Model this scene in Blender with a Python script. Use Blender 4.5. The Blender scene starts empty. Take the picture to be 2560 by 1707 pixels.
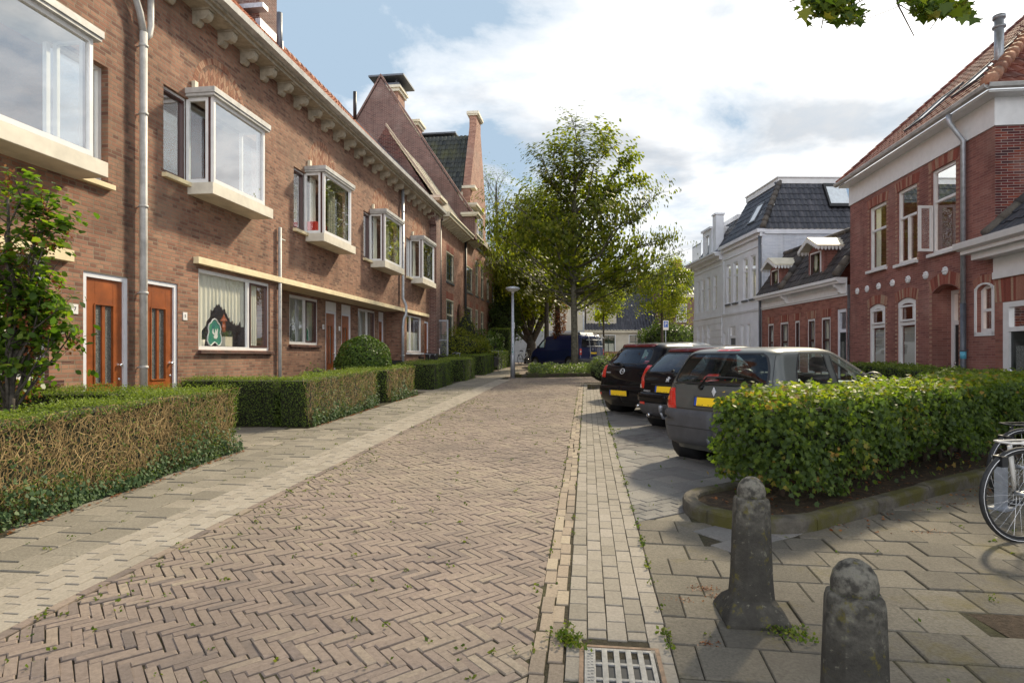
import bpy, bmesh, math, random
import numpy as np
from mathutils import Vector, Matrix
R = math.radians
rnd = random.Random(7)
rng = np.random.default_rng(11)
C = bpy.context.scene.collection
SC = bpy.context.scene

# ------------------------------------------------------------------ camera
EYE = 1.48
cam_d = bpy.data.cameras.new('camera'); cam = bpy.data.objects.new('camera', cam_d); C.objects.link(cam)
cam.location = (0, 0, EYE); cam.rotation_euler = (R(90), 0, 0)
cam_d.sensor_width = 36; cam_d.lens = 1510/2560*36; cam_d.shift_y = 36.5/2560
cam_d.clip_start = .05; cam_d.clip_end = 2000
SC.camera = cam

# ------------------------------------------------------------------ sun, sky, exposure
SUN_AZ, SUN_EL = 37, 38           # azimuth to the right of the view, elevation
sun_d = bpy.data.lights.new('sun', 'SUN'); sun = bpy.data.objects.new('sun', sun_d); C.objects.link(sun)
sun_d.energy = 2.5; sun_d.angle = R(4); sun_d.color = (1, .86, .62)
sv = Vector((math.sin(R(SUN_AZ))*math.cos(R(SUN_EL)), math.cos(R(SUN_AZ))*math.cos(R(SUN_EL)), math.sin(R(SUN_EL))))
sun.rotation_euler = sv.to_track_quat('Z', 'Y').to_euler()
SC.view_settings.view_transform = 'Standard'
SC.view_settings.look = 'None'; SC.view_settings.exposure = 1.3; SC.view_settings.gamma = 1

class NT:
    """small helper to write node trees"""
    def __init__(s, tree): s.t = tree; s.n = tree.nodes; s.n.clear()
    def new(s, typ, inp=None, **kw):
        nd = s.n.new(typ)
        for k, v in kw.items(): setattr(nd, k, v)
        if inp:
            for k, v in inp.items(): s.put(nd.inputs[k], v)
        return nd
    def put(s, sock, v):
        if isinstance(v, bpy.types.NodeSocket): s.t.links.new(v, sock)
        elif isinstance(v, bpy.types.Node): s.t.links.new(v.outputs[0], sock)
        else:
            if hasattr(sock.default_value, '__len__') and not hasattr(v, '__len__'): v = [v]*len(sock.default_value)
            if hasattr(v, '__len__') and len(v) == 3 and len(sock.default_value) == 4: v = (*v, 1)
            sock.default_value = v
    def math(s, op, a, b=0.0, c=None, clamp=False):
        nd = s.new('ShaderNodeMath', {0: a, 1: b}, operation=op, use_clamp=clamp)
        if c is not None: s.put(nd.inputs[2], c)
        return nd.outputs[0]
    def mix(s, f, a, b, blend='MIX'):
        nd = s.n.new('ShaderNodeMix'); nd.data_type = 'RGBA'; nd.blend_type = blend
        s.put(nd.inputs[0], f); s.put(nd.inputs[6], a); s.put(nd.inputs[7], b); return nd.outputs[2]
    def ramp(s, f, stops, interp='LINEAR'):
        nd = s.n.new('ShaderNodeValToRGB'); nd.color_ramp.interpolation = interp
        e = nd.color_ramp.elements
        while len(e) < len(stops): e.new(.5)
        for el, (p, c) in zip(e, stops):
            el.position = p; el.color = (*c, 1) if hasattr(c, '__len__') else (c, c, c, 1)
        s.put(nd.inputs[0], f); return nd.outputs[0]
    def noise(s, vec, scale, detail=4, rough=.5, dist=0):
        nd = s.new('ShaderNodeTexNoise', {'Scale': scale, 'Detail': detail, 'Roughness': rough, 'Distortion': dist})
        if vec is not None: s.put(nd.inputs['Vector'], vec)
        return nd.outputs[0]
    def mapping(s, vec, scale=(1, 1, 1), loc=(0, 0, 0), rot=(0, 0, 0)):
        return s.new('ShaderNodeMapping', {'Vector': vec, 'Scale': scale, 'Location': loc, 'Rotation': rot}).outputs[0]

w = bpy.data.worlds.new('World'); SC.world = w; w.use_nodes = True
nt = NT(w.node_tree)
tc = nt.new('ShaderNodeTexCoord')
sky = nt.new('ShaderNodeTexSky', sky_type='NISHITA', sun_disc=False)
sky.sun_elevation = R(SUN_EL); sky.sun_rotation = R(SUN_AZ); sky.altitude = 0; sky.air_density = 1.0; sky.dust_density = 2.2; sky.ozone_density = 1.0
sep = nt.new('ShaderNodeSeparateXYZ', {0: tc.outputs['Generated']})
den = nt.math('ADD', nt.math('MAXIMUM', sep.outputs[2], 0.0), .16)
px = nt.math('DIVIDE', sep.outputs[0], den); py = nt.math('DIVIDE', sep.outputs[1], den)
pv = nt.new('ShaderNodeCombineXYZ', {0: px, 1: py, 2: 0.0}).outputs[0]
n1 = nt.noise(nt.mapping(pv, loc=(3.1, 1.6, 0)), 1.7, 10, .60, .3)
n2 = nt.noise(nt.mapping(pv, loc=(8.3, 4.2, 2)), .55, 3, .5, 0)
n3 = nt.noise(nt.mapping(pv, loc=(1.3, 9.2, 5), scale=(1, 1.3, 1)), 1.3, 6, .55, .2)
sd = nt.new('ShaderNodeVectorMath', {0: tc.outputs['Generated'], 1: (sv.x, sv.y, sv.z)}, operation='DOT_PRODUCT').outputs[1]
sdn = nt.math('MAXIMUM', sd, 0.0)
near = nt.math('POWER', sdn, 3.0)
glow = nt.math('POWER', sdn, 60.0)
back = nt.ramp(nt.math('SUBTRACT', nt.math('MULTIPLY', sep.outputs[1], -.9), nt.math('MULTIPLY', sep.outputs[0], .45)), [(.12, 0), (.6, 1)])  # sky behind the camera, brightness added to light the right-hand facades
# coverage: thin on the blue side, nearly closed towards the sun
dens = nt.math('ADD', nt.math('ADD', nt.math('MULTIPLY', n1, .75), nt.math('MULTIPLY', n2, .35)), nt.math('MULTIPLY', near, .085))
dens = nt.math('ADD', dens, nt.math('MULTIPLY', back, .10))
dens = nt.math('ADD', dens, nt.math('MULTIPLY', nt.math('SUBTRACT', nt.ramp(sep.outputs[0], [(.0, 0), (.30, 1)]), .18), .085))
cov = nt.ramp(dens, [(.565, 0), (.61, .45), (.70, .9), (.78, 1)])
greyf = nt.ramp(n3, [(.47, 0), (.60, 1)])
bright = nt.mix(near, (4.3, 4.45, 4.65), (5.1, 5.05, 4.95))
grey = nt.mix(near, (2.5, 2.7, 3.0), (2.5, 2.58, 2.7))
ccol = nt.mix(nt.math('MULTIPLY', greyf, .85), bright, grey)
ccol = nt.mix(back, ccol, (11.5, 11.6, 12))  # unseen cloud bank, added far brighter than the visible clouds
ccol = nt.mix(nt.math('MULTIPLY', glow, .9, clamp=True), ccol, (26, 25, 23))
skyc = nt.mix(1.0, nt.mix(1.0, sky.outputs[0], (.95, .92, .84), 'MULTIPLY'), (1.9, 2.5, 3.15), 'DARKEN')
haze = nt.ramp(sep.outputs[2], [(0, .55), (.28, 0)])
skyc = nt.mix(haze, skyc, (4.2, 4.4, 4.6))
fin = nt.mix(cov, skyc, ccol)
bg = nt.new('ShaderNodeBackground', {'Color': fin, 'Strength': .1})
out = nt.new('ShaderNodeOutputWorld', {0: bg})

# ------------------------------------------------------------------ materials
MATS = {}
def material(name):
    m = bpy.data.materials.new(name); m.use_nodes = True; MATS[name] = m
    return m, NT(m.node_tree)
def finish(t, col, rough=.8, metal=0, spec=.5, bump=None, bstr=.4, bdist=.004, coat=0, trans=0, extra=None):
    p = t.new('ShaderNodeBsdfPrincipled', {'Base Color': col, 'Roughness': rough, 'Metallic': metal, 'Specular IOR Level': spec, 'Coat Weight': coat, 'Coat Roughness': .04, 'Transmission Weight': trans})
    if bump is not None:
        b = t.new('ShaderNodeBump', {'Height': bump, 'Strength': bstr, 'Distance': bdist}); t.put(p.inputs['Normal'], b)
    t.new('ShaderNodeOutputMaterial', {0: p}); return p
def plain(name, col, rough=.6, metal=0, var=.12, scale=6, coat=0, spec=.5, bump=0):
    m, t = material(name)
    tcn = t.new('ShaderNodeTexCoord').outputs['Object']
    n = t.noise(tcn, scale, 5, .6)
    c2 = tuple(c*(1-var*1.6) for c in col); c1 = tuple(min(1, c*(1+var)) for c in col)
    cc = t.ramp(n, [(.3, c2), (.7, c1)])
    nb = t.noise(tcn, scale*12, 3, .6) if bump else None
    finish(t, cc, rough, metal, spec, nb, bump, .003, coat)
    return m
def brick(name, cols, mortar, row=.062, wid=.22, msize=.005, stain=.35, bstr=.5, sq=(1, 2), streaks=()):
    m, t = material(name)
    uv = t.new('ShaderNodeUVMap').outputs[0]
    wob = t.noise(uv, 14, 2, .5)
    v = t.new('ShaderNodeVectorMath', {0: uv, 1: t.new('ShaderNodeVectorMath', {0: t.new('ShaderNodeTexNoise', {'Scale': 9.0, 'Vector': uv}).outputs[1], 1: (.008, .006, 0)}, operation='MULTIPLY').outputs[0]}, operation='ADD').outputs[0]
    b = t.new('ShaderNodeTexBrick', {'Vector': v, 'Color1': (0, 0, 0, 1), 'Color2': (1, 1, 1, 1), 'Mortar': (.5, .5, .5, 1), 'Scale': 1.0, 'Mortar Size': msize, 'Mortar Smooth': .25, 'Bias': 0.0, 'Brick Width': wid, 'Row Height': row}, offset=.5, squash=sq[0], squash_frequency=sq[1])
    k = len(cols)
    c = t.ramp(b.outputs[0], [(i/(k-1)*.9+.05, cols[i]) for i in range(k)])
    n = t.noise(uv, 45, 4, .6); c = t.mix(t.math('MULTIPLY', n, .35), c, t.mix(1.0, c, (.55, .55, .55), 'MULTIPLY'))
    big = t.noise(uv, .9, 5, .6); st = t.ramp(big, [(.42, 1.0), (.72, 1-stain)])
    mcol = t.mix(t.noise(uv, 6, 3), tuple(x*.7 for x in mortar), mortar)
    c = t.mix(b.outputs[1], c, mcol)
    c = t.mix(1.0, c, st, 'MULTIPLY')
    run = t.ramp(t.noise(t.mapping(uv, scale=(2.6, .3, 1)), 1.0, 6, .65), [(.50, 1.0), (.72, .72)]); c = t.mix(1.0, c, run, 'MULTIPLY')
    pale = t.ramp(t.noise(uv, .55, 5, .6), [(.52, 0), (.70, .28)]); c = t.mix(pale, c, tuple(min(1, x*1.15) for x in mortar))
    su = t.new('ShaderNodeSeparateXYZ', {0: uv}).outputs[0]
    for (u0, wd) in streaks:   # dirty run-off beside a downpipe
        g = t.math('SUBTRACT', 1.0, t.math('DIVIDE', t.math('ABSOLUTE', t.math('SUBTRACT', su, u0)), wd), clamp=True)
        c = t.mix(t.math('MULTIPLY', g, t.ramp(t.noise(uv, 3.5, 5, .7), [(.35, .2), (.6, .8)])), c, (.035, .025, .02))
    h = t.math('ADD', t.math('SUBTRACT', 1.0, b.outputs[1]), t.math('MULTIPLY', n, .35))
    finish(t, c, .87, 0, .3, h, bstr, .006)
    return m
def tinted(name, stops, rough=.85, nscale=60, nvar=.3, bump=.3, spec=.3, coat=0, moss=None, extra=None, bd=.002):
    """colour per element from the mesh attribute 'tint'"""
    m, t = material(name)
    a = t.new('ShaderNodeAttribute', attribute_name='tint').outputs[2]
    tcn = t.new('ShaderNodeTexCoord').outputs['Object']
    k = len(stops)
    c = t.ramp(a, [(i/(k-1), stops[i]) for i in range(k)])
    n = t.ramp(t.noise(tcn, nscale, 5, .7), [(.36, 0), (.66, 1)])
    c = t.mix(t.math('MULTIPLY', n, nvar*1.6), c, t.mix(1.0, c, (.45, .44, .42), 'MULTIPLY'))
    if extra:   # second colour in large patches
        col2, sc, lo, hi, amt = extra
        f = t.ramp(t.noise(tcn, sc, 5, .62), [(lo, 0), (hi, 1)])
        c = t.mix(t.math('MULTIPLY', f, amt), c, col2)
    if moss:
        f = t.ramp(t.noise(tcn, 1.6, 6, .7), [(.55, 0), (.7, 1)])
        c = t.mix(t.math('MULTIPLY', f, moss[1]), c, moss[0])
    finish(t, c, rough, 0, spec, n, bump, bd, coat)
    return m
def leafmat(name, stops, trans=.45, rough=.45, patch=None):
    m, t = material(name)
    a = t.new('ShaderNodeAttribute', attribute_name='tint').outputs[2]
    k = len(stops)
    c = t.ramp(a, [(i/(k-1), stops[i]) for i in range(k)])
    p = t.new('ShaderNodeBsdfPrincipled', {'Base Color': c, 'Roughness': rough, 'Specular IOR Level': .22})
    tc2 = t.mix(1.0, c, (1.6, 1.75, .55), 'MULTIPLY')
    tr = t.new('ShaderNodeBsdfTranslucent', {'Color': tc2})
    mx = t.new('ShaderNodeMixShader', {0: trans, 1: p, 2: tr})
    t.new('ShaderNodeOutputMaterial', {0: mx}); return m
def glass(name, tint=(.8, .85, .83), refl=.22, rough=.015):
    m, t = material(name)
    tcn = t.new('ShaderNodeTexCoord').outputs['Object']
    wv = t.noise(tcn, 1.3, 2, .5)
    bm_ = t.new('ShaderNodeBump', {'Height': wv, 'Strength': .12, 'Distance': .02})
    fa = t.new('ShaderNodeLayerWeight', {'Blend': .5, 'Normal': bm_}).outputs[1]
    f = t.math('ADD', t.math('MULTIPLY', t.math('POWER', fa, 4.0), .9), refl+.05, clamp=True)
    g = t.new('ShaderNodeBsdfGlossy', {'Color': (1, 1, 1, 1), 'Roughness': rough, 'Normal': bm_})
    tr = t.new('ShaderNodeBsdfTransparent', {'Color': tint})
    mx = t.new('ShaderNodeMixShader', {0: f, 1: tr, 2: g})
    t.new('ShaderNodeOutputMaterial', {0: mx}); return m

M_ter = brick('terrace brick', [(.18, .085, .062), (.27, .126, .085), (.33, .16, .105), (.36, .18, .12), (.39, .215, .14), (.29, .145, .10)], (.30, .235, .17), msize=.008, bstr=1.0, sq=(.55, 3), streaks=((9.66, .16), (9.98, .07), (22.95*1.00918, .14)))
M_terd = brick('dark brick', [(.07, .03, .028), (.12, .05, .042), (.17, .07, .055)], (.20, .15, .12))
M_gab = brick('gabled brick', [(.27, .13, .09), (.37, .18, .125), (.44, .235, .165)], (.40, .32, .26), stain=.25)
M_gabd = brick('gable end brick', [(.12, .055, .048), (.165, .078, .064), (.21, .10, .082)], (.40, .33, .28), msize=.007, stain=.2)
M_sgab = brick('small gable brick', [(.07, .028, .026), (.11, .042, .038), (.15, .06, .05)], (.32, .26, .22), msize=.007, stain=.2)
M_red = brick('red brick', [(.24, .095, .08), (.31, .125, .10), (.35, .15, .12), (.27, .11, .09)], (.42, .28, .23), row=.053, wid=.23, msize=.0035, stain=.3)
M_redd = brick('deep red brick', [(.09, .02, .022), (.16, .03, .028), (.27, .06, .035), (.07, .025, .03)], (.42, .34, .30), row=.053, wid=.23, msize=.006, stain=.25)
M_low = brick('low house brick', [(.27, .105, .08), (.35, .14, .105), (.40, .175, .13)], (.30, .20, .16), row=.055, wid=.22, msize=.004)
M_whb = brick('whitewashed brick', [(.66, .69, .76), (.72, .75, .82), (.78, .80, .85)], (.60, .63, .70), row=.062, wid=.22, msize=.003, stain=.12, bstr=.8)
M_arch = brick('arch brick', [(.30, .13, .08), (.42, .22, .13), (.50, .30, .19)], (.28, .22, .17), row=.22, wid=.062)
M_head = brick('lintel brick', [(.30, .085, .055), (.40, .13, .08), (.48, .24, .15)], (.30, .19, .14), row=.25, wid=.065, msize=.004)
M_white = plain('white paint', (.76, .75, .74), .45, var=.05)
M_cool = plain('cool white paint', (.72, .73, .78), .5, var=.05)
M_cream = plain('cream paint', (.66, .60, .46), .55, var=.10, scale=3)
M_yell = plain('pale yellow render', (.78, .66, .42), .7, var=.10, scale=4)
M_ygrey = plain('weathered bay tray', (.66, .61, .51), .6, var=.12, scale=3)
M_soff = plain('corbel stone', (.35, .30, .225), .8, var=.22, scale=7, bump=.3)
M_zinc = plain('zinc', (.42, .44, .47), .42, .5, var=.15, scale=9)
M_dzinc = plain('dark zinc', (.13, .14, .16), .5, .4, var=.15)
M_gut = plain('gutter', (.46, .45, .43), .5, var=.2, scale=5)
M_brown = plain('brown sash', (.07, .025, .02), .4, var=.1)
M_green = plain('dark green sash', (.025, .06, .045), .35, var=.1)
M_black = plain('black', (.012, .012, .013), .5, var=.2)
M_rub = plain('rubber', (.022, .022, .023), .75, var=.25, scale=20)
M_room = plain('room', (.05, .045, .04), .9, var=.1)
M_roomw = plain('pale room', (.38, .37, .34), .9, var=.1)
M_conc = plain('concrete kerb', (.17, .155, .135), .92, var=.35, scale=9, bump=.8)
M_steel = plain('galvanised', (.36, .38, .42), .45, .6, var=.12, scale=14)
M_chrome = plain('chrome', (.75, .75, .76), .12, 1, var=.02)
M_glass = glass('window glass', (.96, .97, .95), refl=.07)
M_bayg = glass('bay glass', (.82, .86, .84), refl=.42, rough=.01)
M_carg = glass('car glass', (.76, .86, .86), refl=.012)
M_door = plain('varnished door', (.29, .075, .014), .4, var=.22, scale=5, coat=.3)
M_bdoor = plain('black door', (.012, .016, .017), .3, var=.1, coat=.3)
M_frost = plain('obscured glass', (.16, .17, .16), .25, var=.5, scale=70, bump=1)
def curtain_mat(name, col):
    m, t = material(name)
    uv = t.new('ShaderNodeTexCoord').outputs['Object']
    n = t.noise(uv, 90, 3, .6)
    c = t.mix(n, tuple(x*.75 for x in col), col)
    p = t.new('ShaderNodeBsdfPrincipled', {'Base Color': c, 'Roughness': .9})
    tr = t.new('ShaderNodeBsdfTranslucent', {'Color': c})
    mx = t.new('ShaderNodeMixShader', {0: .12, 1: p, 2: tr}); t.new('ShaderNodeOutputMaterial', {0: mx}); return m
M_curt = curtain_mat('net curtain', (.88, .86, .75))
M_curg = curtain_mat('grey curtain', (.50, .50, .46))
M_tile_or = tinted('orange roof tile', [(.30, .085, .04), (.45, .15, .07), (.50, .19, .09)], .8, 30, .35, extra=((.16, .12, .09), 1.2, .45, .75, .6))
M_tile_rd = tinted('red roof tile', [(.16, .05, .04), (.24, .07, .05), (.30, .10, .065)], .75, 30, .35, extra=((.10, .08, .07), 1.4, .45, .75, .6))
M_tile_dk = tinted('dark roof tile', [(.03, .032, .042), (.05, .052, .064), (.075, .075, .088)], .45, 30, .35, spec=.5)
M_tile_bn = tinted('brown black roof tile', [(.035, .030, .030), (.058, .048, .046), (.085, .07, .064)], .6, 30, .4, extra=((.10, .08, .05), 1.3, .5, .75, .5))
M_tile_gr = tinted('mossy dark roof tile', [(.03, .035, .035), (.05, .055, .05), (.07, .075, .06)], .5, 30, .35, extra=((.11, .11, .03), .8, .5, .75, .7))
M_ridge = tinted('ridge tile', [(.34, .13, .08), (.46, .20, .12), (.50, .26, .17)], .8, 30, .35, extra=((.15, .12, .10), 3, .45, .7, .6))
M_ridged = tinted('dark ridge tile', [(.06, .055, .055), (.10, .09, .08), (.14, .12, .10)], .7, 30, .35)

# ------------------------------------------------------------------ mesh helpers
class MB:
    def __init__(s): s.v = []; s.f = []; s.m = []; s.t = []; s.sm = []; s.cur = 0; s.tint = .5; s.smooth = False
    def add(s, vs, fs, M=None):
        o = len(s.v)
        if M is not None: vs = [tuple(M @ Vector(p)) for p in vs]
        s.v += [tuple(p) for p in vs]; s.t += [s.tint]*len(vs)
        for f in fs: s.f.append(tuple(i+o for i in f)); s.m.append(s.cur); s.sm.append(s.smooth)
        return s
    def quad(s, a, b, c, d): return s.add([a, b, c, d], [(0, 1, 2, 3)])
    def poly(s, pts): return s.add(pts, [tuple(range(len(pts)))])
    def box(s, x0, x1, y0, y1, z0, z1, M=None):
        return s.add([(x0, y0, z0), (x1, y0, z0), (x1, y1, z0), (x0, y1, z0), (x0, y0, z1), (x1, y0, z1), (x1, y1, z1), (x0, y1, z1)],
                     [(3, 2, 1, 0), (4, 5, 6, 7), (0, 1, 5, 4), (1, 2, 6, 5), (2, 3, 7, 6), (3, 0, 4, 7)], M)
    def extr(s, pts, axis, a, b):
        """closed 2D outline extruded along axis ('x': pts are (y,z); 'y': (x,z); 'z': (x,y))"""
        n = len(pts)
        def P(p, q): return {'x': (q, p[0], p[1]), 'y': (p[0], q, p[1]), 'z': (p[0], p[1], q)}[axis]
        vs = [P(p, a) for p in pts]+[P(p, b) for p in pts]
        fs = [(i, (i+1) % n, n+(i+1) % n, n+i) for i in range(n)]+[tuple(range(n))[::-1], tuple(range(n, 2*n))]
        return s.add(vs, fs)
    def tube(s, pts, r, n=8, caps=True):
        pts = [Vector(p) for p in pts]; rs = r if hasattr(r, '__len__') else [r]*len(pts)
        vs = []; prev = None
        for i, p in enumerate(pts):
            t = (pts[min(i+1, len(pts)-1)]-pts[max(i-1, 0)]); t = t.normalized() if t.length > 1e-9 else Vector((0, 0, 1))
            if prev is None:
                a = Vector((0, 0, 1)) if abs(t.z) < .9 else Vector((1, 0, 0)); u = t.cross(a).normalized()
            else: u = (prev-t*prev.dot(t)); u = u.normalized() if u.length > 1e-6 else t.orthogonal().normalized()
            prev = u; w_ = t.cross(u)
            for k in range(n):
                an = 2*math.pi*k/n; vs.append(p+(u*math.cos(an)+w_*math.sin(an))*rs[i])
        fs = []
        for i in range(len(pts)-1):
            for k in range(n): fs.append((i*n+k, i*n+(k+1) % n, (i+1)*n+(k+1) % n, (i+1)*n+k))
        if caps: fs += [tuple(range(n))[::-1], tuple(range((len(pts)-1)*n, len(pts)*n))]
        sm = s.smooth; s.smooth = True; s.add(vs, fs); s.smooth = sm; return s
    def lathe(s, prof, n=20, M=None, ax='z'):
        vs = []
        for r, z in prof:
            for k in range(n):
                a = 2*math.pi*k/n; c, d = r*math.cos(a), r*math.sin(a)
                vs.append({'z': (c, d, z), 'y': (c, z, d), 'x': (z, c, d)}[ax])
        fs = [(i*n+k, i*n+(k+1) % n, (i+1)*n+(k+1) % n, (i+1)*n+k) for i in range(len(prof)-1) for k in range(n)]
        sm = s.smooth; s.smooth = True; s.add(vs, fs, M); s.smooth = sm; return s
    def build(s, name, mats, parent=None, uv=True, bevel=0, kind=None):
        me = bpy.data.meshes.new(name); me.from_pydata(s.v, [], s.f)
        if not hasattr(mats, '__len__'): mats = [mats]
        for m in mats: me.materials.append(m)
        me.polygons.foreach_set('material_index', s.m); me.polygons.foreach_set('use_smooth', s.sm)
        a = me.attributes.new('tint', 'FLOAT_COLOR', 'POINT')
        t = np.repeat(np.array(s.t, dtype=np.float32), 4); t[3::4] = 1; a.data.foreach_set('color', t)
        if uv and s.f:
            ul = me.uv_layers.new(name='uv'); nl = len(me.loops)
            li = np.empty(nl, np.int32); me.loops.foreach_get('vertex_index', li)
            co = np.array(s.v, dtype=np.float64)[li]
            nf = len(me.polygons); nn = np.empty(nf*3); me.polygons.foreach_get('normal', nn); nn = nn.reshape(-1, 3)
            tot = np.empty(nf, np.int32); me.polygons.foreach_get('loop_total', tot); nl_ = np.repeat(nn, tot, axis=0)
            ax = np.abs(nl_); U = np.where((ax[:, 2] > .75), co[:, 0], np.where(ax[:, 0] > ax[:, 1], co[:, 1], co[:, 0]))
            V = np.where((ax[:, 2] > .75), co[:, 1], co[:, 2])
            ul.data.foreach_set('uv', np.stack([U, V], 1).ravel())
        me.update()
        o = bpy.data.objects.new(name, me); C.objects.link(o)
        if parent is not None: o.parent = parent
        if kind: o['kind'] = kind
        if bevel:
            b = o.modifiers.new('bevel', 'BEVEL'); b.width = bevel; b.segments = 2; b.limit_method = 'ANGLE'
        return o
def thing(name, label, cat, loc=(0, 0, 0), rz=0, group=None):
    o = bpy.data.objects.new(name, None); C.objects.link(o); o.empty_display_size = .2
    o.location = loc; o.rotation_euler = (0, 0, rz); o['label'] = label; o['category'] = cat
    if group: o['group'] = group
    return o
def tag(o, label, cat, group=None):
    o['label'] = label; o['category'] = cat
    if group: o['group'] = group
    return o
def copy_tree(o, parent=None):
    c = o.copy(); C.objects.link(c); c.parent = parent
    for ch in o.children: copy_tree(ch, c)
    return c
def text(name, s, size, mat, parent, loc, rot, ext=.002, align='CENTER'):
    cu = bpy.data.curves.new(name, 'FONT'); cu.body = s; cu.size = size; cu.extrude = ext; cu.align_x = align; cu.align_y = 'CENTER'
    to = bpy.data.objects.new('tmp', cu); C.objects.link(to); dg = bpy.context.evaluated_depsgraph_get()
    me = bpy.data.meshes.new_from_object(to.evaluated_get(dg)); C.objects.unlink(to); bpy.data.objects.remove(to)
    me.materials.clear(); me.materials.append(mat); o = bpy.data.objects.new(name, me); C.objects.link(o)
    o.parent = parent; o.location = loc; o.rotation_euler = rot; return o
SL = (890-855.5)/1510
def zg(y): return SL*max(-12., min(y, 40.))
def G(x, y):
    """photo pixel on the sloping ground -> world x, y"""
    Y = 1510*EYE/(y-855.5); return (x-1280)/1510*Y, Y
# ================================================================== GROUND
M_soil = tinted('sand and moss base', [(.05, .042, .03), (.07, .058, .038)], .95, 25, .5, 1.0, extra=((.055, .07, .018), 3.5, .48, .60, .75), bd=.01)
M_klink = tinted('road clinker', [(.165, .135, .12), (.23, .18, .15), (.26, .205, .168), (.285, .23, .18), (.32, .265, .20), (.24, .20, .172)], .85, 40, .32, .8, extra=((.115, .095, .08), .8, .45, .75, .6))
M_klinkw = tinted('worn edge clinker', [(.22, .18, .14), (.30, .24, .18), (.36, .30, .22)], .85, 70, .35, .5)
M_lite = tinted('pale concrete paver', [(.27, .24, .195), (.315, .28, .23), (.35, .315, .262)], .9, 55, .28, .5)
M_gutp = tinted('grey gutter paver', [(.23, .205, .165), (.28, .25, .205), (.32, .285, .24)], .9, 60, .30, .5, extra=((.12, .105, .08), 2, .5, .8, .4))
M_walk = tinted('washed concrete slab', [(.20, .18, .145), (.26, .235, .19), (.32, .285, .23)], .92, 55, .42, .8, extra=((.12, .105, .08), 1.1, .45, .7, .5))
M_walkr = tinted('dark concrete slab', [(.12, .108, .085), (.165, .146, .115), (.205, .183, .142)], .92, 60, .45, .8, extra=((.07, .062, .05), 1.1, .45, .7, .6), moss=((.12, .095, .02), .6))
M_park = tinted('parking slab', [(.15, .145, .135), (.195, .185, .17), (.24, .225, .20)], .85, 60, .35, .6, extra=((.10, .075, .075), 1.3, .45, .7, .5))

def sheet(name, xs, ys, dz, mat, kind='structure'):
    mb = MB()
    vs = [(x, y, zg(y)+dz) for y in ys for x in xs]; n = len(xs)
    mb.add(vs, [(j*n+i, j*n+i+1, (j+1)*n+i+1, (j+1)*n+i) for j in range(len(ys)-1) for i in range(n-1)])
    return mb.build(name, mat, kind=kind)
sheet('ground', [-300, -60, -20, -8, -4, 0, 4, 8, 20, 60, 300], [-12, 0, 10, 20, 30, 40, 60, 100, 500], -.016, M_soil)

M_joint = tinted('joint sand', [(.045, .037, .022), (.06, .05, .03)], .95, 30, .5, .8, extra=((.075, .078, .025), 2.2, .5, .66, .5), bd=.01)
sheet('joint_sand', [-6.5, -4.5, -3, 0, 3, 6, 10], [1, 5, 10, 15, 20, 25, 32], -.0085, M_joint)
def lerp_tab(tab, x):
    if x <= tab[0][0]:
        (a, b), (c, d) = tab[0], tab[1]
    elif x >= tab[-1][0]: (a, b), (c, d) = tab[-2], tab[-1]
    else:
        for (a, b), (c, d) in zip(tab, tab[1:]):
            if a <= x <= c: break
    return b+(d-b)*(x-a)/(c-a)
XLT = [(1.0, -2.84), (3, -2.62), (5, -2.41), (7.5, -2.12), (10, -1.83), (12.5, -1.52), (15, -1.19), (18, -.85), (21, -.47), (24, -.05)]
def XL(y): return lerp_tab(XLT, y)
def XR(y): return .735+.1235*(y-2.67)
def curve_pt(F, s, w):
    sl = (F(s+.3)-F(s-.3))/.6; k = 1/math.hypot(1, sl)
    return F(s)+w*k, s-w*sl*k
class Paving:
    def __init__(s): s.v = []; s.f = []; s.t = []
    def poly(s, pts, tint=None, gap=.003, ch=.004, hz=.0022, depth=.02):
        n = len(pts); cx = sum(p[0] for p in pts)/n; cy = sum(p[1] for p in pts)/n
        z = zg(cy)+max(-.004, min(.005, rnd.gauss(0, hz))); tk = min(1, .1/max(.05, math.hypot(pts[0][0]-cx, pts[0][1]-cy))); tx = rnd.gauss(0, .008)*tk; ty = rnd.gauss(0, .008)*tk
        t = rnd.random() if tint is None else tint
        o = len(s.v)
        def off(p, d):
            dx, dy = p[0]-cx, p[1]-cy; l = math.hypot(dx, dy) or 1; k = max(0, l-d*1.41)/l
            return cx+dx*k, cy+dy*k
        rings = []
        for d, dz in ((gap, -depth), (gap, -ch), (gap+ch, 0)):
            for p in pts:
                q = off(p, d); s.v.append((q[0], q[1], z+dz+(q[0]-cx)*tx+(q[1]-cy)*(ty+SL))); s.t.append(t)
        for r in (0, 1):
            for i in range(n): s.f.append((o+r*n+i, o+r*n+(i+1) % n, o+(r+1)*n+(i+1) % n, o+(r+1)*n+i))
        s.f.append(tuple(o+2*n+i for i in range(n)))
    def build(s, name, mat):
        mb = MB(); mb.v = s.v; mb.f = s.f; mb.t = s.t; mb.m = [0]*len(s.f); mb.sm = [False]*len(s.f)
        return mb.build(name, mat, uv=False, kind='structure')
def clip(poly, px, py, nx, ny):
    """keep the side where (p-P).n >= 0"""
    outp = []; n = len(poly)
    for i in range(n):
        a, b = poly[i], poly[(i+1) % n]; da = (a[0]-px)*nx+(a[1]-py)*ny; db = (b[0]-px)*nx+(b[1]-py)*ny
        if da >= 0: outp.append(a)
        if (da >= 0) != (db >= 0):
            k = da/(da-db); outp.append((a[0]+(b[0]-a[0])*k, a[1]+(b[1]-a[1])*k))
    return outp
def area(p): return abs(sum(p[i][0]*p[(i+1) % len(p)][1]-p[(i+1) % len(p)][0]*p[i][1] for i in range(len(p))))/2

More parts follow.
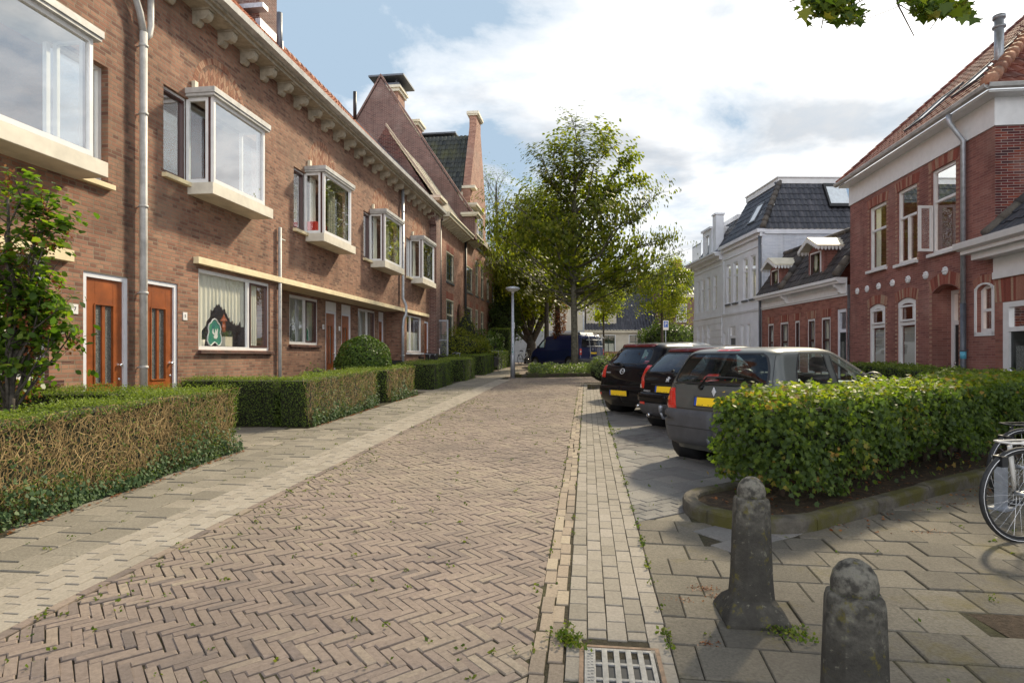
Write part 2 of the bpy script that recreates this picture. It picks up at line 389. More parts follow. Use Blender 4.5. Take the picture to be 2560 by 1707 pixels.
# herringbone road
pv_ = Paving(); WB = .0505; n4 = 4; ang = R(83-45)
ca, sa = math.cos(ang), math.sin(ang)
def wpt(a, b): return a*WB*ca+b*WB*sa, a*WB*sa-b*WB*ca+2.0
def big(x, y): return .5+.5*math.sin(x*1.7+math.sin(y*.9)*2)*math.sin(y*.63+x*.4)
for i in range(-120, 470):
    for j in range(-470, 200):
        k = (i-j) % (2*n4)
        if k == 0: r = (i, j, i+n4, j+1)
        elif k == 2*n4-1: r = (i, j, i+1, j+n4)
        else: continue
        cx, cy = wpt((r[0]+r[2])/2, (r[1]+r[3])/2)
        if cy < 1.9 or cy > 26.5: continue
        yl = min(cy, 24)
        if cy < 22.2:
            xl = XL(yl)+.07; xr = XR(cy)-.50-.165
        else: xl = XL(24)-.1 if cy > 23.5 else XL(cy)+.07; xr = 6.2
        if cx < xl-.12 or cx > xr+.12: continue
        if cy > 25.0+max(0, cx)*.5: continue
        jx, jy, ja = rnd.gauss(0, .0022), rnd.gauss(0, .0022), rnd.gauss(0, .012)
        p = [wpt(*q) for q in ((r[0], r[3]), (r[2], r[3]), (r[2], r[1]), (r[0], r[1]))]
        p = [(cx+(q[0]-cx)*math.cos(ja)-(q[1]-cy)*math.sin(ja)+jx, cy+(q[0]-cx)*math.sin(ja)+(q[1]-cy)*math.cos(ja)+jy) for q in p]
        p = clip(p, xl, cy, 1, -.122)
        if len(p) > 2 and cy < 22.2: p = clip(p, xr, cy, -1, .1235)
        if len(p) < 3 or area(p) < .0012: continue
        t = min(1, max(0, rnd.gauss(.28+.38*big(cx*.7, cy), .14)+ (.05 if cy > 6 else -.05)))
        pv_.poly(p, t, gap=.0028, ch=.005, hz=.003)
pv_.build('road', M_klink)
def ribbon(F, w0, rows, wid, L, s0, s1, tints, jit=.001, gap=.0035, hz=.0018, bond=.5, ch=.003, fn=None):
    P = Paving()
    for r in range(rows):
        s = s0-rnd.random()*L*.1+(L*bond if r % 2 else 0)
        if r % 2 and bond and s0 > 2.9:
            q = [curve_pt(F, s0, w0+r*wid), curve_pt(F, s0, w0+(r+1)*wid), curve_pt(F, s, w0+(r+1)*wid), curve_pt(F, s, w0+r*wid)]
            if not fn: P.poly(q, .5, gap, ch, hz)
        while s < s1:
            a, b = w0+r*wid, w0+(r+1)*wid; e = min(s+L, s1+.02)
            p = [curve_pt(F, s, a), curve_pt(F, s, b), curve_pt(F, e, b), curve_pt(F, e, a)]
            s += L
            if fn and not fn(sum(q[0] for q in p)/4, sum(q[1] for q in p)/4): continue
            j = rnd.gauss(0, jit)
            P.poly([(q[0]+j, q[1]) for q in p], min(1, max(0, rnd.gauss(*tints))), gap, ch, hz)
    return P
p = ribbon(XL, -.001, 1, .062, .205, 1.5, 24, (.25, .25)); p.build('road_edge', M_klink)
p = ribbon(XL, -.505, 5, .1, .2, 1.6, 24.2, (.5, .22)); p.build('pavement_edge', M_lite)
p = ribbon(XR, -.50, 5, .1, .2, 2.985, 21.6, (.5, .22))
q = ribbon(XR, -.50, 1, .075, .2, 2.6, 2.98, (.5, .22)); o = len(p.v); p.v += q.v; p.t += q.t; p.f += [tuple(i+o for i in f) for f in q.f]
q = ribbon(XR, -.50, 5, .1, .2, 1.2, 2.58, (.5, .22)); o = len(p.v); p.v += q.v; p.t += q.t; p.f += [tuple(i+o for i in f) for f in q.f]
q = ribbon(XR, -.10, 1, .1, .2, 2.6, 3.0, (.5, .22)); o = len(p.v); p.v += q.v; p.t += q.t; p.f += [tuple(i+o for i in f) for f in q.f]
p.build('gutter', M_gutp)
p = ribbon(XR, -.655, 2, .0725, .205, 1.2, 22, (.5, .3), .006, .004, .004); p.build('gutter_edge', M_klinkw)
# left pavement, slabs 0.3
HL = [(0, -4.35), (3, -4.15), (8.23, -3.75), (10.57, -3.53), (14.5, -3.08), (16.7, -2.72), (19.35, -2.38), (21.4, -2.11), (22.9, -1.82), (25, -1.52), (28.6, -1.3), (30, -1.0), (35, -.5)]
def XH(y): return lerp_tab(HL, y)
paths_ = [(8.45, 10.35), (18.2, 18.9)]
p = ribbon(XL, -.505-.3*6, 6, .3, .3, 1.0, 34, (.5, .25), .002, .0045, .004, ch=.006,
           fn=lambda x, y: (x > XH(y)+.02 or any(a < y < b for a, b in paths_)) and not (y > 24.3 and x > -.1+.06*(y-24)))
p.build('pavement', M_walk)
# garden path to the doors
P = Paving()
for (ya, yb, x0, x1) in ((8.42, 10.42, -6.9, -4.2),):
    y = ya
    while y < yb-.1:
        x = x0
        while x < x1:
            P.poly([(x, y), (x+.3, y), (x+.3, y+.3), (x, y+.3)], min(1, max(0, rnd.gauss(.4, .25))), .003, .004, .003); x += .3
        y += .3
P.build('garden_path', M_walk)
# right hand pavement and parking, following the angle of the bays
TH = R(58); DV = (math.sin(TH), math.cos(TH)); NV = (-DV[1], DV[0]); P0 = (2.19, 4.64)
def off_al(x, y): dx, dy = x-P0[0], y-P0[1]; return dx*NV[0]+dy*NV[1], dx*DV[0]+dy*DV[1]
def is_walk(x, y):
    if x <= 1.5: return y < 5.0+(x-1.07)*.6
    return off_al(x, y)[0] < .0
P = Paving(); ar = R(7.04+1.2); ux, uy = math.cos(ar), -math.sin(ar); vx, vy = math.sin(ar), math.cos(ar)
for r in range(-8, 60):
    for c in range(-4, 44):
        a, b = c*.3+(.15 if r % 2 else 0), r*.3
        q = [(a, b), (a+.3, b), (a+.3, b+.3), (a, b+.3)]
        q = [(.40+x_*ux+y_*vx, .6+x_*uy+y_*vy) for x_, y_ in q]
        q = [(x_, y_) for x_, y_ in q]
        cx, cy = sum(k[0] for k in q)/4, sum(k[1] for k in q)/4
        if cx < XR(cy)-.1 or cy < 1.4 or cy > 13 or cx > 10 or (abs(cx-2.82) < .28 and abs(cy-3.22) < .16): continue
        q = clip(q, XR(cy)+.002, cy, 1, -.1235)
        if len(q) < 3: continue
        if cx > 1.5: q = clip(q, P0[0], P0[1], -NV[0], -NV[1])
        else: q = clip(q, 1.07, 5.0, .6/1.166, -1/1.166)
        if len(q) < 3 or area(q) < .003: continue
        P.poly(q, min(1, max(0, rnd.gauss(.5, .28))), .0032, .006, .0045)
P.build('side_pavement', M_walkr)
mb = MB(); mb.box(2.5, 3.2, 3.0, 3.45, -.01, -.0065); o = mb.build('bare_soil', tinted('bare soil', [(.10, .07, .045), (.12, .085, .055)], .98, 30, .6, 1.2, bd=.012), kind='structure'); o.location.z = zg(3.22)
P = Paving(); row = -4.6; k = 0
while row < 12:
    # bands of large slabs with bands of small pavers where the bays meet
    small = (k % 10) in (7, 8, 9); h = .1 if small else .3; L = .2 if small else .3
    reps = 3 if small else 1
    for rr in range(reps):
        a = -6+(.5*L if (k+rr) % 2 else 0)
        while a < 16:
            q = [(a, row), (a+L, row), (a+L, row+h), (a, row+h)]
            q = [(P0[0]+x_*DV[0]+y_*NV[0], P0[1]+x_*DV[1]+y_*NV[1]) for x_, y_ in q]; q = q[::-1]
            cx, cy = sum(v[0] for v in q)/4, sum(v[1] for v in q)/4; a += L
            if cx < XR(cy)-.15 or cx > 9.2 or cy > 20.5 or is_walk(cx, cy) and off_al(cx, cy)[0] < -.0 and cx > 1.5: continue
            q = clip(q[::-1] if False else q, XR(cy)+.002, cy, 1, -.1235)
            if len(q) >= 3 and cx <= 1.6: q = clip(q, 1.07, 5.0, -.6/1.166, 1/1.166)
            if len(q) >= 3 and cx > 1.5: q = clip(q, P0[0], P0[1], NV[0], NV[1])
            if len(q) < 3 or area(q) < .002: continue
            P.poly(q, min(1, max(0, rnd.gauss(.5 if not small else .3, .25))), .003, .004, .002)
        row += h
    k += 1
P.build('parking_area', M_park)
# street beyond, far square
mF, t = material('far brick paving')
tcn = t.new('ShaderNodeTexCoord').outputs['Object']
b = t.new('ShaderNodeTexBrick', {'Vector': t.mapping(tcn, rot=(0, 0, R(38))), 'Color1': (0, 0, 0, 1), 'Color2': (1, 1, 1, 1), 'Scale': 1.0, 'Mortar Size': .006, 'Brick Width': .21, 'Row Height': .055})
c = t.ramp(b.outputs[0], [(.1, (.17, .13, .115)), (.5, (.25, .195, .16)), (.9, (.32, .26, .20))]); c = t.mix(b.outputs[1], c, (.10, .085, .06))
finish(t, c, .85, 0, .3)
sheet('far_street', [-14, -8, -4, 0, 6, 14, 30], [26.0, 30, 40, 60, 74], -.006, mF)
sheet('far_road', [5.6, 9.0, 14], [20.7, 24, 26.01], -.007, mF)
# weeds and moss growing in the joints
M_weed = leafmat('weed', [(.04, .07, .01), (.09, .13, .02), (.16, .17, .03)], .4)
# ================================================================== FOLIAGE TOOLS
OVAL = [(0, 0, 0), (.30, .28, .04), (.33, .62, .05), (0, 1, -.03), (-.33, .62, .05), (-.30, .28, .04)]
QUADL = [(0, 0, 0), (.36, .45, .06), (0, 1, 0), (-.36, .45, .06)]
MAPLE = [(0, 0, 0), (.26, .10, .02), (.52, .08, .05), (.36, .34, .02), (.58, .62, .05), (.24, .58, 0), (0, 1.0, -.04), (-.24, .58, 0), (-.58, .62, .05), (-.36, .34, .02), (-.52, .08, .05), (-.26, .10, .02)]
IVY = [(0, 0, 0), (.42, .05, .03), (.34, .42, 0), (0, .95, -.03), (-.34, .42, 0), (-.42, .05, .03)]
def unit(v): return v/np.maximum(np.linalg.norm(v, axis=1, keepdims=True), 1e-9)
def leaves(name, P, N, size, mat, shape=QUADL, parent=None, tint=None, jit=.6, down=0.0, kind=None):
    """one small bent polygon per point P, facing roughly along N"""
    n = len(P); P = np.asarray(P, float); N = unit(np.asarray(N, float)+rng.normal(0, jit, (n, 3)))
    T = rng.normal(0, 1, (n, 3)); T[:, 2] -= down*2; T = unit(T-(T*N).sum(1, keepdims=True)*N); B = np.cross(N, T)
    sz = (np.asarray(size) if hasattr(size, '__len__') else np.full(n, size))*rng.uniform(.65, 1.25, n)
    S = np.array(shape); k = len(S)
    V = P[:, None, :]+sz[:, None, None]*(S[None, :, 0, None]*B[:, None, :]+(S[None, :, 1, None]-.4)*T[:, None, :]+S[None, :, 2, None]*N[:, None, :]*1.6)
    me = bpy.data.meshes.new(name); me.vertices.add(n*k); me.vertices.foreach_set('co', V.astype(np.float32).ravel())
    me.loops.add(n*k); me.loops.foreach_set('vertex_index', np.arange(n*k, dtype=np.int32))
    me.polygons.add(n); me.polygons.foreach_set('loop_start', np.arange(n, dtype=np.int32)*k); me.polygons.foreach_set('loop_total', np.full(n, k, np.int32))
    t = rng.random(n) if tint is None else np.clip(tint, 0, 1)
    a = me.attributes.new('tint', 'FLOAT_COLOR', 'POINT'); tt = np.repeat(t, k); a.data.foreach_set('color', np.stack([tt, tt, tt, np.ones_like(tt)], 1).astype(np.float32).ravel())
    me.materials.append(mat); me.update(calc_edges=True); me.validate()
    o = bpy.data.objects.new(name, me); C.objects.link(o)
    if parent is not None: o.parent = parent
    if kind: o['kind'] = kind
    return o
M_bark = plain('bark', (.085, .07, .055), .95, var=.4, scale=14, bump=1)
M_barkg = plain('greenish bark', (.12, .11, .08), .95, var=.4, scale=10, bump=1)
M_twig = tinted('dry twig', [(.20, .13, .055), (.34, .235, .105), (.45, .33, .16)], .9, 40, .3)
M_twigd = plain('dark twig', (.06, .04, .025), .95, var=.3, scale=20)
M_lf_tree = leafmat('tree leaf', [(.06, .08, .015), (.105, .13, .02), (.155, .175, .025), (.23, .22, .035)], .55)
M_lf_brt = leafmat('bright tree leaf', [(.095, .125, .015), (.165, .20, .02), (.25, .265, .03), (.33, .31, .035)], .55)
M_lf_dark = leafmat('dark leaf', [(.045, .07, .025), (.07, .105, .03), (.10, .14, .04)], .4)
M_lf_pale = leafmat('grey green leaf', [(.07, .10, .045), (.11, .15, .06), (.16, .20, .08)], .45)
M_lf_priv = leafmat('privet leaf', [(.05, .085, .018), (.09, .135, .025), (.15, .20, .035), (.23, .27, .07)], .35, .5)
M_lf_map = leafmat('field maple leaf', [(.045, .075, .025), (.075, .115, .03), (.12, .17, .03), (.20, .23, .03), (.27, .17, .05)], .5, .5)
M_lf_gold = leafmat('yellow green leaf', [(.08, .10, .015), (.15, .17, .02), (.24, .23, .03)], .45)
M_lf_red = leafmat('dead leaf', [(.12, .035, .015), (.20, .065, .025), (.30, .13, .05)], .3)
M_lf_ivy = leafmat('ivy leaf', [(.035, .065, .03), (.055, .10, .04), (.10, .15, .06)], .2, .6)
M_lf_lau = leafmat('laurel leaf', [(.04, .075, .018), (.075, .125, .025), (.13, .19, .035)], .3, .5)
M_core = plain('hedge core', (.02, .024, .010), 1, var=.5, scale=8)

def box_surface(n, x0, x1, y0, y1, z0, z1, faces, jitter=.03):
    """random points and normals on chosen faces of a box"""
    ar_ = {'x-': (y1-y0)*(z1-z0), 'x+': (y1-y0)*(z1-z0), 'y-': (x1-x0)*(z1-z0), 'y+': (x1-x0)*(z1-z0), 'z+': (x1-x0)*(y1-y0)}
    tot = sum(ar_[f] for f in faces); Ps = []; Ns = []; fs = []
    for f in faces:
        k = max(1, int(n*ar_[f]/tot)); u, v, d = rng.random(k), rng.random(k), rng.normal(0, jitter, k)
        X = x0+u*(x1-x0); Y = y0+u*(y1-y0); Z = z0+v*(z1-z0)
        if f[0] == 'x': b = x0 if f[1] == '-' else x1; P = np.stack([b+d, Y, Z], 1); N = np.tile([(-1 if f[1] == '-' else 1), 0, .25], (k, 1))
        elif f[0] == 'y': b = y0 if f[1] == '-' else y1; P = np.stack([X, b+d, Z], 1); N = np.tile([0, (-1 if f[1] == '-' else 1), .25], (k, 1))
        else: P = np.stack([X, y0+v*(y1-y0), z1+d], 1); N = np.tile([0, 0, 1.], (k, 1))
        Ps.append(P); Ns.append(N); fs += [f]*k
    return np.concatenate(Ps), np.concatenate(Ns).astype(float), np.array(fs)

def grow(trunk_pts, trunk_r, targets, seed, r_end=.012, sub=3, sublen=.9, n=6):
    """trunk tube, limbs to targets and side twigs; returns mesh builder and twig tips"""
    rr = random.Random(seed); mb = MB(); mb.tube(trunk_pts, trunk_r, 10)
    tips = []; tp = [Vector(p) for p in trunk_pts]
    def along(f):
        f = f*(len(tp)-1); i = min(int(f), len(tp)-2); return tp[i].lerp(tp[i+1], f-i), trunk_r[i]+(trunk_r[i+1]-trunk_r[i])*(f-i)
    for (f, tgt, r0) in targets:
        a, r = along(f); b = Vector(tgt); L = (b-a).length; r0 = min(r*.8, r0)
        m1 = a.lerp(b, .33)+Vector((rr.gauss(0, .05), rr.gauss(0, .05), -.02+rr.gauss(0, .03)))*L
        m2 = a.lerp(b, .68)+Vector((rr.gauss(0, .06), rr.gauss(0, .06), rr.gauss(.03, .04)))*L
        pts = [a, m1, m2, b]; rs = [r0, r0*.7, r0*.45, r_end]
        mb.tube(pts, rs, n)
        for i in range(sub*2):
            g = .3+.7*(i+rr.random())/(sub*2); h = g*3; k = min(int(h), 2); q = pts[k].lerp(pts[k+1], h-k)
            d = (b-a).normalized()+Vector((rr.gauss(0, .75), rr.gauss(0, .75), rr.gauss(.1, .55))); d.normalize()
            e = q+d*sublen*rr.uniform(.5, 1.15)*(1.15-g*.4); mid = q.lerp(e, .5)+Vector((rr.gauss(0, .07), rr.gauss(0, .07), rr.gauss(.03, .05)))*sublen
            mb.tube([q, mid, e], [rs[k]*.45+.004, r_end*.8, r_end*.45], 4, False); tips += [tuple(mid), tuple(e)]
            for _ in range(2):
                e2 = mid+Vector((rr.gauss(0, .5), rr.gauss(0, .5), rr.gauss(0, .4)))*sublen*.6
                mb.tube([mid, e2], [r_end*.6, r_end*.3], 3, False); tips.append(tuple(e2))
        tips.append(tuple(b))
    return mb, tips
def clump(tips, per, spread, seed=0, flat=.8):
    T = np.array(tips); n = len(T); idx = rng.integers(0, n, per*n)
    w_ = np.clip(rng.normal(1, .5, n), .25, 2.2); idx = rng.choice(n, per*n, p=w_/w_.sum())
    S = T[:, None, :]+rng.normal(0, 1, (n, 4, 3))*np.array([spread, spread, spread*flat]); S = S[idx, rng.integers(0, 4, len(idx))]
    return S+rng.normal(0, 1, (len(idx), 3))*spread*.42
# ================================================================== BUILDING TOOLS
def wall(mb, x0, x1, z0, z1, ops=(), y=0.0, d=.12, back=False):
    """brick skin facing -y with real openings and reveals; op = (xa, xb, za, zb[, rise])"""
    ops = [o for o in ops if o[1] > x0 and o[0] < x1]
    xs = sorted({x0, x1, *[min(max(v, x0), x1) for o in ops for v in o[:2]]}); zs = sorted({z0, z1, *[min(max(v, z0), z1) for o in ops for v in o[2:4]]})
    for i in range(len(xs)-1):
        for j in range(len(zs)-1):
            cx, cz = (xs[i]+xs[i+1])/2, (zs[j]+zs[j+1])/2
            if any(o[0] < cx < o[1] and o[2] < cz < o[3] for o in ops): continue
            mb.quad((xs[i], y, zs[j]), (xs[i+1], y, zs[j]), (xs[i+1], y, zs[j+1]), (xs[i], y, zs[j+1]))
    for o in ops:
        a, b, c, e = o[:4]; rise = o[4] if len(o) > 4 else 0
        mb.quad((a, y, c), (a, y, e), (a, y+d, e), (a, y+d, c)); mb.quad((b, y, c), (b, y+d, c), (b, y+d, e), (b, y, e))
        mb.quad((a, y, c), (a, y+d, c), (b, y+d, c), (b, y, c))
        if not rise: mb.quad((a, y, e), (b, y, e), (b, y+d, e), (a, y+d, e))
        else:
            n = 10; pts = [(a+(b-a)*k/n, e-rise*(2*k/n-1)**2) for k in range(n+1)]
            for (p, q), (p2, q2) in zip(pts, pts[1:]):
                mb.quad((p, y, q), (p2, y, q2), (p2, y, e), (p, y, e)); mb.quad((p, y, q), (p, y+d, q), (p2, y+d, q2), (p2, y, q2))
    if back: mb.quad((x1, y+.25, z0), (x0, y+.25, z0), (x0, y+.25, z1), (x1, y+.25, z1))
def curtain(parent, x0, x1, y, ztop, zbot, mat=None, waves=9, depth=.03, prof=None, name='curtain'):
    mb = MB(); mb.smooth = True; n = waves*8; m = 8; vs = []
    for j in range(m+1):
        for i in range(n+1):
            f = i/n; zb = prof(f) if prof else zbot
            vs.append((x0+(x1-x0)*f, y+depth*.45*math.sin(f*waves*2*math.pi+.6*math.sin(f*17))*(.5+.5*j/m), ztop+(zb-ztop)*j/m))
    mb.add(vs, [(j*(n+1)+i, j*(n+1)+i+1, (j+1)*(n+1)+i+1, (j+1)*(n+1)+i) for j in range(m) for i in range(n)])
    return mb.build(name, mat or M_curt, parent)
def window(parent, x0, x1, z0, z1, y=0.0, fw=.06, muls=(), trans=(), mat=None, sash=None, sashes=(), glassm=None, setback=.07, curt=None, fd=.06, bars=(), name='window'):
    """frame mesh as part; pane and curtain as its sub-parts. muls: x positions, trans: (xa, xb, z), sashes: (xa, xb, za, zb) inner frames"""
    mb = MB(); ya, yb = y+setback, y+setback+fd
    mb.box(x0, x1, ya, yb, z0, z0+fw); mb.box(x0, x1, ya, yb, z1-fw, z1); mb.box(x0, x0+fw, ya, yb, z0+fw, z1-fw); mb.box(x1-fw, x1, ya, yb, z0+fw, z1-fw)
    for mx in muls: mb.box(mx-fw*.45, mx+fw*.45, ya+.002, yb, z0+fw, z1-fw)
    for (a, b, z) in trans: mb.box(a, b, ya+.001, yb-.001, z-fw*.4, z+fw*.4)
    mb.cur = 1; g = .035
    for (a, b, c, e) in sashes:
        q, r = ya-.012, yb-.01
        mb.box(a, b, q, r, c, c+g); mb.box(a, b, q, r, e-g, e); mb.box(a, a+g, q, r, c+g, e-g); mb.box(b-g, b, q, r, c+g, e-g)
    for (a, b, c, e) in bars: mb.box(a, b, ya+.02, ya+.04, c, e)
    o = mb.build(name, [mat or M_white, sash or mat or M_white], parent)
    p = MB(); p.quad((x0+fw*.5, yb-.02, z0+fw*.5), (x1-fw*.5, yb-.02, z0+fw*.5), (x1-fw*.5, yb-.02, z1-fw*.5), (x0+fw*.5, yb-.02, z1-fw*.5)); p.build('pane', glassm or M_glass, o)
    if curt == 'drapes':
        w_ = (x1-x0)*.3; curtain(o, x0+.03, x0+.03+w_, yb+.07, z1-.05, z0+.05, waves=3); curtain(o, x1-.03-w_, x1-.03, yb+.07, z1-.05, z0+.05, waves=3)
    elif curt == 'net': curtain(o, x0+.03, x1-.03, yb+.09, z1-.05, z0+.04, waves=int((x1-x0)*7)+2)
    elif curt == 'half': curtain(o, x0+.03, x1-.03, yb+.09, z0+(z1-z0)*.55, z0+.04, waves=int((x1-x0)*5)+2)
    elif curt == 'grey': curtain(o, x0+.03, x1-.03, yb+.09, z1-.05, z0+.04, M_curg, waves=int((x1-x0)*6)+2)
    return o
def voussoirs(mb, cx, cz, r0, r1, a0, a1, n, y=-.004, d=.02, sq=1.0):
    for k in range(n):
        A, B = a0+(a1-a0)*(k+.06)/n, a0+(a1-a0)*(k+.94)/n
        P = [(cx+math.cos(t)*r, cz+math.sin(t)*r*sq) for t, r in ((A, r0), (B, r0), (B, r1), (A, r1))]
        mb.tint = rnd.random(); mb.extr(P, 'y', y, y+d)
def lintel(mb, x0, x1, z0, h, rise=0.0, y=-.004, d=.02, fan=.12):
    """soldier course over an opening, as single bricks"""
    n = max(3, int((x1-x0)/.062))
    for k in range(n):
        a, b = x0+(x1-x0)*(k+.07)/n, x0+(x1-x0)*(k+.93)/n; c = (x0+x1)/2
        f = 1+fan*h/((x1-x0)/2)
        zz = lambda x: -rise*((x-c)/((x1-x0)/2))**2
        mb.tint = rnd.random(); mb.extr([(a, z0+zz(a)), (b, z0+zz(b)), (c+(b-c)*f, z0+h+zz(b)), (c+(a-c)*f, z0+h+zz(a))], 'y', y, y+d)
M_vous = tinted('arch bricks', [(.24, .095, .06), (.34, .16, .095), (.46, .29, .19), (.36, .17, .11)], .85, 50, .35)
M_vousr = tinted('arch bricks red', [(.24, .07, .05), (.34, .10, .07), (.40, .20, .14), (.46, .32, .22)], .85, 50, .35)
def roof_tiles(mb, x0, x1, y0, z0, y1, z1, tw=.24, tl=.30, amp=.028, seed=1, step=.022, xl=None, xr=None):
    """pantiles on the slope from (y0,z0) up to (y1,z1); xl/xr(f) give slanted ends"""
    r_ = random.Random(seed); L = math.hypot(y1-y0, z1-z0); rows = max(1, round(L/tl)); n = max(1, round((x1-x0)/tw)); sy, sz = (y1-y0)/L, (z1-z0)/L; ny, nz = -sz, sy
    if ny > 0 and y1 > y0: ny, nz = -ny, -nz
    if nz < 0: ny, nz = -ny, -nz
    sub = [0, .2, .4, .6, .8]; h = [.35, 1, .9, .25, 0]
    sm = mb.smooth; mb.smooth = False
    for j in range(rows):
        a, b = L*j/rows, L*(j+1)/rows
        for i in range(n):
            X0, X1 = x0+(x1-x0)*i/n, x0+(x1-x0)*(i+1)/n
            f = (j+.5)/rows
            lo, hi = (xl(f) if xl else -1e9), (xr(f) if xr else 1e9)
            if X1 < lo+.05 or X0 > hi-.05: continue
            mb.tint = min(1, max(0, r_.gauss(.5, .28))); k = r_.gauss(0, .003)
            vs = []
            for t, hh in zip(sub+[1], h+[.35]):
                x = min(max(X0+(X1-X0)*t, lo), hi)
                for (s_, e) in ((a, step), (b+.03, 0)): vs.append((x, y0+sy*s_+ny*(hh*amp+e+k), z0+sz*s_+nz*(hh*amp+e+k)))
                vs.append((x, y0+sy*a+ny*(hh*amp), z0+sz*a+nz*(hh*amp)))
            fs = []
            for q in range(5): fs += [(q*3, (q+1)*3, (q+1)*3+1, q*3+1), (q*3+2, (q+1)*3+2, (q+1)*3, q*3)]
            mb.add(vs, fs)
    mb.smooth = sm
def ridge(mb, a, b, r=.11, seg=.38, seed=2):
    a, b = Vector(a), Vector(b); n = max(1, int((b-a).length/seg)); r_ = random.Random(seed)
    for k in range(n):
        p, q = a.lerp(b, k/n), a.lerp(b, (k+1.08)/n); mb.tint = r_.random(); mb.tube([p, q], [r*1.12, r*.92], 10)
def rebase(t, dx, dz, dy=0):
    """move the empty to the base of its building without moving the parts"""
    M = Matrix.Rotation(t.rotation_euler[2], 4, 'Z'); t.location = Vector(t.location)+M @ Vector((dx, dy, dz))
    for ch in t.children: ch.location = Vector(ch.location)-Vector((dx, dy, dz))
def dormer_cap(mb, x0, x1, y0, y1, z, h): mb.box(x0, x1, y0, y1, z, z+h)

# ================================================================== LEFT TERRACE
AL = math.atan2(.991, .1346); K = 1.00918
def LF(name, label, cat, group=None): return thing(name, label, cat, (-7.4, 0, 0), AL, group)
def bay(parent, a, b, tray_b, z0, z1, style, left=True, p=.5, curt=True):
    """projecting bay: tray is the part, with frame, cap, panes as sub-parts"""
    mb = MB(); mb.extr([(0, z0), (-p, z0+.0), (-p, z0+.21), (0, z0+.21)], 'x', a-.03, tray_b)
    o = mb.build('bay_window', M_ygrey, parent, bevel=.006)
    m = MB(); m.box(a-.08, b+.09, -p-.06, .0, z1, z1+.05); m.box(a-.10, b+.11, -p-.08, .0, z1+.05, z1+.15); m.build('cap', M_gut, o, bevel=.005)
    f = MB(); w_ = .055; zb, zt = z0+.21, z1
    # front frame
    f.box(a, b, -p, -p+.06, zb, zb+.07); f.box(a, b, -p, -p+.06, zt-.06, zt); f.box(a+.001, a+w_, -p, -p+.06, zb+.07, zt-.06); f.box(b-w_, b-.001, -p, -p+.06, zb+.07, zt-.06)
    # side frames
    for s in (a, b-.05):
        f.box(s, s+.05, -p+.11, .05, zb, zb+.07); f.box(s, s+.05, -p+.11, .05, zt-.06, zt); f.box(s, s+.05, -p+.11, -p+.11+w_, zb+.07, zt-.06); f.box(s, s+.05, -.01, .05, zb+.07, zt-.06)
    f.cur = 1
    for s in (a+.004, b-.054): f.box(s, s+.05, -p+.06, -p+.11, zb, zt)
    f.build('frame', [M_white, M_brown], o)
    g = MB(); g.quad((a+.03, -p+.035, zb+.05), (b-.03, -p+.035, zb+.05), (b-.03, -p+.035, zt-.04), (a+.03, -p+.035, zt-.04)); g.build('pane', M_bayg, o)
    for s in (a+.025, b-.025):
        g = MB(); g.quad((s, -p+.13, zb+.05), (s, 0, zb+.05), (s, 0, zt-.04), (s, -p+.13, zt-.04)); g.build('pane', M_glass, o)
    r = MB(); r.box(a+.03, b-.03, -p+.05, .3, zb-.01, zb+.012); r.box(a+.03, b-.03, -p+.06, .3, zt-.02, zt+.0); r.build('sill_board', M_roomw, o)
    if curt:
        curtain(o, a+.10, a+.42, -.05, zt-.05, zb+.05, waves=4); curtain(o, b-.55, b-.08, -.05, zt-.05, zb+.05, waves=4)
    return o
def front_door(parent, a, b, z0, z1, y, knob=True, glaz=True):
    mb = MB(); fw = .075
    mb.box(a, a+fw, y+.02, y+.10, z0, z1); mb.box(b-fw, b, y+.02, y+.10, z0, z1); mb.box(a+fw, b-fw, y+.02, y+.10, z1-fw, z1)
    fr = mb.build('door_frame', M_cool, parent)
    a, b, z1 = a+fw, b-fw, z1-fw; c = (a+b)/2; w_ = b-a
    g0, g1, gz0, gz1 = c-w_*.24, c+w_*.24, z0+(z1-z0)*.32, z1-(z1-z0)*.17
    mb = MB(); Y, T = y+.05, y+.09
    mb.box(a, g0, Y, T, z0, z1); mb.box(g1, b, Y, T, z0, z1); mb.box(g0, g1, Y, T, z0, gz0); mb.box(g0, g1, Y, T, gz1, z1); mb.box(c-.03, c+.03, Y+.005, T, gz0, gz1)
    d = mb.build('door', M_door, parent, bevel=.004)
    mb = MB(); mb.box(g0, c-.03, Y+.03, T-.002, gz0, gz1); mb.box(c+.03, g1, Y+.03, T-.002, gz0, gz1); mb.build('glazing', M_frost, d)
    mb = MB(); t_ = .012; mb.box(g0-t_, g1+t_, Y-.012, Y+.004, gz1, gz1+.02); mb.box(g0-t_, g1+t_, Y-.016, Y+.004, gz0-.02, gz0); mb.box(g0-.02, g0, Y-.012, Y+.004, gz0, gz1); mb.box(g1, g1+.02, Y-.012, Y+.004, gz0, gz1); mb.build('glazing_bead', M_door, d)
    mb = MB(); mb.lathe([(0, -.055), (.022, -.05), (.03, -.03), (.02, -.012), (.028, 0)], 12, Matrix.Translation((b-.06, Y, z0+1.02)) , 'y'); mb.lathe([(0, -.012), (.018, -.01), (.02, 0)], 12, Matrix.Translation((b-.06, Y, z0+.80)), 'y'); mb.build('knob', M_chrome, d)
    mb = MB(); mb.box(c-.15, c+.15, Y-.018, Y, z0+.42, z0+.52); mb.build('letter_plate', M_steel, d, bevel=.004)
    return d
def plate(parent, x, y, z, s, w_=.11, h=.14):
    mb = MB(); mb.box(x-w_/2, x+w_/2, y-.012, y, z-h/2, z+h/2); o = mb.build('number_plate', M_white, parent)
    if s: text('number', s, .08, M_black, o, (x, y-.0135, z), (R(90), 0, 0))
    return o
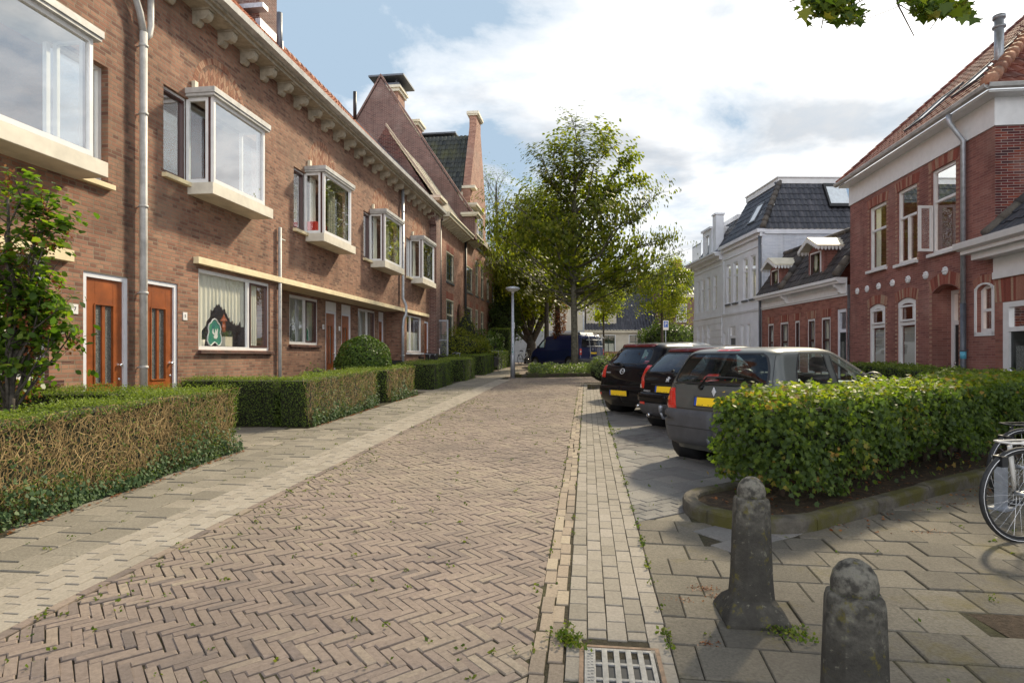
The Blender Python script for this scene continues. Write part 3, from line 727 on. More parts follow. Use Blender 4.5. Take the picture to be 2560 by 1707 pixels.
def pipe(parent, pts, r, mat, name='downpipe', cols=()):
    mb = MB(); mb.tube(pts, r, 12)
    for z in cols:
        x, y = pts[0][0], pts[0][1]; mb.tube([(x, y, z-.02), (x, y, z+.02)], r*1.22, 12); mb.box(x-.012, x+.012, y, 0.01, z-.008, z+.008)
    return mb.build(name, mat, parent)

EZ, RZ, RD = 8.02, 13.3, 4.55
def terrace_shell(t, xa, xb, ops, ground=None):
    mb = MB()
    if ground is None: wall(mb, xa, xb, 0, 7.92, ops)
    else:
        # recessed ground floor between ground[0], ground[1]
        ga, gb, gops = ground; ga_, gb_ = max(ga, xa), min(gb, xb)
        wall(mb, xa, xb, 3.32, 7.92, [o for o in ops if o[3] > 3.3])
        if xa < ga_: wall(mb, xa, ga_, 0, 3.32, [o for o in ops if o[1] < ga_+.01])
        if gb_ < xb: wall(mb, gb_, xb, 0, 3.32, [o for o in ops if o[0] > gb_-.01 and o[3] < 3.3])
        wall(mb, ga_, gb_, 0, 3.2, gops, y=.67)
        if ga > xa: mb.quad((ga, 0, 0), (ga, 0, 3.2), (ga, .67, 3.2), (ga, .67, 0))
        if gb < xb: mb.quad((gb, 0, 0), (gb, .67, 0), (gb, .67, 3.2), (gb, 0, 3.2))
    mb.build('wall', M_ter, t)
    mb = MB(); mb.quad((xb, 9.1, 0), (xa, 9.1, 0), (xa, 9.1, 8), (xb, 9.1, 8)); mb.build('rear_wall', M_ter, t)
    # cornice, corbels, gutter
    mb = MB(); mb.box(xa, xb, -.40, 0.0, 7.86, 7.925); mb.box(xa, xb, -.46, 0.0, 7.925, 7.99); c = mb.build('cornice', M_soff, t)
    k0 = math.ceil((xa-11.3)/.757); k = k0
    while 11.3+k*.757 < xb:
        x = 11.3+k*.757; pts = [(0, 7.60), (-.07, 7.58), (-.12, 7.62), (-.14, 7.68), (-.20, 7.66), (-.27, 7.68), (-.32, 7.74), (-.33, 7.80), (-.31, 7.86), (0, 7.86)]
        cb = MB(); cb.extr(pts, 'x', x-.075, x+.075); cb.box(x-.10, x+.10, -.36, 0, 7.835, 7.861); cb.build('corbel', M_soff, c); k += 1
    mb = MB(); mb.extr([(-.60, 8.0), (-.50, 7.99), (-.44, 7.992), (-.44, 8.12), (-.455, 8.12), (-.47, 8.03), (-.56, 8.02), (-.585, 8.12), (-.615, 8.12)], 'x', xa, xb); mb.build('gutter', M_gut, t)
    mb = MB(); mb.smooth = False; roof_tiles(mb, xa, xb, -.45, 8.08, RD, RZ, seed=int(xa*7)); r = mb
    r.tint = .4; r.quad((xa, RD, RZ), (xb, RD, RZ), (xb, 9.3, 8.0), (xa, 9.3, 8.0)); ro = r.build('roof', M_tile_or, t)
    mb = MB(); ridge(mb, (xa, RD, RZ+.0), (xb, RD, RZ)); mb.build('ridge', M_ridge, ro)
def arch_over(t, cx, r=.86, z=6.42):
    mb = MB(); voussoirs(mb, cx, z, r-.11, r, 0, math.pi, 40); a = mb.build('brick_arch', M_vous, t)
    mb = MB()
    for k in range(18):
        for q in range(8):
            x = cx-.74+.082*k+.041; zz = z+q*.11+(.055 if k % 2 else 0)
            if math.hypot(x-cx, zz+.1-z) < r-.13: mb.tint = rnd.random(); s = .035; sh = .04*(1 if k % 2 else -1); mb.extr([(x-s, zz-sh), (x+s, zz+sh), (x+s, zz+.1+sh), (x-s, zz+.1-sh)], 'y', -.003, .01)
    mb.build('tympanum', M_vous, a)
    mb = MB(); mb.box(cx-r-.02, cx-r+.07, -.07, 0, z-.02, z+.12); mb.build('kicker', M_cream, a)
def sill(parent, a, b, z, mat=None, p=.09, h=.075, y=0.0):
    mb = MB(); mb.box(a, b, y-p, y+.06, z-h, z); return mb.build('sill', mat or M_yell, parent, bevel=.006)
TG = None
# --- house A (nearest, mostly outside the frame)
t = LF('terrace_house', 'nearest brick terrace house, cut by the left frame, its bay window above a leafy shrub', 'house')
xa, xb = 4.2*K, 9.75*K
opsA = [(5.9*K, 8.2*K, 1.15, 2.8), (8.75*K, 9.60*K, .2, 2.72), (6.0*K, 9.2*K, 4.10, 5.86)]
terrace_shell(t, xa, xb, opsA)
bay(t, 5.75*K, 8.36*K, 8.62*K, 4.0, 5.82, 0, p=.52, curt=False)
window(t, 8.28*K, 9.2*K, 4.1, 5.86, fw=.06, setback=.12, glassm=M_bayg, name='side_window')
sill(t, 8.55*K, 9.25*K, 4.08); 
mb = MB(); mb.box(5.7*K, 8.5*K, -.10, .02, 2.80, 2.96); mb.build('lintel', M_yell, t, bevel=.005)
window(t, 5.9*K, 8.2*K, 1.15, 2.8, muls=(6.5*K,), curt='half')
sill(t, 5.85*K, 8.35*K, 1.15, M_terd)
front_door(t, 8.75*K, 9.60*K, .32, 2.72, 0)
mb = MB(); mb.box(8.7*K, 9.65*K, -.15, .12, .1, .32); mb.build('doorstep', M_conc, t)
plate(t, 8.60*K, 0, 2.15, '7'); rebase(t, xa, zg(5))
# --- house B
t = LF('terrace_house', 'brick terrace house with lace curtains and a green swan plaque in its ground floor window', 'house')
xa, xb = 9.75*K, 14.2*K
ops = [(9.90*K, 10.74*K, .2, 2.76), (11.3*K, 13.79*K, 1.6, 3.13), (10.38*K, 13.25*K, 4.63, 6.16)]
terrace_shell(t, xa, xb, ops)
bay(t, 11.02*K, 12.72*K, 13.05*K, 4.42, 6.18, 1, curt=False)
arch_over(t, 11.98*K)
window(t, 10.38*K, 11.02*K, 4.63, 6.16, fw=.05, mat=M_white, sash=M_brown, sashes=[(10.42*K, 10.98*K, 4.68, 6.11)], glassm=M_bayg)
sill(t, 10.34*K, 10.99*K, 4.63)
front_door(t, 9.90*K, 10.74*K, .34, 2.76, 0)
mb = MB(); mb.box(9.85*K, 10.8*K, -.15, .12, .1, .34); mb.build('doorstep', M_conc, t)
w1 = window(t, 11.3*K, 13.79*K, 1.6, 3.13, muls=(13.0*K,), sash=M_brown, sashes=[(13.04*K, 13.72*K, 1.67, 3.06)], setback=.04, fw=.07)
curtain(w1, 11.33*K, 12.97*K, .135, 3.07, 1.62, waves=13, prof=lambda f: (1.64 if f < .16 else 1.95+.3*min(1, (f-.16)/.14)) if f < .30 else (2.32+.18*math.sin((f-.3)*9)+.03*math.sin(f*120) if f < .95 else 2.1))
curtain(w1, 13.05*K, 13.45*K, .135, 3.07, 1.62, waves=4)
sill(t, 11.28*K, 13.88*K, 1.585, M_terd, p=.07, h=.06)
plate(t, 10.92*K, 0, 2.20, '5')
# --- canopy slab belongs to the houses it covers
def canopy(t, a, b, d0=.0):
    mb = MB(); mb.box(a, b, -.11, 0.0 if d0 == 0 else d0, 3.19, 3.315); return mb.build('canopy', M_yell, t, bevel=.006)
canopy(t, 11.15*K, 14.2*K)
pipe(t, [(9.80*K, -.10, .0), (9.80*K, -.10, 6.72)], .058, M_gut, cols=(1.3, 2.5, 3.9, 5.4, 6.5))
pipe(t, [(9.80*K, -.10, 6.72), (9.72*K, -.10, 7.0), (9.56*K, -.12, 7.25), (9.5*K, -.3, 7.95)], .052, M_gut)
pipe(t, [(9.80*K, -.10, 6.60), (9.93*K, -.10, 6.75), (9.96*K, -.10, 6.9), (9.96*K, -.10, 7.55)], .05, M_gut)
pipe(t, [(14.12*K, -.06, 0), (14.12*K, -.06, 4.48)], .04, M_gut)
pipe(t, [(14.12*K, -.06, 4.22), (14.12*K, -.06, 4.22), (14.34*K, -.06, 4.22)], .018, M_gut, 'overflow')
rebase(t, xa, zg(10))
# --- house C and D over the recessed porch
for i, (ya, yb, yw, label) in enumerate(((14.2, 19.0, (15.92, 17.58, 16.84), 'brick terrace house right of the white vent pipe, red cloth in its bay window'),
                                         (19.0, 23.15, (20.57, 22.2, 21.5), 'brick terrace house behind the round green bush, with yellowish curtains in its bay window'))):
    t = LF('terrace_house', label, 'house'); xa, xb = ya*K, yb*K
    b0 = (15.5, 20.0)[i]
    gops = [(yw[0]*K, yw[1]*K, 1.8, 3.12)]; doors = ((18.08, 18.86),) if i == 0 else ((19.22, 19.98), (22.55, 23.1))
    gops += [(a*K, b*K, .2, 3.14) for a, b in doors]
    ops = [((b0-.62)*K, (b0+2.25)*K, 4.63, 6.16)]
    terrace_shell(t, xa, xb, ops, (14.32*K, 23.38*K, gops))
    o = bay(t, (b0+.02)*K, (b0+1.72)*K, (b0+2.05)*K, 4.42, 6.18, 1)
    arch_over(t, (b0+.98)*K)
    window(t, (b0-.62)*K, (b0+.02)*K, 4.63, 6.16, fw=.05, sash=M_brown, sashes=[((b0-.58)*K, (b0-.02)*K, 4.68, 6.11)], glassm=M_bayg)
    sill(t, (b0-.66)*K, (b0-.01)*K, 4.63)
    w_ = window(t, yw[0]*K, yw[1]*K, 1.8, 3.12, y=.67, muls=(yw[2]*K,), sash=M_brown, sashes=[((yw[2]+.04)*K, (yw[1]-.07)*K, 1.87, 3.05)], setback=.03, fw=.07, curt='grey')
    sill(t, (yw[0]-.03)*K, (yw[1]+.12)*K, 1.785, M_terd, p=.07, h=.06, y=.67)
    for a, b in doors: front_door(t, a*K, b*K, zg(18)+.12, 2.86, .67); mb = MB(); mb.box(a*K+.0, b*K, .69, .76, 2.87, 3.14); mb.build('door_panel', M_white, t)
    plate(t, (doors[0][0]-.16)*K, .67, 2.35, '3' if i == 0 else '')
    canopy(t, xa, xb, .66)
    if i == 0:
        mb = MB(); mb.box(15.6*K, 16.2*K, -.25, .1, 4.64, 4.95); mb.build('red_cloth', plain('red cloth', (.55, .03, .015), .8), o)
    else:
        pipe(t, [(23.08*K, -.10, .0), (23.08*K, -.10, 2.6), (23.10*K, -.12, 2.9), (23.16*K, -.2, 3.1), (23.16*K, -.2, 3.4), (23.08*K, -.10, 3.7), (23.08*K, -.10, 7.85)], .055, M_zinc, cols=(1.5, 4.6, 5.8, 7.0))
    rebase(t, xa, zg(ya))
# --- house E
t = LF('terrace_house', 'last brick terrace house of the row, between the grey downpipe and the dark brick pier', 'house')
xa, xb = 23.15*K, 27.9*K
ops = [(23.87*K, 25.9*K, 1.64, 3.12), (26.35*K, 27.0*K, .3, 3.0), (23.8*K, 26.8*K, 4.63, 6.16)]
terrace_shell(t, xa, xb, ops, (14.32*K, 23.38*K, []))
bay(t, 24.42*K, 26.12*K, 26.45*K, 4.42, 6.18, 1)
arch_over(t, 25.38*K)
window(t, 23.8*K, 24.42*K, 4.63, 6.16, fw=.05, sash=M_brown, glassm=M_bayg); sill(t, 23.76*K, 24.4*K, 4.63)
window(t, 23.87*K, 25.9*K, 1.64, 3.12, muls=(24.45*K,), curt='half', setback=.03); sill(t, 23.8*K, 25.95*K, 1.62, M_white)
front_door(t, 26.35*K, 27.0*K, .75, 3.0, 0)
canopy(t, xa, 26.75*K, 0)
mb = MB(); mb.box(27.15*K, 27.9*K, -.32, .3, 0, 8.45)
for q in range(7): mb.box(27.15*K-.06*q, 27.15*K, -.30, 0, 7.3+.085*q, 7.3+.085*(q+1)-.001)
pr = mb.build('pier', M_gabd, t)
mb = MB(); mb.box(27.02*K, 28.1*K, -.50, .4, 8.45, 8.53); mb.box(26.95*K, 28.2*K, -.58, .45, 8.53, 8.66); mb.build('coping', M_cream, pr)
mb = MB(); mb.poly([(xb+.01, 0, 0), (xb+.01, 9.1, 0), (xb+.01, 9.1, 8), (xb+.01, RD, RZ-.1), (xb+.01, 0, 8)]); mb.build('end_wall', M_ter, t)
mb = MB(); mb.extr([(-.5, 8.0), (RD, RZ-.02), (RD, RZ+.12), (-.55, 8.14)], 'x', xb-.12, xb+.16); mb.build('verge', M_dzinc, t)
pipe(t, [(24.0*K, 2.2, 11.0), (24.0*K, 2.2, 12.1)], .07, M_black, 'flue')
rebase(t, xa, zg(24))
for (yy, zt) in ((20.0, 15.2), (9.0, 15.0)):
    t_ = [o for o in C.objects if o.name.startswith('terrace_house')][0]
hD = [o for o in C.objects if o.get('label', '').startswith('brick terrace house behind the round')][0]
mb = MB(); mb.box(19.6*K, 20.7*K, 3.7, 4.9, 12.2, 15.4); ch = mb.build('chimney', M_gabd, hD); ch.location = tuple(-Vector((19.0*K, 0, zg(19))))
mb = MB(); mb.box(19.3*K, 19.62*K, 3.4, 5.1, 12.9, 13.05); mb.box(19.4*K, 20.9*K, 3.55, 3.72, 12.3, 12.6); q = mb.build('flashing', M_zinc, ch)
pipe(hD, [(18.9*K-19*K, 2.6, 11.0-zg(19)), (18.9*K-19*K, 2.6, 12.4-zg(19))], .09, M_dzinc, 'flue')
# ================================================================== GABLED BUILDING (left, behind the terrace)
t = LF('gabled_building', 'tall brick building with steep gables and green sash windows beyond the terrace', 'building')
x0, x1 = 28.05*K, 45.4*K; XB = 34.6*K; XC = 36.1*K; XD = 41.2*K
ops = [(30.26*K, 31.8*K, 5.25, 6.76), (30.26*K, 31.8*K, 2.3, 4.36), (32.5*K, 33.8*K, .6, 4.34, .65),
       (34.75*K, 36.7*K, 5.25, 6.76), (34.75*K, 36.7*K, 2.3, 4.36),
       (37.7*K, 38.5*K, 5.26, 7.47), (37.7*K, 38.5*K, 2.3, 4.4), (39.5*K, 40.4*K, 5.26, 7.5), (39.5*K, 40.4*K, 2.3, 4.4),
       (41.6*K, 42.4*K, 5.3, 6.85), (43.8*K, 44.7*K, 5.3, 6.85), (42.2*K, 44.6*K, 2.2, 3.9), (38.0*K, 40.3*K, 8.3, 10.6)]
mb = MB()
wall(mb, x0, XC, 0, 8.1, ops); wall(mb, XC, XD, 0, 11.6, ops); wall(mb, XD, x1, 0, 7.9, ops)
# stepped street gable above the middle part
mb.poly([(XC, 0, 11.6), (XD, 0, 11.6), (39.4*K, 0, 15.9), (39.4*K, 0, 16.6), (38.0*K, 0, 16.6), (38.0*K, 0, 15.9)])
for (p, q, r, s) in ((XC, 11.6, 38.0*K, 15.9), (38.0*K, 16.6, 39.4*K, 16.6)): mb.quad((p, 0, q), (r, 0, s), (r, .45, s), (p, .45, q))
mb.quad((XC, 0, 8), (XC, 0, 11.6), (XC, .9, 11.6), (XC, .9, 8)); mb.quad((38.0*K, 0, 15.9), (38.0*K, 0, 16.6), (38.0*K, .45, 16.6), (38.0*K, .45, 15.9))
mb.quad((x1, 0, 0), (x1, 9, 0), (x1, 9, 8), (x1, 0, 8)); mb.quad((x1, 10, 0), (x0, 10, 0), (x0, 10, 8), (x1, 10, 8)); mb.poly([(XD, 0, 8), (XD, 2.2, 8), (XD, 2.2, 11.6), (XD, 0, 11.6)])
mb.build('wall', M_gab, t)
# end gables facing the camera
mb = MB(); xg = 28.05*K; mb.poly([(xg, 0, 0), (xg, 0, 8.6), (xg, 2.35, 12.25), (xg, 4.6, 8.8), (xg, 4.6, 0)][::-1])
mb.extr([(-.25, 7.9), (-.25, 8.62), (.35, 8.62), (.35, 7.9)], 'x', xg-.02, xg+.6)
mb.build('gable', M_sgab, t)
xg = XB; mb = MB(); pts = [(-.35, 9.6), (5.0, 17.7), (10.2, 9.2), (10.2, 0), (0.02, 0), (.02, 8.0), (-.35, 8.2)]
mb.extr(pts, 'x', xg, xg+.35)
# raised brick zigzag bands of the gable
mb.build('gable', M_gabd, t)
mb = MB(); mb.extr([(-.42, 9.62), (5.0, 17.78), (5.0, 17.95), (-.55, 9.62)], 'x', xg-.06, xg+.42); mb.extr([(5.0, 17.78), (10.2, 9.28), (10.35, 9.3), (5.0, 17.95)], 'x', xg-.06, xg+.42); mb.build('verge', M_gabd, t)
mb = MB(); mb.box(xg-.2, xg+.7, -.75, .15, 9.45, 9.53); mb.box(xg-.26, xg+.76, -.82, .2, 9.53, 9.66); mb.box(XC-.1, XC+.7, -.3, .5, 11.5, 11.66); mb.box(37.9*K, 39.5*K, -.1, .55, 16.6, 16.68); mb.box(37.85*K, 39.55*K, -.16, .6, 16.68, 16.85)
mb.build('coping', M_cream, t)
mb = MB(); mb.box(xg-.02, xg+.5, -.6, .0, 8.2, 9.45); mb.build('kneeler', M_gabd, t)
# roofs
mb = MB(); roof_tiles(mb, 28.3*K, XB, -.3, 8.4, 2.35, 12.15, tw=.25, tl=.34, seed=5)
mb.tint = .5; mb.quad((28.3*K, 2.35, 12.2), (XB, 2.35, 12.2), (XB, 4.6, 8.8), (28.3*K, 4.6, 8.8)); mb.build('roof', tinted('worn buff tile', [(.36, .32, .25), (.46, .41, .32), (.54, .48, .38)], .85, 30, .4), t)
mb = MB(); mb.extr([(-.3, 8.55), (2.35, 12.28), (2.35, 12.42), (-.42, 8.55)], 'x', 28.05*K-.05, 28.05*K+.2); mb.build('verge', MATS['worn buff tile'], t)
mb = MB(); roof_tiles(mb, XB+.35, x1-2, -.3, 8.6, 5.0, 17.5, tw=.25, tl=.34, seed=6); mb.tint = .5; mb.quad((XB+.3, 5, 17.5), (x1-2, 5, 17.5), (x1-2, 10.2, 9.2), (XB+.3, 10.2, 9.2))
mb.poly([(x1-2, -.3, 8.6), (x1-2, 5, 17.5), (x1-2, 10.2, 9.2)]); mb.build('roof', MATS['worn buff tile'], t)
mb = MB()
# cross gable roof facing the camera: slope from eave at XC up to ridge line x=38.7
n = 22
r_ = random.Random(3)
Lh, Lz = 38.7*K-XC+.3, 15.6-11.2
rows = 12
for j in range(rows):
    for i in range(n):
        ya, yb = .5+i*.26, .5+(i+1)*.26; mb.tint = min(1, max(0, r_.gauss(.5, .3)))
        for (sa_, sb_, h0, h1) in ((0, .2, .01, .05), (.2, .6, .05, .05), (.6, .8, .05, .0), (.8, 1, .0, .01)):
            Y0, Y1 = ya+(yb-ya)*sa_, ya+(yb-ya)*sb_; f0, f1 = j/rows, (j+1.06)/rows
            def P(y, f, h): return (XC-.3+Lh*f-h*.8, y, 11.2+Lz*f+h*.55)
            mb.quad(P(Y0, f0, h0+.03), P(Y0, f1, h0), P(Y1, f1, h1), P(Y1, f0, h1+.03))
mb.tint = .4; mb.quad((38.7*K, .4, 15.6), (XD+.3, .4, 11.2), (XD+.3, 6.3, 11.2), (38.7*K, 6.3, 15.6)); mb.build('cross_roof', M_tile_gr, t)
mb = MB(); mb.quad((XC-.02, .45, 8), (XC-.02, .45, 11.3), (XC-.02, 4, 11.3), (XC-.02, 4, 8)); mb.build('cheek', M_cream, t)
# pale zinc strip between the gable and the cross roof
mb = MB(); mb.extr([(.1, 9.9), (4.6, 16.6), (4.3, 16.2), (.6, 9.5)], 'x', XB+.5, XB+.62); mb.build('flashing', M_gut, t)
# chimneys
def chimney(par, xa, xb, ya, yb, z0, z1, flat=None, mat=M_gab):
    m = MB(); m.box(xa, xb, ya, yb, z0, z1); c = m.build('chimney', mat, par)
    m = MB(); m.box(xa-.10, xb+.10, ya-.10, yb+.10, z1-.30, z1-.12); m.box(xa-.2, xb+.2, ya-.2, yb+.2, z1-.12, z1+.04); m.build('cornice', M_cream, c)
    if flat:
        m = MB()
        for (a, b) in ((xa+.1, ya+.1), (xb-.2, ya+.1), (xa+.1, yb-.2), (xb-.2, yb-.2)): m.box(a, a+.1, b, b+.1, z1+.04, z1+.45)
        m.box(xa-.5, xb+.5, ya-.5, yb+.5, z1+.45, z1+.55); m.box(xa-.1, xb+.1, ya-.1, yb+.1, z1+.04, z1+.2); m.build('cowl', M_dzinc, c)
    return c
chimney(t, 36.2*K, 37.5*K, 4.5, 5.7, 15.2, 17.9, True)
chimney(t, 39.3*K, 40.4*K, 4.2, 5.2, 14.5, 17.0)
chimney(t, 40.0*K, 42.8*K, 2.2, 4.2, 14.4, 15.7, True)
# cornices with blocks
for (a, b, z) in ((28.7*K, 34.4*K, 8.1), (34.9*K, XC+1.3, 8.35), (XD, x1+.2, 7.95)):
    mb = MB(); mb.box(a, b, -.55, .02, z, z+.14); mb.box(a, b, -.62, .02, z+.14, z+.22); c = mb.build('cornice', M_cream, t)
    k = a+.2
    while k < b-.1: mb = MB(); mb.extr([(0, z-.26), (-.12, z-.22), (-.42, z-.08), (-.48, z), (0, z)], 'x', k, k+.16); mb.build('corbel', M_cream, c); k += .42
for o in ops:
    if len(o) > 4: continue
    a, b, c, e = o; w_ = b-a; n = 3 if w_ > 1.7 else (2 if w_ > 1.2 else 1)
    bars = [(a+w_*(k+1)/(n+1)-.015 if n > 1 else (a+b)/2-.015, a+w_*(k+1)/(n+1)+.015 if n > 1 else (a+b)/2+.015, c+.06, e-.06) for k in range(n)] + [(a+.06, b-.06, c+(e-c)*q-.012, c+(e-c)*q+.012) for q in (.3, .55, .8)]
    window(t, a, b, c, e, fw=.11, mat=M_cream, sash=M_green, sashes=[(a+.06, b-.06, c+.06, e-.06)], bars=bars, trans=[(a, b, c+(e-c)*.62)] if e-c > 2 else [], curt=None, setback=.0)
    m = MB(); m.box(a-.05, b+.05, -.06, .0, c-.09, c-.002); m.build('sill', M_dzinc, t)
for o in ops:
    mb = MB()
    if len(o) > 4: voussoirs(mb, (o[0]+o[1])/2, o[3]-.65, .66, .86, 0, math.pi, 26)
    else: lintel(mb, o[0]-.05, o[1]+.05, o[3]+.02, .34 if o[3] < 7 else .2)
    mb.build('lintel', M_vousr, t)
mb = MB(); mb.quad((32.5*K, .45, 0), (33.8*K, .45, 0), (33.8*K, .45, 4.5), (32.5*K, .45, 4.5)); mb.build('porch_back', M_gabd, t)
mb = MB(); mb.box(32.85*K, 33.5*K, .38, .44, .6, 2.9); mb.build('door', M_green, t)
for x, zz in ((28.75*K, 8.0), (34.45*K, 8.2), (45.2*K, 7.9)): pipe(t, [(x, -.08, .3), (x, -.08, zz)], .07, M_black, cols=(2, 4, 6))
# dormer above the cornice
m = MB(); m.box(XB+.9, XB+2.9, -.12, .5, 8.57, 10.2); dm = m.build('dormer', M_gabd, t)
window(dm, XB+1.0, XB+2.8, 8.65, 10.15, y=-.30, fw=.08, mat=M_white, sash=M_green, muls=(XB+1.9,), setback=.05, bars=[(XB+1.05, XB+2.75, 9.4, 9.43)])
m = MB(); m.box(XB+.7, XB+3.1, -.5, .6, 10.2, 10.28); m.box(XB+.62, XB+3.18, -.58, .65, 10.28, 10.42); m.build('coping', M_cream, dm)
rebase(t, x0, zg(30))

# ================================================================== RIGHT SIDE: red house
AR = math.atan2(-1, -.11); KR = math.hypot(1, .11); YR = 18.4
def rx(Y): return (YR-Y)*KR
t = thing('red_brick_house', 'two storey red brick corner house with white rosettes and a red tiled roof', 'house', (8.28+.11*YR, YR, 0), AR)
xe = rx(12.0)
up = [(rx(17.2), rx(16.24), 3.89, 5.67), (rx(15.69), rx(14.77), 3.84, 5.73), (rx(14.18), rx(13.25), 3.86, 5.80)]
lo = [(rx(17.2), rx(16.3), .75, 2.92, .10), (rx(15.69), rx(14.82), .75, 2.95, .10)]
dr = (rx(14.15), rx(13.15), .2, 3.10, .16)
sm_ = (rx(12.55), rx(12.08), 1.97, 2.93, .10)
mb = MB(); wall(mb, 0, xe, 0, 6.1, up+lo, d=.14); 
mb.build('wall', M_red, t) if False else None
mb = MB(); wall(mb, 0, xe, 0, 6.1, up+lo+[dr+() , sm_], d=.16)
mb.quad((0, 8, 0), (0, 0, 0), (0, 0, 6.1), (0, 8, 6.1)); mb.quad((xe, 9, 0), (0, 9, 0), (0, 9, 6.1), (xe, 9, 6.1))
mb.build('wall', M_red, t)
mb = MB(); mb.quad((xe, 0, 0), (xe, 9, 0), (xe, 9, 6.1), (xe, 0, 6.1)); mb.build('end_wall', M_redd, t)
mb = MB(); mb.box(-.02, xe+.03, -.03, 0, 6.05, 6.62); mb.box(xe, xe+.03, 0, 9, 6.05, 6.62); mb.box(-.05, xe+.32, -.32, .0, 6.60, 6.64); mb.box(xe, xe+.32, 0, 9, 6.60, 6.64); mb.build('fascia', M_white, t)
mb = MB(); prof = [(-.46, 6.72), (-.44, 6.66), (-.38, 6.635), (-.32, 6.66), (-.31, 6.74), (-.325, 6.74), (-.34, 6.675), (-.38, 6.66), (-.43, 6.68), (-.445, 6.74)]
mb.extr(prof, 'x', -.1, xe+.40); mb.extr([(xe-p, z) for p, z in prof], 'y', -.38, 9)
mb.build('gutter', M_gut, t)
# hip roof
SLP = .90
mb = MB(); H = 4.7; LR = 5.2
roof_tiles(mb, -.1, xe+.35, -.35, 6.70, LR, 6.70+SLP*(LR+.35), tw=.22, tl=.30, seed=9, amp=.032, xr=lambda f: xe+.35-f*(LR+.35))
mb.tint = .5; zt = 6.70+SLP*(LR+.35); mb.quad((-.1, LR, zt), (xe-LR, LR, zt), (xe-LR, 9.2, 6.9), (-.1, 9.2, 6.9))
rf = mb.build('roof', M_tile_rd, t)
# hip side facing the camera
mb = MB(); r_ = random.Random(8); rows = 22
for j in range(rows):
    f0, f1 = j/rows, (j+1.08)/rows
    for i in range(42):
        ya = -.35+i*.22
        if ya+.11 < -.35+f0*(LR+.35) : continue
        mb.tint = min(1, max(0, r_.gauss(.5, .28)))
        for (s0, s1, h0, h1) in ((0, .25, .012, .035), (.25, .6, .035, .03), (.6, .8, .03, 0), (.8, 1, 0, .012)):
            def P(y, f, h): return (xe+.35-(LR+.35)*f+h*.67, y, 6.70+SLP*(LR+.35)*f+h*.74)
            Y0, Y1 = ya+.22*s0, ya+.22*s1
            mb.quad(P(Y0, f0, h0+.022), P(Y1, f0, h1+.022), P(Y1, f1, h1), P(Y0, f1, h0)); mb.quad(P(Y0, f0, h0), P(Y1, f0, h1), P(Y1, f0, h1+.022), P(Y0, f0, h0+.022))
mb.build('hip_slope', M_tile_rd, rf)
mb = MB(); ridge(mb, (xe+.33, -.33, 6.78), (xe-LR, LR, zt+.06), r=.125, seg=.36); ridge(mb, (xe-LR, LR, zt+.05), (-.1, LR, zt+.05), r=.12)
mb.build('ridge', M_ridge, rf)
mb = MB(); ridge(mb, (-.1, -.33, 6.78), (-.1, LR, zt+.06), r=.07, seg=.30); mb.build('verge', M_tile_rd, rf)
def skylight(par, xa, xb, f0, f1, y0=-.35, z0=6.70, sl=SLP, frame=M_dzinc, g=M_glass, h=.09):
    L = math.hypot(1, sl); ny, nz = -sl/L, 1/L
    def P(x, f, d): return (x, y0+f/L+ny*d, z0+f*sl/L+nz*d)
    def bx(m, a, b, f_, e_, d0, d1):
        vs = [P(a, f_, d0), P(b, f_, d0), P(b, e_, d0), P(a, e_, d0), P(a, f_, d1), P(b, f_, d1), P(b, e_, d1), P(a, e_, d1)]
        m.add(vs, [(3, 2, 1, 0), (4, 5, 6, 7), (0, 1, 5, 4), (1, 2, 6, 5), (2, 3, 7, 6), (3, 0, 4, 7)])
    m = MB(); w_ = .07
    bx(m, xa, xb, f0, f0+w_, 0, h); bx(m, xa, xb, f1-w_, f1, 0, h); bx(m, xa, xa+w_, f0+w_, f1-w_, 0, h); bx(m, xb-w_, xb, f0+w_, f1-w_, 0, h)
    o = m.build('skylight', frame, par); m = MB(); m.quad(P(xa+.05, f0+.05, h*.75), P(xb-.05, f0+.05, h*.75), P(xb-.05, f1-.05, h*.75), P(xa+.05, f1-.05, h*.75)); m.build('pane', g, o); return o
M_sky = plain('skylight glass', (.55, .62, .68), .08, var=.05)
skylight(rf, 2.2, 3.1, 1.1, 2.4, g=M_sky); skylight(rf, 4.0, 4.9, 1.3, 2.7, g=M_sky); skylight(rf, 3.6, 4.4, 3.2, 4.4, g=M_sky)
mb = MB(); mb.tube([(xe-.75, .55, 7.3), (xe-.75, .55, 8.55)], .085, 14); mb.tube([(xe-.75, .55, 8.36), (xe-.75, .55, 8.40)], .12, 14); mb.tube([(xe-.75, .55, 8.55), (xe-.75, .55, 8.62)], .115, 14); mb.build('flue', M_zinc, rf)
# windows of the red house
for i, (a, b, c, e) in enumerate(up):
    zt_ = c+(e-c)*.62; m_ = (a+b)/2
    kw = dict(fw=.07, trans=[(a, b, zt_)], setback=.05, curt='drapes' if i == 0 else None)
    if i == 1: kw['muls'] = ()
    o = window(t, a, b, c, e, **kw)
    if i == 1:
        mb = MB(); mb.box(m_-.025, m_+.025, .04, .10, c+.07, zt_-.03); mb.build('mullion', M_white, o)
    m = MB(); m.box(a-.05, b+.05, -.09, .06, c-.08, c-.002); m.build('sill', M_white, t, bevel=.005)
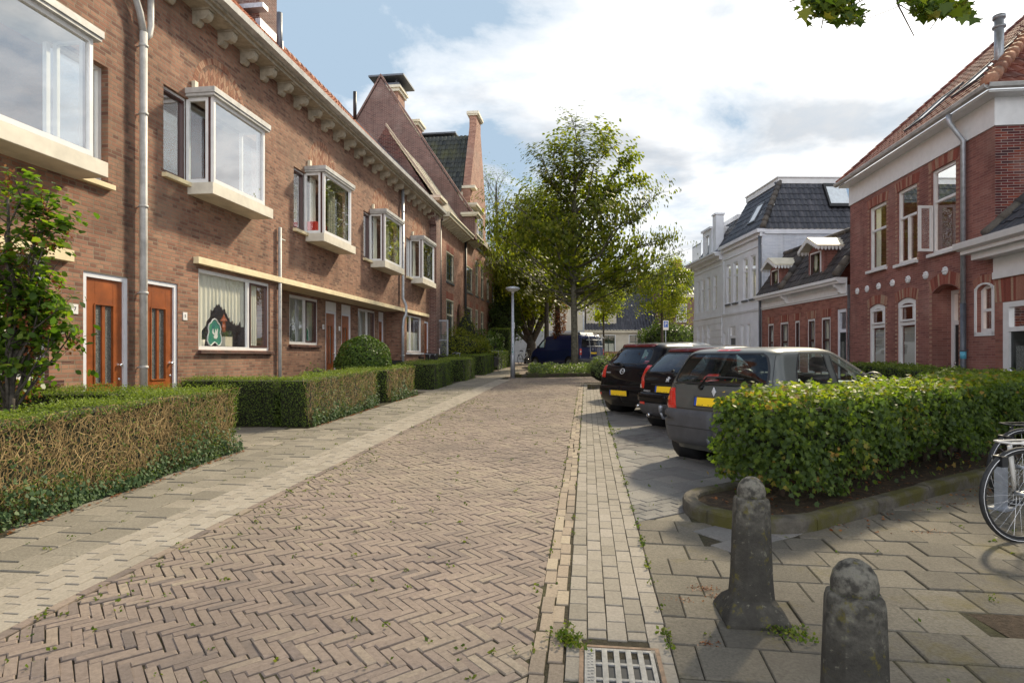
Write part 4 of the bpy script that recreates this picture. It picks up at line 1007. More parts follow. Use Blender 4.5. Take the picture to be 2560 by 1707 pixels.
# open casement standing out from the third window
o = MB(); a = up[2][0]; c, e = 3.93, 5.0
for (q, r, s, u_) in ((0, .34, c, c+.06), (0, .34, e-.06, e), (0, .06, c+.06, e-.06), (.28, .34, c+.06, e-.06)): o.box(q, r, -.02, .02, s, u_)
o = o.build('casement', M_white, t); o.location = (a+.02, .02, 0); o.rotation_euler = (0, 0, R(-82))
g = MB(); g.quad((.03, 0, c+.03), (.31, 0, c+.03), (.31, 0, e-.03), (.03, 0, e-.03)); g.build('pane', M_glass, o)
for i, (a, b, c, e, r) in enumerate(lo):
    zt_ = 2.30; o = window(t, a, b, c, e, fw=.10, trans=[(a, b, zt_)], setback=.03, curt=None)
    curtain(o, a+.1, b-.1, .13, zt_-.08, c+.1, M_curg, 2, .01)
    m = MB(); n = 10
    for k in range(n):
        xa_, xb_ = a+(b-a)*k/n, a+(b-a)*(k+1)/n; f = lambda x: e-r*(2*(x-a)/(b-a)-1)**2
        m.add([(xa_, .025, f(xa_)-.13), (xb_, .025, f(xb_)-.13), (xb_, .025, f(xb_)), (xa_, .025, f(xa_))], [(0, 1, 2, 3)])
    m.build('arched_head', M_white, o)
    # inner hopper
    m = MB(); q = zt_+.06; g = .05; m.box(a+.10, b-.10, 0.0, .05, q, q+g); m.box(a+.10, b-.10, 0.0, .05, 2.72, 2.72+g); m.box(a+.10, a+.15, 0, .05, q+g, 2.72); m.box(b-.15, b-.10, 0, .05, q+g, 2.72); m.build('hopper', M_white, o)
def LN(*a, **k): mb = MB(); lintel(mb, *a, **k); mb.build('lintel', M_vousr, t)
for (a, b, c, e) in up: LN(a-.07, b+.07, e+.01, .24, .03, fan=.25)
for (a, b, c, e, r) in lo: LN(a-.06, b+.06, e+.01, .24, r, fan=.3)
LN(dr[0]-.06, dr[1]+.06, dr[3]+.01, .27, dr[4], fan=.3); LN(sm_[0]-.08, sm_[1]+.08, sm_[3]+.05, .16, .10, fan=.4)
# pale quoin bricks beside the openings
for (a, b, c, e) in [u_[:4] for u_ in up+lo+[dr]]:
    k = 0; z = c; mb = MB()
    while z < e:
        for s in (a, b):
            w_ = .06 if k % 2 else .10
            if s == a: mb.tint = .7+.3*rnd.random(); mb.box(s-w_, s, -.003, .01, z, z+.046) if k % 2 == 0 else None
            else: mb.tint = .7+.3*rnd.random(); mb.box(s, s+w_, -.003, .01, z, z+.046) if k % 2 == 0 else None
        z += .053; k += 1
    mb.build('quoin', M_vousr, t)
# rosettes
for k, Y in enumerate((17.9, 17.3, 16.63, 15.9, 15.15, 14.38, 13.62)):
    m = MB(); x = rx(Y); z = 3.40
    m.lathe([(.095, 0), (.10, -.015), (.085, -.03), (.05, -.022), (.045, -.04), (0, -.045)], 16, Matrix.Translation((x, 0, z)), 'y')
    for q in range(6): an = q*math.pi/3; m.lathe([(.03, -.02), (.02, -.045), (0, -.05)], 8, Matrix.Translation((x+.062*math.cos(an), 0, z+.062*math.sin(an))), 'y')
    m.build('rosette', M_white, t)
# porch and door
a, b = dr[:2]; mb = MB(); mb.box(a, a+.001, 0, .5, 0, 3.1)
mb = MB(); mb.quad((a, .16, 0), (a, .16, 3.1), (a, .55, 3.1), (a, .55, 0)); mb.quad((b, .16, 0), (b, .55, 0), (b, .55, 3.1), (b, .16, 3.1)); mb.quad((a, .16, 3.1), (b, .16, 3.1), (b, .55, 3.1), (a, .55, 3.1)); mb.build('porch', M_red, t)
mb = MB(); mb.box(a, a+.12, .42, .50, .3, 3.0); mb.box(b-.08, b, .42, .50, .3, 3.0); mb.box(a+.12, b-.08, .42, .5, 2.92, 3.0); mb.box(a+.12, b-.08, .42, .50, 2.20, 2.30); fr = mb.build('door_frame', M_white, t)
mb = MB(); mb.quad((a+.12, .47, 2.30), (b-.08, .47, 2.30), (b-.08, .47, 2.92), (a+.12, .47, 2.92)); mb.build('pane', M_glass, fr)
def panel_door(par, a, b, z0, z1, y, mat=M_bdoor, glz=True):
    m = MB(); m.box(a, b, y, y+.05, z0, z1); w_ = b-a; q = []
    for (f0, f1, g0, g1) in ((.14, .86, .08, .36), (.14, .86, .46, .90)): m.box(a+w_*f0, a+w_*f1, y-.012, y, z0+(z1-z0)*g0, z0+(z1-z0)*g1)
    d = m.build('door', mat, par, bevel=.006)
    if glz: m = MB(); m.box(a+w_*.30, a+w_*.70, y-.016, y-.0125, z0+(z1-z0)*.52, z0+(z1-z0)*.84); m.build('glazing', M_frost, d)
    m = MB(); m.box(a+w_*.25, a+w_*.75, y-.03, y-.012, z0+(z1-z0)*.40, z0+(z1-z0)*.435); m.lathe([(0, -.06), (.03, -.05), (.02, -.01), (.025, 0)], 12, Matrix.Translation((a+w_*.08, y, z0+1.0)), 'y'); m.build('letter_plate', M_chrome, d)
    return d
panel_door(t, a+.12, b-.08, .32, 2.2, .44)
mb = MB(); mb.box(a-.02, b+.02, -.1, .5, 0, .32); mb.build('doorstep', M_conc, t)
plate(t, b+.13, 0, 1.75, '2', .13, .17)
a, b, c, e, r = sm_
o = window(t, a, b, c, e, fw=.07, setback=.08, trans=[(a, b, 2.42)]); m = MB()
m.box(a-.06, a, -.02, .0, c-.06, e-.05); m.box(b, b+.06, -.02, 0, c-.06, e-.05); m.box(a-.06, b+.06, -.02, 0, c-.08, c); voussoirs(m, (a+b)/2, e-.12, (b-a)/2, (b-a)/2+.065, 0, math.pi, 9, -.02, .02, .55); m.build('architrave', M_white, o)
p_ = rx(12.85); pipe(t, [(p_, -.38, 6.62), (p_, -.36, 6.45), (p_+.02, -.10, 6.05), (p_+.02, -.10, 2.6)], .05, M_zinc, cols=()); pipe(t, [(p_+.02, -.10, 2.6), (p_+.02, -.10, .0)], .055, M_dzinc, cols=(1.6,))
mb = MB(); mb.tube([(p_+.02, -.10, 1.42), (p_+.02, -.10, 1.58)], .058, 12); mb.build('sticker', plain('blue sticker', (.12, .45, .62), .6), t)
rebase(t, 0, zg(16))

# --- low annex on the corner
t = thing('corner_annex', 'single storey annex with white cornice and black door at the right edge', 'building', (8.28+.11*12.0, 12.0, 0), AR)
xe2 = 6.2
mb = MB(); wall(mb, 0.0, xe2, 0, 3.0, [(.22, 1.02, .2, 2.52), (2.0, 3.6, .9, 2.4)], d=.12); mb.quad((xe2, 0, 0), (xe2, 6, 0), (xe2, 6, 3), (xe2, 0, 3)); mb.quad((xe2, 6, 0), (0, 6, 0), (0, 6, 3), (xe2, 6, 3)); mb.build('wall', M_low, t)
mb = MB(); lintel(mb, 0.0, 1.15, 2.54, .5); mb.build('lintel', M_vousr, t)
mb = MB(); mb.box(-.02, xe2, -.05, 0.0, 3.0, 3.14); mb.box(-.02, xe2, -.03, 0, 3.14, 3.42); mb.box(-.25, xe2, -.30, 0, 3.42, 3.55); mb.box(-.4, xe2, -.42, 0, 3.55, 3.62); mb.extr([(-.42, 3.62), (-.52, 3.66), (-.55, 3.78), (-.40, 3.76)], 'x', -.45, xe2); mb.build('cornice', M_white, t, bevel=.006)
mb = MB(); roof_tiles(mb, .35, xe2, -.4, 3.78, 3.4, 7.4, tw=.23, tl=.3, seed=13, xl=lambda f: .35+2.6*f*0); mb.build('roof', M_tile_dk, t)
mb = MB(); ridge(mb, (.35, -.4, 3.84), (.35, 3.4, 7.46), r=.09); mb.build('verge', M_ridged, t)
mb = MB(); mb.box(.22, .38, .0, .1, .2, 2.52); mb.box(.92, 1.02, .0, .1, .2, 2.52); mb.box(.38, .92, .0, .1, 2.42, 2.52); mb.box(.38, .92, .0, .1, 1.95, 2.04); fr = mb.build('door_frame', M_white, t)
mb = MB(); mb.quad((.38, .06, 2.04), (.92, .06, 2.04), (.92, .06, 2.42), (.38, .06, 2.42)); mb.build('pane', M_glass, fr)
panel_door(t, .38, .92, .2, 1.95, .04); window(t, 2.0, 3.6, .9, 2.4, muls=(2.8,)); rebase(t, 0, zg(10))

# --- low brick house with two dormers
def RW(name, label, cat): return thing(name, label, cat, (10.67-.02*33.2, 33.2, 0), math.atan2(-1, .02))
def wx(Y): return 33.2-Y
t = RW('low_brick_house', 'low single storey brick house with two brick dormers under scalloped white caps', 'house')
xa, xb = wx(24.6), wx(18.55)
W = [(24.05, 23.55), (23.0, 22.35), (21.85, 21.5), (20.95, 20.45), (20.05, 19.5)]
ops = [(wx(a), wx(b), .9, 2.75) for a, b in W]; dops = (wx(19.1), wx(18.6), .3, 2.95)
mb = MB(); wall(mb, xa, xb, 0, 3.36, ops+[dops]); mb.quad((xb, 9, 0), (xa, 9, 0), (xa, 9, 3.3), (xb, 9, 3.3)); mb.build('wall', M_low, t)
for a, b, c, e in ops: mb = MB(); lintel(mb, a-.04, b+.04, e+.01, .26); mb.build('lintel', M_vousr, t)
for a, b, c, e in ops: window(t, a, b, c, e, fw=.08, sash=M_brown, sashes=[(a+.07, b-.07, c+.08, c+(e-c)*.6), (a+.07, b-.07, c+(e-c)*.6, e-.07)], setback=.02, curt='drapes')
mb = MB(); a, b = dops[:2]; mb.box(a, a+.09, .02, .1, .3, 2.95); mb.box(b-.05, b, .02, .1, .3, 2.95); mb.box(a+.09, b-.05, .02, .1, 2.85, 2.95); mb.box(a+.09, b-.05, .02, .1, 2.22, 2.32); mb.build('door_frame', M_cool, t); panel_door(t, a+.09, b-.05, .4, 2.22, .04)
mb = MB(); mb.box(xa, xb, -.04, 0, 3.34, 3.72); mb.box(xa, xb, -.07, -.04, 3.40, 3.44); mb.box(xa, xb, -.30, 0, 3.72, 3.80); mb.box(xa, xb, -.36, 0, 3.80, 3.90)
for x in (wx(22.4), wx(18.85)): mb.extr([(-.04, 3.42), (-.12, 3.45), (-.15, 3.55), (-.24, 3.62), (-.28, 3.72), (-.04, 3.72)], 'x', x-.06, x+.06)
mb.build('cornice', M_white, t, bevel=.004)
mb = MB(); roof_tiles(mb, xa, xb, -.22, 3.92, .95, 5.6, tw=.22, tl=.30, seed=21, amp=.035); rf = mb.build('roof', M_tile_bn, t)
mb = MB(); mb.quad((xa, .95, 5.62), (xb, .95, 5.62), (xb, 9, 5.7), (xa, 9, 5.7)); mb.build('flat_roof', M_dzinc, rf)
mb = MB(); ridge(mb, (wx(22.45), -.25, 3.98), (wx(22.45), .95, 5.68), r=.12, seg=.34); ridge(mb, (wx(18.75), -.25, 3.98), (wx(18.75), .95, 5.68), r=.12, seg=.34); ridge(mb, (xa, .95, 5.66), (xb, .95, 5.66), r=.08); mb.build('ridge', M_ridged, rf)
def brick_dormer(Yc, w_, z0, z1, pk):
    x = wx(Yc); a, b = x-w_/2, x+w_/2; y = -.02
    m = MB(); wall(m, a-.14, b+.14, z0, z1, [(a, b, z0+.04, z1-.04)], y=y, d=.06)
    for s in (a-.14, b+.14): m.quad((s, y, z0), (s, 1.5, z0), (s, 1.5, z1), (s, y, z1)) if s > x else m.quad((s, 1.5, z0), (s, y, z0), (s, y, z1), (s, 1.5, z1))
    m.poly([(a-.14, y, z1), (b+.14, y, z1), (x, y, z1+pk)])
    d = m.build('dormer', M_red, rf)
    window(d, a, b, z0+.04, z1-.04, y=y-.02, fw=.06, setback=.0, sash=M_brown, sashes=[(a+.05, b-.05, z0+.09, z1-.09)], curt='drapes')
    m = MB(); o_ = .14+.16
    for s in (-1, 1):
        P = [(x, z1+pk+.10), (x+s*(w_/2+o_), z1+.04), (x+s*(w_/2+o_), z1+.10), (x, z1+pk+.17)]
        m.extr(P, 'y', -.32, 1.9)
    m.build('cap', M_cream, d)
    m = MB()
    for s in (-1, 1):   # scalloped boards along the front and the sides
        n = 6
        for k in range(n):
            f = (k+.5)/n; cx = x+s*(w_/2+o_)*f; cz = z1+pk+.10-(pk+.06)*f
            m.extr([(cx-.045, cz+.02), (cx-.045, cz-.05), (cx-.02, cz-.10), (cx+.02, cz-.10), (cx+.045, cz-.05), (cx+.045, cz+.02)], 'y', -.34, -.32)
        for k in range(14):
            cy = -.28+k*.12; ex = x+s*(w_/2+o_)
            m.extr([(cy-.045, z1+.05), (cy-.045, z1-.02), (cy-.015, z1-.07), (cy+.015, z1-.07), (cy+.045, z1-.02), (cy+.045, z1+.05)], 'x', ex-.01, ex+.01)
    m.build('scallops', M_white, d)
brick_dormer(20.35, .68, 3.95, 5.02, .28); brick_dormer(23.35, .60, 3.85, 4.85, .26)
rebase(t, xa, zg(21))

# --- white houses
M_wht = plain('white render', (.74, .75, .79), .75, var=.06, scale=2, bump=.2)
def mansard(t, xa, xb, z0, y1, z1, near, far, seed=31):
    m = MB(); roof_tiles(m, xa, xb, .05, z0, y1, z1, tw=.22, tl=.30, seed=seed, xl=(lambda f: xa+f*1.0) if far else None, xr=(lambda f: xb-f*1.1) if near else None)
    return m.build('roof', M_tile_dk, t)
t = RW('white_house', 'whitewashed house with dark mansard roof above the low brick house', 'house')
xa, xb = wx(29.0), wx(24.6)
ops = [(wx(a), wx(b), 3.9, 5.73) for a, b in ((28.45, 27.95), (27.6, 27.08), (26.5, 26.03), (25.72, 25.2))]
lo_ = [(wx(26.75), wx(26.45), 1.0, 2.85), (wx(26.1), wx(25.75), 1.0, 2.85), (wx(25.0), wx(24.8), .9, 2.95), (wx(28.85), wx(28.6), 1.0, 2.6)]; dd = (wx(28.2), wx(27.2), .5, 2.85)
mb = MB(); wall(mb, xa, xb, 0, 6.62, ops+lo_+[dd], d=.1); mb.build('wall', M_wht, t)
mb = MB(); mb.quad((xb, 0, 0), (xb, 10, 0), (xb, 10, 6.62), (xb, 0, 6.62)); mb.quad((xb, 10, 0), (xa, 10, 0), (xa, 10, 6.6), (xb, 10, 6.6)); mb.build('side_wall', M_whb, t)
for a, b, c, e in ops: window(t, a, b, c, e, fw=.06, mat=M_wht, sash=M_white, trans=[(a, b, c+(e-c)*.68)], setback=.03, curt='half'); m = MB(); m.box(a-.05, b+.05, -.07, .05, c-.07, c-.001); m.build('sill', M_dzinc, t)
for a, b, c, e in lo_: window(t, a, b, c, e, fw=.06, mat=M_wht, setback=.03)
mb = MB(); a, b = dd[:2]; mb.box(a, a+.2, .02, .1, .5, 2.85); mb.box(b-.2, b, .02, .1, .5, 2.85); mb.box(a+.2, b-.2, .02, .1, 2.3, 2.42); mb.build('door_frame', M_wht, t); panel_door(t, a+.2, b-.2, .5, 2.3, .04, M_dzinc)
mb = MB(); mb.box(xa, xb+.02, -.05, 0, 3.42, 3.50); mb.box(xa, xb+.02, -.03, 0, 3.36, 3.42); mb.box(xa, xb+.02, -.03, 0, 6.0, 6.05); mb.box(xa, xb+.05, -.10, 0, 6.36, 6.52); mb.box(xa, xb+.07, -.22, .1, 6.52, 6.66); mb.box(xb+.001, xb+.05, .1, 10, 6.46, 6.64); mb.build('cornice', M_wht, t)
for x in (xa+.1, wx(24.9)): mb = MB(); mb.box(x, x+.18, -.03, 0, 3.5, 6.0); mb.build('pilaster', M_wht, t)
rf = mansard(t, xa, xb, 6.66, 1.25, 8.85, True, False)
# side slope of the mansard facing the camera
mb = MB(); r_ = random.Random(4); rows = 8
for j in range(rows):
    f0, f1 = j/rows, (j+1.08)/rows
    for i in range(40):
        ya = .05+i*.24
        if ya+.1 < .05+1.2*f0: continue
        mb.tint = min(1, max(0, r_.gauss(.5, .3)))
        def P(y, f, h): return (xb-.02-1.1*f+h*.9, y, 6.66+2.19*f+h*.4)
        for (s0, s1, h0, h1) in ((0, .25, .015, .045), (.25, .6, .045, .04), (.6, .8, .04, 0), (.8, 1, 0, .015)):
            Y0, Y1 = ya+.24*s0, ya+.24*s1
            mb.quad(P(Y0, f0, h0+.025), P(Y1, f0, h1+.025), P(Y1, f1, h1), P(Y0, f1, h0)); mb.quad(P(Y0, f0, h0), P(Y1, f0, h1), P(Y1, f0, h1+.025), P(Y0, f0, h0+.025))
mb.build('side_slope', M_tile_dk, rf)
mb = MB(); ridge(mb, (xb, .03, 6.74), (xb-1.12, 1.25, 8.9), r=.11, seg=.3); mb.build('hip', M_ridged, rf)
mb = MB(); mb.box(xa, xb-1.05, 1.15, 9.5, 8.82, 9.06); mb.box(xa-.02, xb-1.0, 1.10, 9.55, 9.06, 9.10); mb.build('roof_edge', M_white, rf)
skylight(rf, wx(26.9), wx(26.1), .7, 1.7, y0=.05, z0=6.66, sl=1.82, g=M_sky)
mb = MB(); yy = 3.05  # skylight in the side slope
def P(y, f, h): return (xb-.02-1.1*f+h*.9, y, 6.66+2.19*f+h*.4)
for (a, b, c, e) in ((3.0, 4.75, .44, .50), (3.0, 4.75, .88, .94), (3.0, 3.08, .50, .88), (4.67, 4.75, .50, .88)):
    V = [P(a, c, .04), P(b, c, .04), P(b, e, .04), P(a, e, .04), P(a, c, .18), P(b, c, .18), P(b, e, .18), P(a, e, .18)]; mb.add(V, [(3, 2, 1, 0), (4, 5, 6, 7), (0, 1, 5, 4), (1, 2, 6, 5), (2, 3, 7, 6), (3, 0, 4, 7)])
o = mb.build('skylight', M_black, rf); mb = MB(); mb.quad(P(3.05, .49, .165), P(4.7, .49, .165), P(4.7, .90, .165), P(3.05, .90, .165)); mb.build('pane', M_glass, o)
mb = MB(); mb.quad(P(3.05, .49, .135), P(3.9, .49, .135), P(3.95, .90, .135), P(3.05, .90, .135)); mb.build('blind', plain('white blind', (.75, .8, .85), .8), o); mb = MB(); mb.quad(P(3.9, .49, .13), P(4.7, .49, .13), P(4.7, .90, .13), P(3.95, .90, .13)); mb.build('blind', plain('blue blind', (.25, .42, .62), .8), o)
pipe(t, [(xb+.0, -.08, .3), (xb+.0, -.08, 3.5), (xb-.05, -.08, 6.4)], .05, M_dzinc)
rebase(t, xa, zg(26))

t = RW('white_house', 'farther white house with rusticated ground floor and a balcony dormer with a square chimney', 'house')
xa, xb = wx(33.2), wx(29.0)
ops = [(wx(a), wx(b), 3.75, 5.5) for a, b in ((32.75, 32.3), (32.0, 31.5), (31.15, 30.65), (30.2, 29.7))]
lo_ = [(wx(a), wx(b), 1.1, 2.95) for a, b in ((32.6, 32.15), (31.8, 31.35), (31.0, 30.6))]
mb = MB(); wall(mb, xa, xb, 0, 6.3, ops+lo_, d=.1); mb.quad((xa, 8, 0), (xa, 0, 0), (xa, 0, 6.3), (xa, 8, 6.3)); mb.quad((xb, 0, 6), (xb, 8, 6), (xb, 8, 6.6), (xb, 0, 6.6)); mb.build('wall', M_wht, t)
mb = MB()
for j in range(8):
    z = .75+j*.33; xs = [xa]+[v for o in lo_ if o[2] < z < o[3] for v in o[:2]]+[xb]
    for p, q in zip(xs[::2], xs[1::2]): mb.box(p, q, -.035, 0, z+.02, z+.31)
mb.build('rustication', M_wht, t)
for a, b, c, e in ops+lo_: window(t, a, b, c, e, fw=.06, mat=M_wht, sash=M_white, trans=[(a, b, c+(e-c)*.68)], setback=.03, curt='half')
mb = MB(); mb.box(xa-.02, xb, -.06, 0, 3.38, 3.48); mb.box(xa-.03, xb, -.04, 0, 5.85, 5.9); mb.box(xa-.1, xb+.0, -.14, 0, 6.12, 6.3); mb.box(xa-.3, xb+.02, -.36, .1, 6.3, 6.40); mb.box(xa-.36, xb+.04, -.44, .1, 6.40, 6.48); mb.build('cornice', M_wht, t)
rf = mansard(t, xa, xb, 6.48, 1.2, 8.3, True, True, 33); mb = MB(); mb.box(xa+1, xb-.9, 1.1, 8, 8.28, 8.5); mb.quad((xa, 8, 6.4), (xa, .1, 6.48), (xa+1, 1.2, 8.3), (xa+1, 8, 8.3)); mb.build('roof_edge', M_wht, rf)
mb = MB(); wall(mb, wx(32.2), wx(30.9), 6.5, 8.0, [(wx(31.85), wx(31.25), 6.6, 7.75)], y=.15); mb.box(wx(30.9)-.001, wx(30.9)+.03, .15, 1.4, 6.5, 8.0); mb.box(wx(32.25), wx(30.85), .05, 1.5, 8.0, 8.1); d = mb.build('dormer', M_wht, rf)
window(d, wx(31.85), wx(31.25), 6.6, 7.75, y=.15); mb = MB(); mb.box(wx(30.9)+.03, wx(30.4), .2, .6, 6.5, 8.6); mb.box(wx(30.93)+.03, wx(30.35), .15, .65, 8.6, 8.68); mb.build('chimney', M_wht, rf)
mb = MB(); mb.box(wx(32.3), wx(31.0), -.38, -.35, 7.25, 7.29)
for k in range(11): mb.box(wx(32.3)+k*.13, wx(32.3)+k*.13+.02, -.38, -.36, 6.48, 7.25)
mb.build('balcony_railing', M_dzinc, rf)
rebase(t, xa, zg(31))

# ================================================================== FAR STREET
def far_house(name, label, cx, cy, wd, dp, ez, rz, wmat, rmat, wins, rot=0, chim=()):
    t = thing(name, label, 'house', (cx, cy, zg(cy)), rot)
    m = MB(); wall(m, -wd/2, wd/2, 0, ez, wins, d=.1); m.quad((-wd/2, dp, 0), (-wd/2, 0, 0), (-wd/2, 0, ez), (-wd/2, dp, ez)); m.quad((wd/2, 0, 0), (wd/2, dp, 0), (wd/2, dp, ez), (wd/2, 0, ez))
    m.poly([(-wd/2, dp, ez), (-wd/2, 0, ez), (-wd/2, dp/2, rz)]); m.poly([(wd/2, 0, ez), (wd/2, dp, ez), (wd/2, dp/2, rz)]); m.quad((wd/2, dp, 0), (-wd/2, dp, 0), (-wd/2, dp, ez), (wd/2, dp, ez)); m.build('wall', wmat, t)
    m = MB(); roof_tiles(m, -wd/2, wd/2, -.3, ez, dp/2, rz, tw=.3, tl=.4, amp=.05); m.tint = .4; m.quad((-wd/2, dp/2, rz), (wd/2, dp/2, rz), (wd/2, dp+.3, ez), (-wd/2, dp+.3, ez)); rf = m.build('roof', rmat, t)
    m = MB(); m.box(-wd/2, wd/2, -.25, 0, ez-.22, ez-.02); m.box(-wd/2, wd/2, -.32, 0, ez-.02, ez+.06); m.build('cornice', M_cream, t)
    for o in wins: window(t, *o[:4], fw=.09, sash=M_green, sashes=[(o[0]+.08, o[1]-.08, o[2]+.08, o[3]-.08)], bars=[((o[0]+o[1])/2-.03, (o[0]+o[1])/2+.03, o[2]+.1, o[3]-.1), (o[0]+.1, o[1]-.1, o[2]+(o[3]-o[2])*.6, o[2]+(o[3]-o[2])*.6+.05)], setback=.02, curt='half')
    for (x, y, z) in chim: m = MB(); m.box(x-.35, x+.35, y-.3, y+.3, z-2.2, z); m.box(x-.42, x+.42, y-.36, y+.36, z-.25, z-.12); m.build('chimney', M_low, rf)
    return t, rf
M_pale = plain('pale plaster', (.55, .50, .40), .8, var=.08, scale=1.5)
M_greyp = plain('grey plaster', (.34, .35, .36), .8, var=.1, scale=1.5)
WN = [(-4.6, -3.6, .9, 2.7), (-2.6, -1.5, .2, 2.7), (-.3, 1.1, .8, 2.7), (2.4, 3.8, .8, 2.7)]
t, rf = far_house('plaster_house', 'low cream plastered house with dark tiled roof and green windows behind the blue van', 9.2, 60, 10.5, 7, 3.1, 8.0, M_pale, M_tile_dk, WN, 0, [(-3.5, 3.5, 9.1), (4.4, 3.5, 9.4)])
m = MB(); wall(m, -1.8, 1.2, 3.3, 6.0, [(-1.0, .3, 3.9, 5.5)], y=.2); m.quad((1.2, .2, 3.3), (1.2, 3, 3.3), (1.2, 3, 6), (1.2, .2, 6)); m.quad((-1.8, 3, 3.3), (-1.8, .2, 3.3), (-1.8, .2, 6), (-1.8, 3, 6)); m.box(-2.0, 1.4, 0, 3.2, 6.0, 6.2); d = m.build('dormer', M_pale, rf); window(d, -1.0, .3, 3.9, 5.5, y=.2, sash=M_green, muls=(-.35,))
t, rf = far_house('plaster_house', 'two storey pale grey house glimpsed between the trunks left of the van', 2.2, 58, 9.5, 8, 6.3, 9.5, M_pale, M_tile_rd, [(-3.8, -2.7, .9, 2.8), (-1.6, -.5, .9, 2.8), (.6, 1.7, .9, 2.8), (2.8, 3.8, .9, 2.8), (-3.8, -2.7, 3.9, 5.6), (-1.6, -.5, 3.9, 5.6), (.6, 1.7, 3.9, 5.6)], 0, [(2.5, 4, 10.6)])
m = MB(); m.box(-4.7, 4.7, -.06, 0, 0, 3.0); m.build('plinth', M_greyp, t)
t, rf = far_house('brick_house', 'dark brick house with grey roof at the end, beside the white houses', 17.6, 56, 6.2, 8, 6.2, 9.2, M_gabd, M_tile_dk, [(-2.4, -1.4, .9, 2.8), (-2.4, -1.4, 3.7, 5.4), (-.3, .7, 3.7, 5.4)], 0, [(-1.2, 4, 10.1), (1.2, 4, 10.1)])
t, rf = far_house('plaster_house', 'small cream house with a red door right of the dark roofed house', 14.2, 61, 3.4, 6, 3.0, 5.0, M_pale, M_tile_rd, [(-.2, .9, .9, 2.4)]); m = MB(); m.box(-1.3, -.5, -.03, .02, .1, 2.1); m.build('door', plain('red door', (.3, .03, .03), .5), t)
# ================================================================== VEHICLES
def cpaint(name, col, coat=1.0, rough=.35, metal=.3):
    m, t = material(name); tcn = t.new('ShaderNodeTexCoord').outputs['Object']
    n = t.noise(tcn, 2.5, 5, .6); z = t.new('ShaderNodeSeparateXYZ', {0: tcn}).outputs[2]
    d = t.math('MULTIPLY', t.ramp(z, [(.15, .8), (.5, 0.0)]), t.math('ADD', t.math('MULTIPLY', n, .6), .25))
    c = t.mix(t.math('MULTIPLY', d, .55), col, (.13, .115, .095))
    r = t.math('ADD', rough, t.math('MULTIPLY', d, .4))
    finish(t, c, r, metal, .08, None, coat=coat); return m
M_pgrey = cpaint('grey car paint', (.10, .105, .10), .5)
M_pblk = cpaint('black car paint', (.006, .006, .008), .28, .25, .0)
M_pdrk = cpaint('black purple car paint', (.006, .006, .008), .28, .25, .0)
M_pnavy = cpaint('navy van paint', (.012, .02, .085), 1.0, .3, .1)
M_pwht = cpaint('white car paint', (.6, .6, .58), .6, .4, 0)
M_bump = plain('grey bumper plastic', (.065, .067, .075), .55, var=.15)
def lens(name, col, em=0):
    m, t = material(name); tcn = t.new('ShaderNodeTexCoord').outputs['Object']
    wv = t.new('ShaderNodeTexWave', {'Vector': tcn, 'Scale': 14.0, 'Distortion': 1.0}, bands_direction='Z').outputs[1]
    c = t.mix(t.math('MULTIPLY', wv, .5), col, tuple(x*.45 for x in col)); finish(t, c, .12, 0, .6, wv, .25, .003, 1.0); return m
M_redl = lens('red lens', (.62, .015, .01)); M_org = lens('orange lens', (.75, .16, .02)); M_clr = lens('clear lens', (.75, .60, .55))
M_ply = plain('plate yellow', (.95, .62, .02), .35, var=.02); M_plb = plain('plate blue', (.02, .07, .35), .35, var=.02)
M_seat = plain('seat fabric', (.035, .037, .042), .9, var=.2)
M_badge = plain('silver badge', (.62, .63, .66), .35, .2, var=.03)
M_rim = plain('rim', (.38, .38, .38), .35, .7, var=.1)
def interp(tab, z):
    xs = [a for a, _ in tab]; ys = [b for _, b in tab]
    if z <= xs[0]: return ys[0]
    if z >= xs[-1]: return ys[-1]
    for i in range(len(xs)-1):
        if xs[i] <= z <= xs[i+1]: break
    def sl(k):
        if k <= 0 or k >= len(xs)-1: return 0 if len(xs) < 3 else ((ys[1]-ys[0])/(xs[1]-xs[0]) if k <= 0 else (ys[-1]-ys[-2])/(xs[-1]-xs[-2]))
        a, b = (ys[k]-ys[k-1])/(xs[k]-xs[k-1]), (ys[k+1]-ys[k])/(xs[k+1]-xs[k])
        return 0 if a*b <= 0 else 2*a*b/(a+b)
    h = xs[i+1]-xs[i]; t_ = (z-xs[i])/h; m0, m1 = sl(i)*h, sl(i+1)*h
    return (2*t_**3-3*t_**2+1)*ys[i]+(t_**3-2*t_**2+t_)*m0+(-2*t_**3+3*t_**2)*ys[i+1]+(t_**3-t_**2)*m1
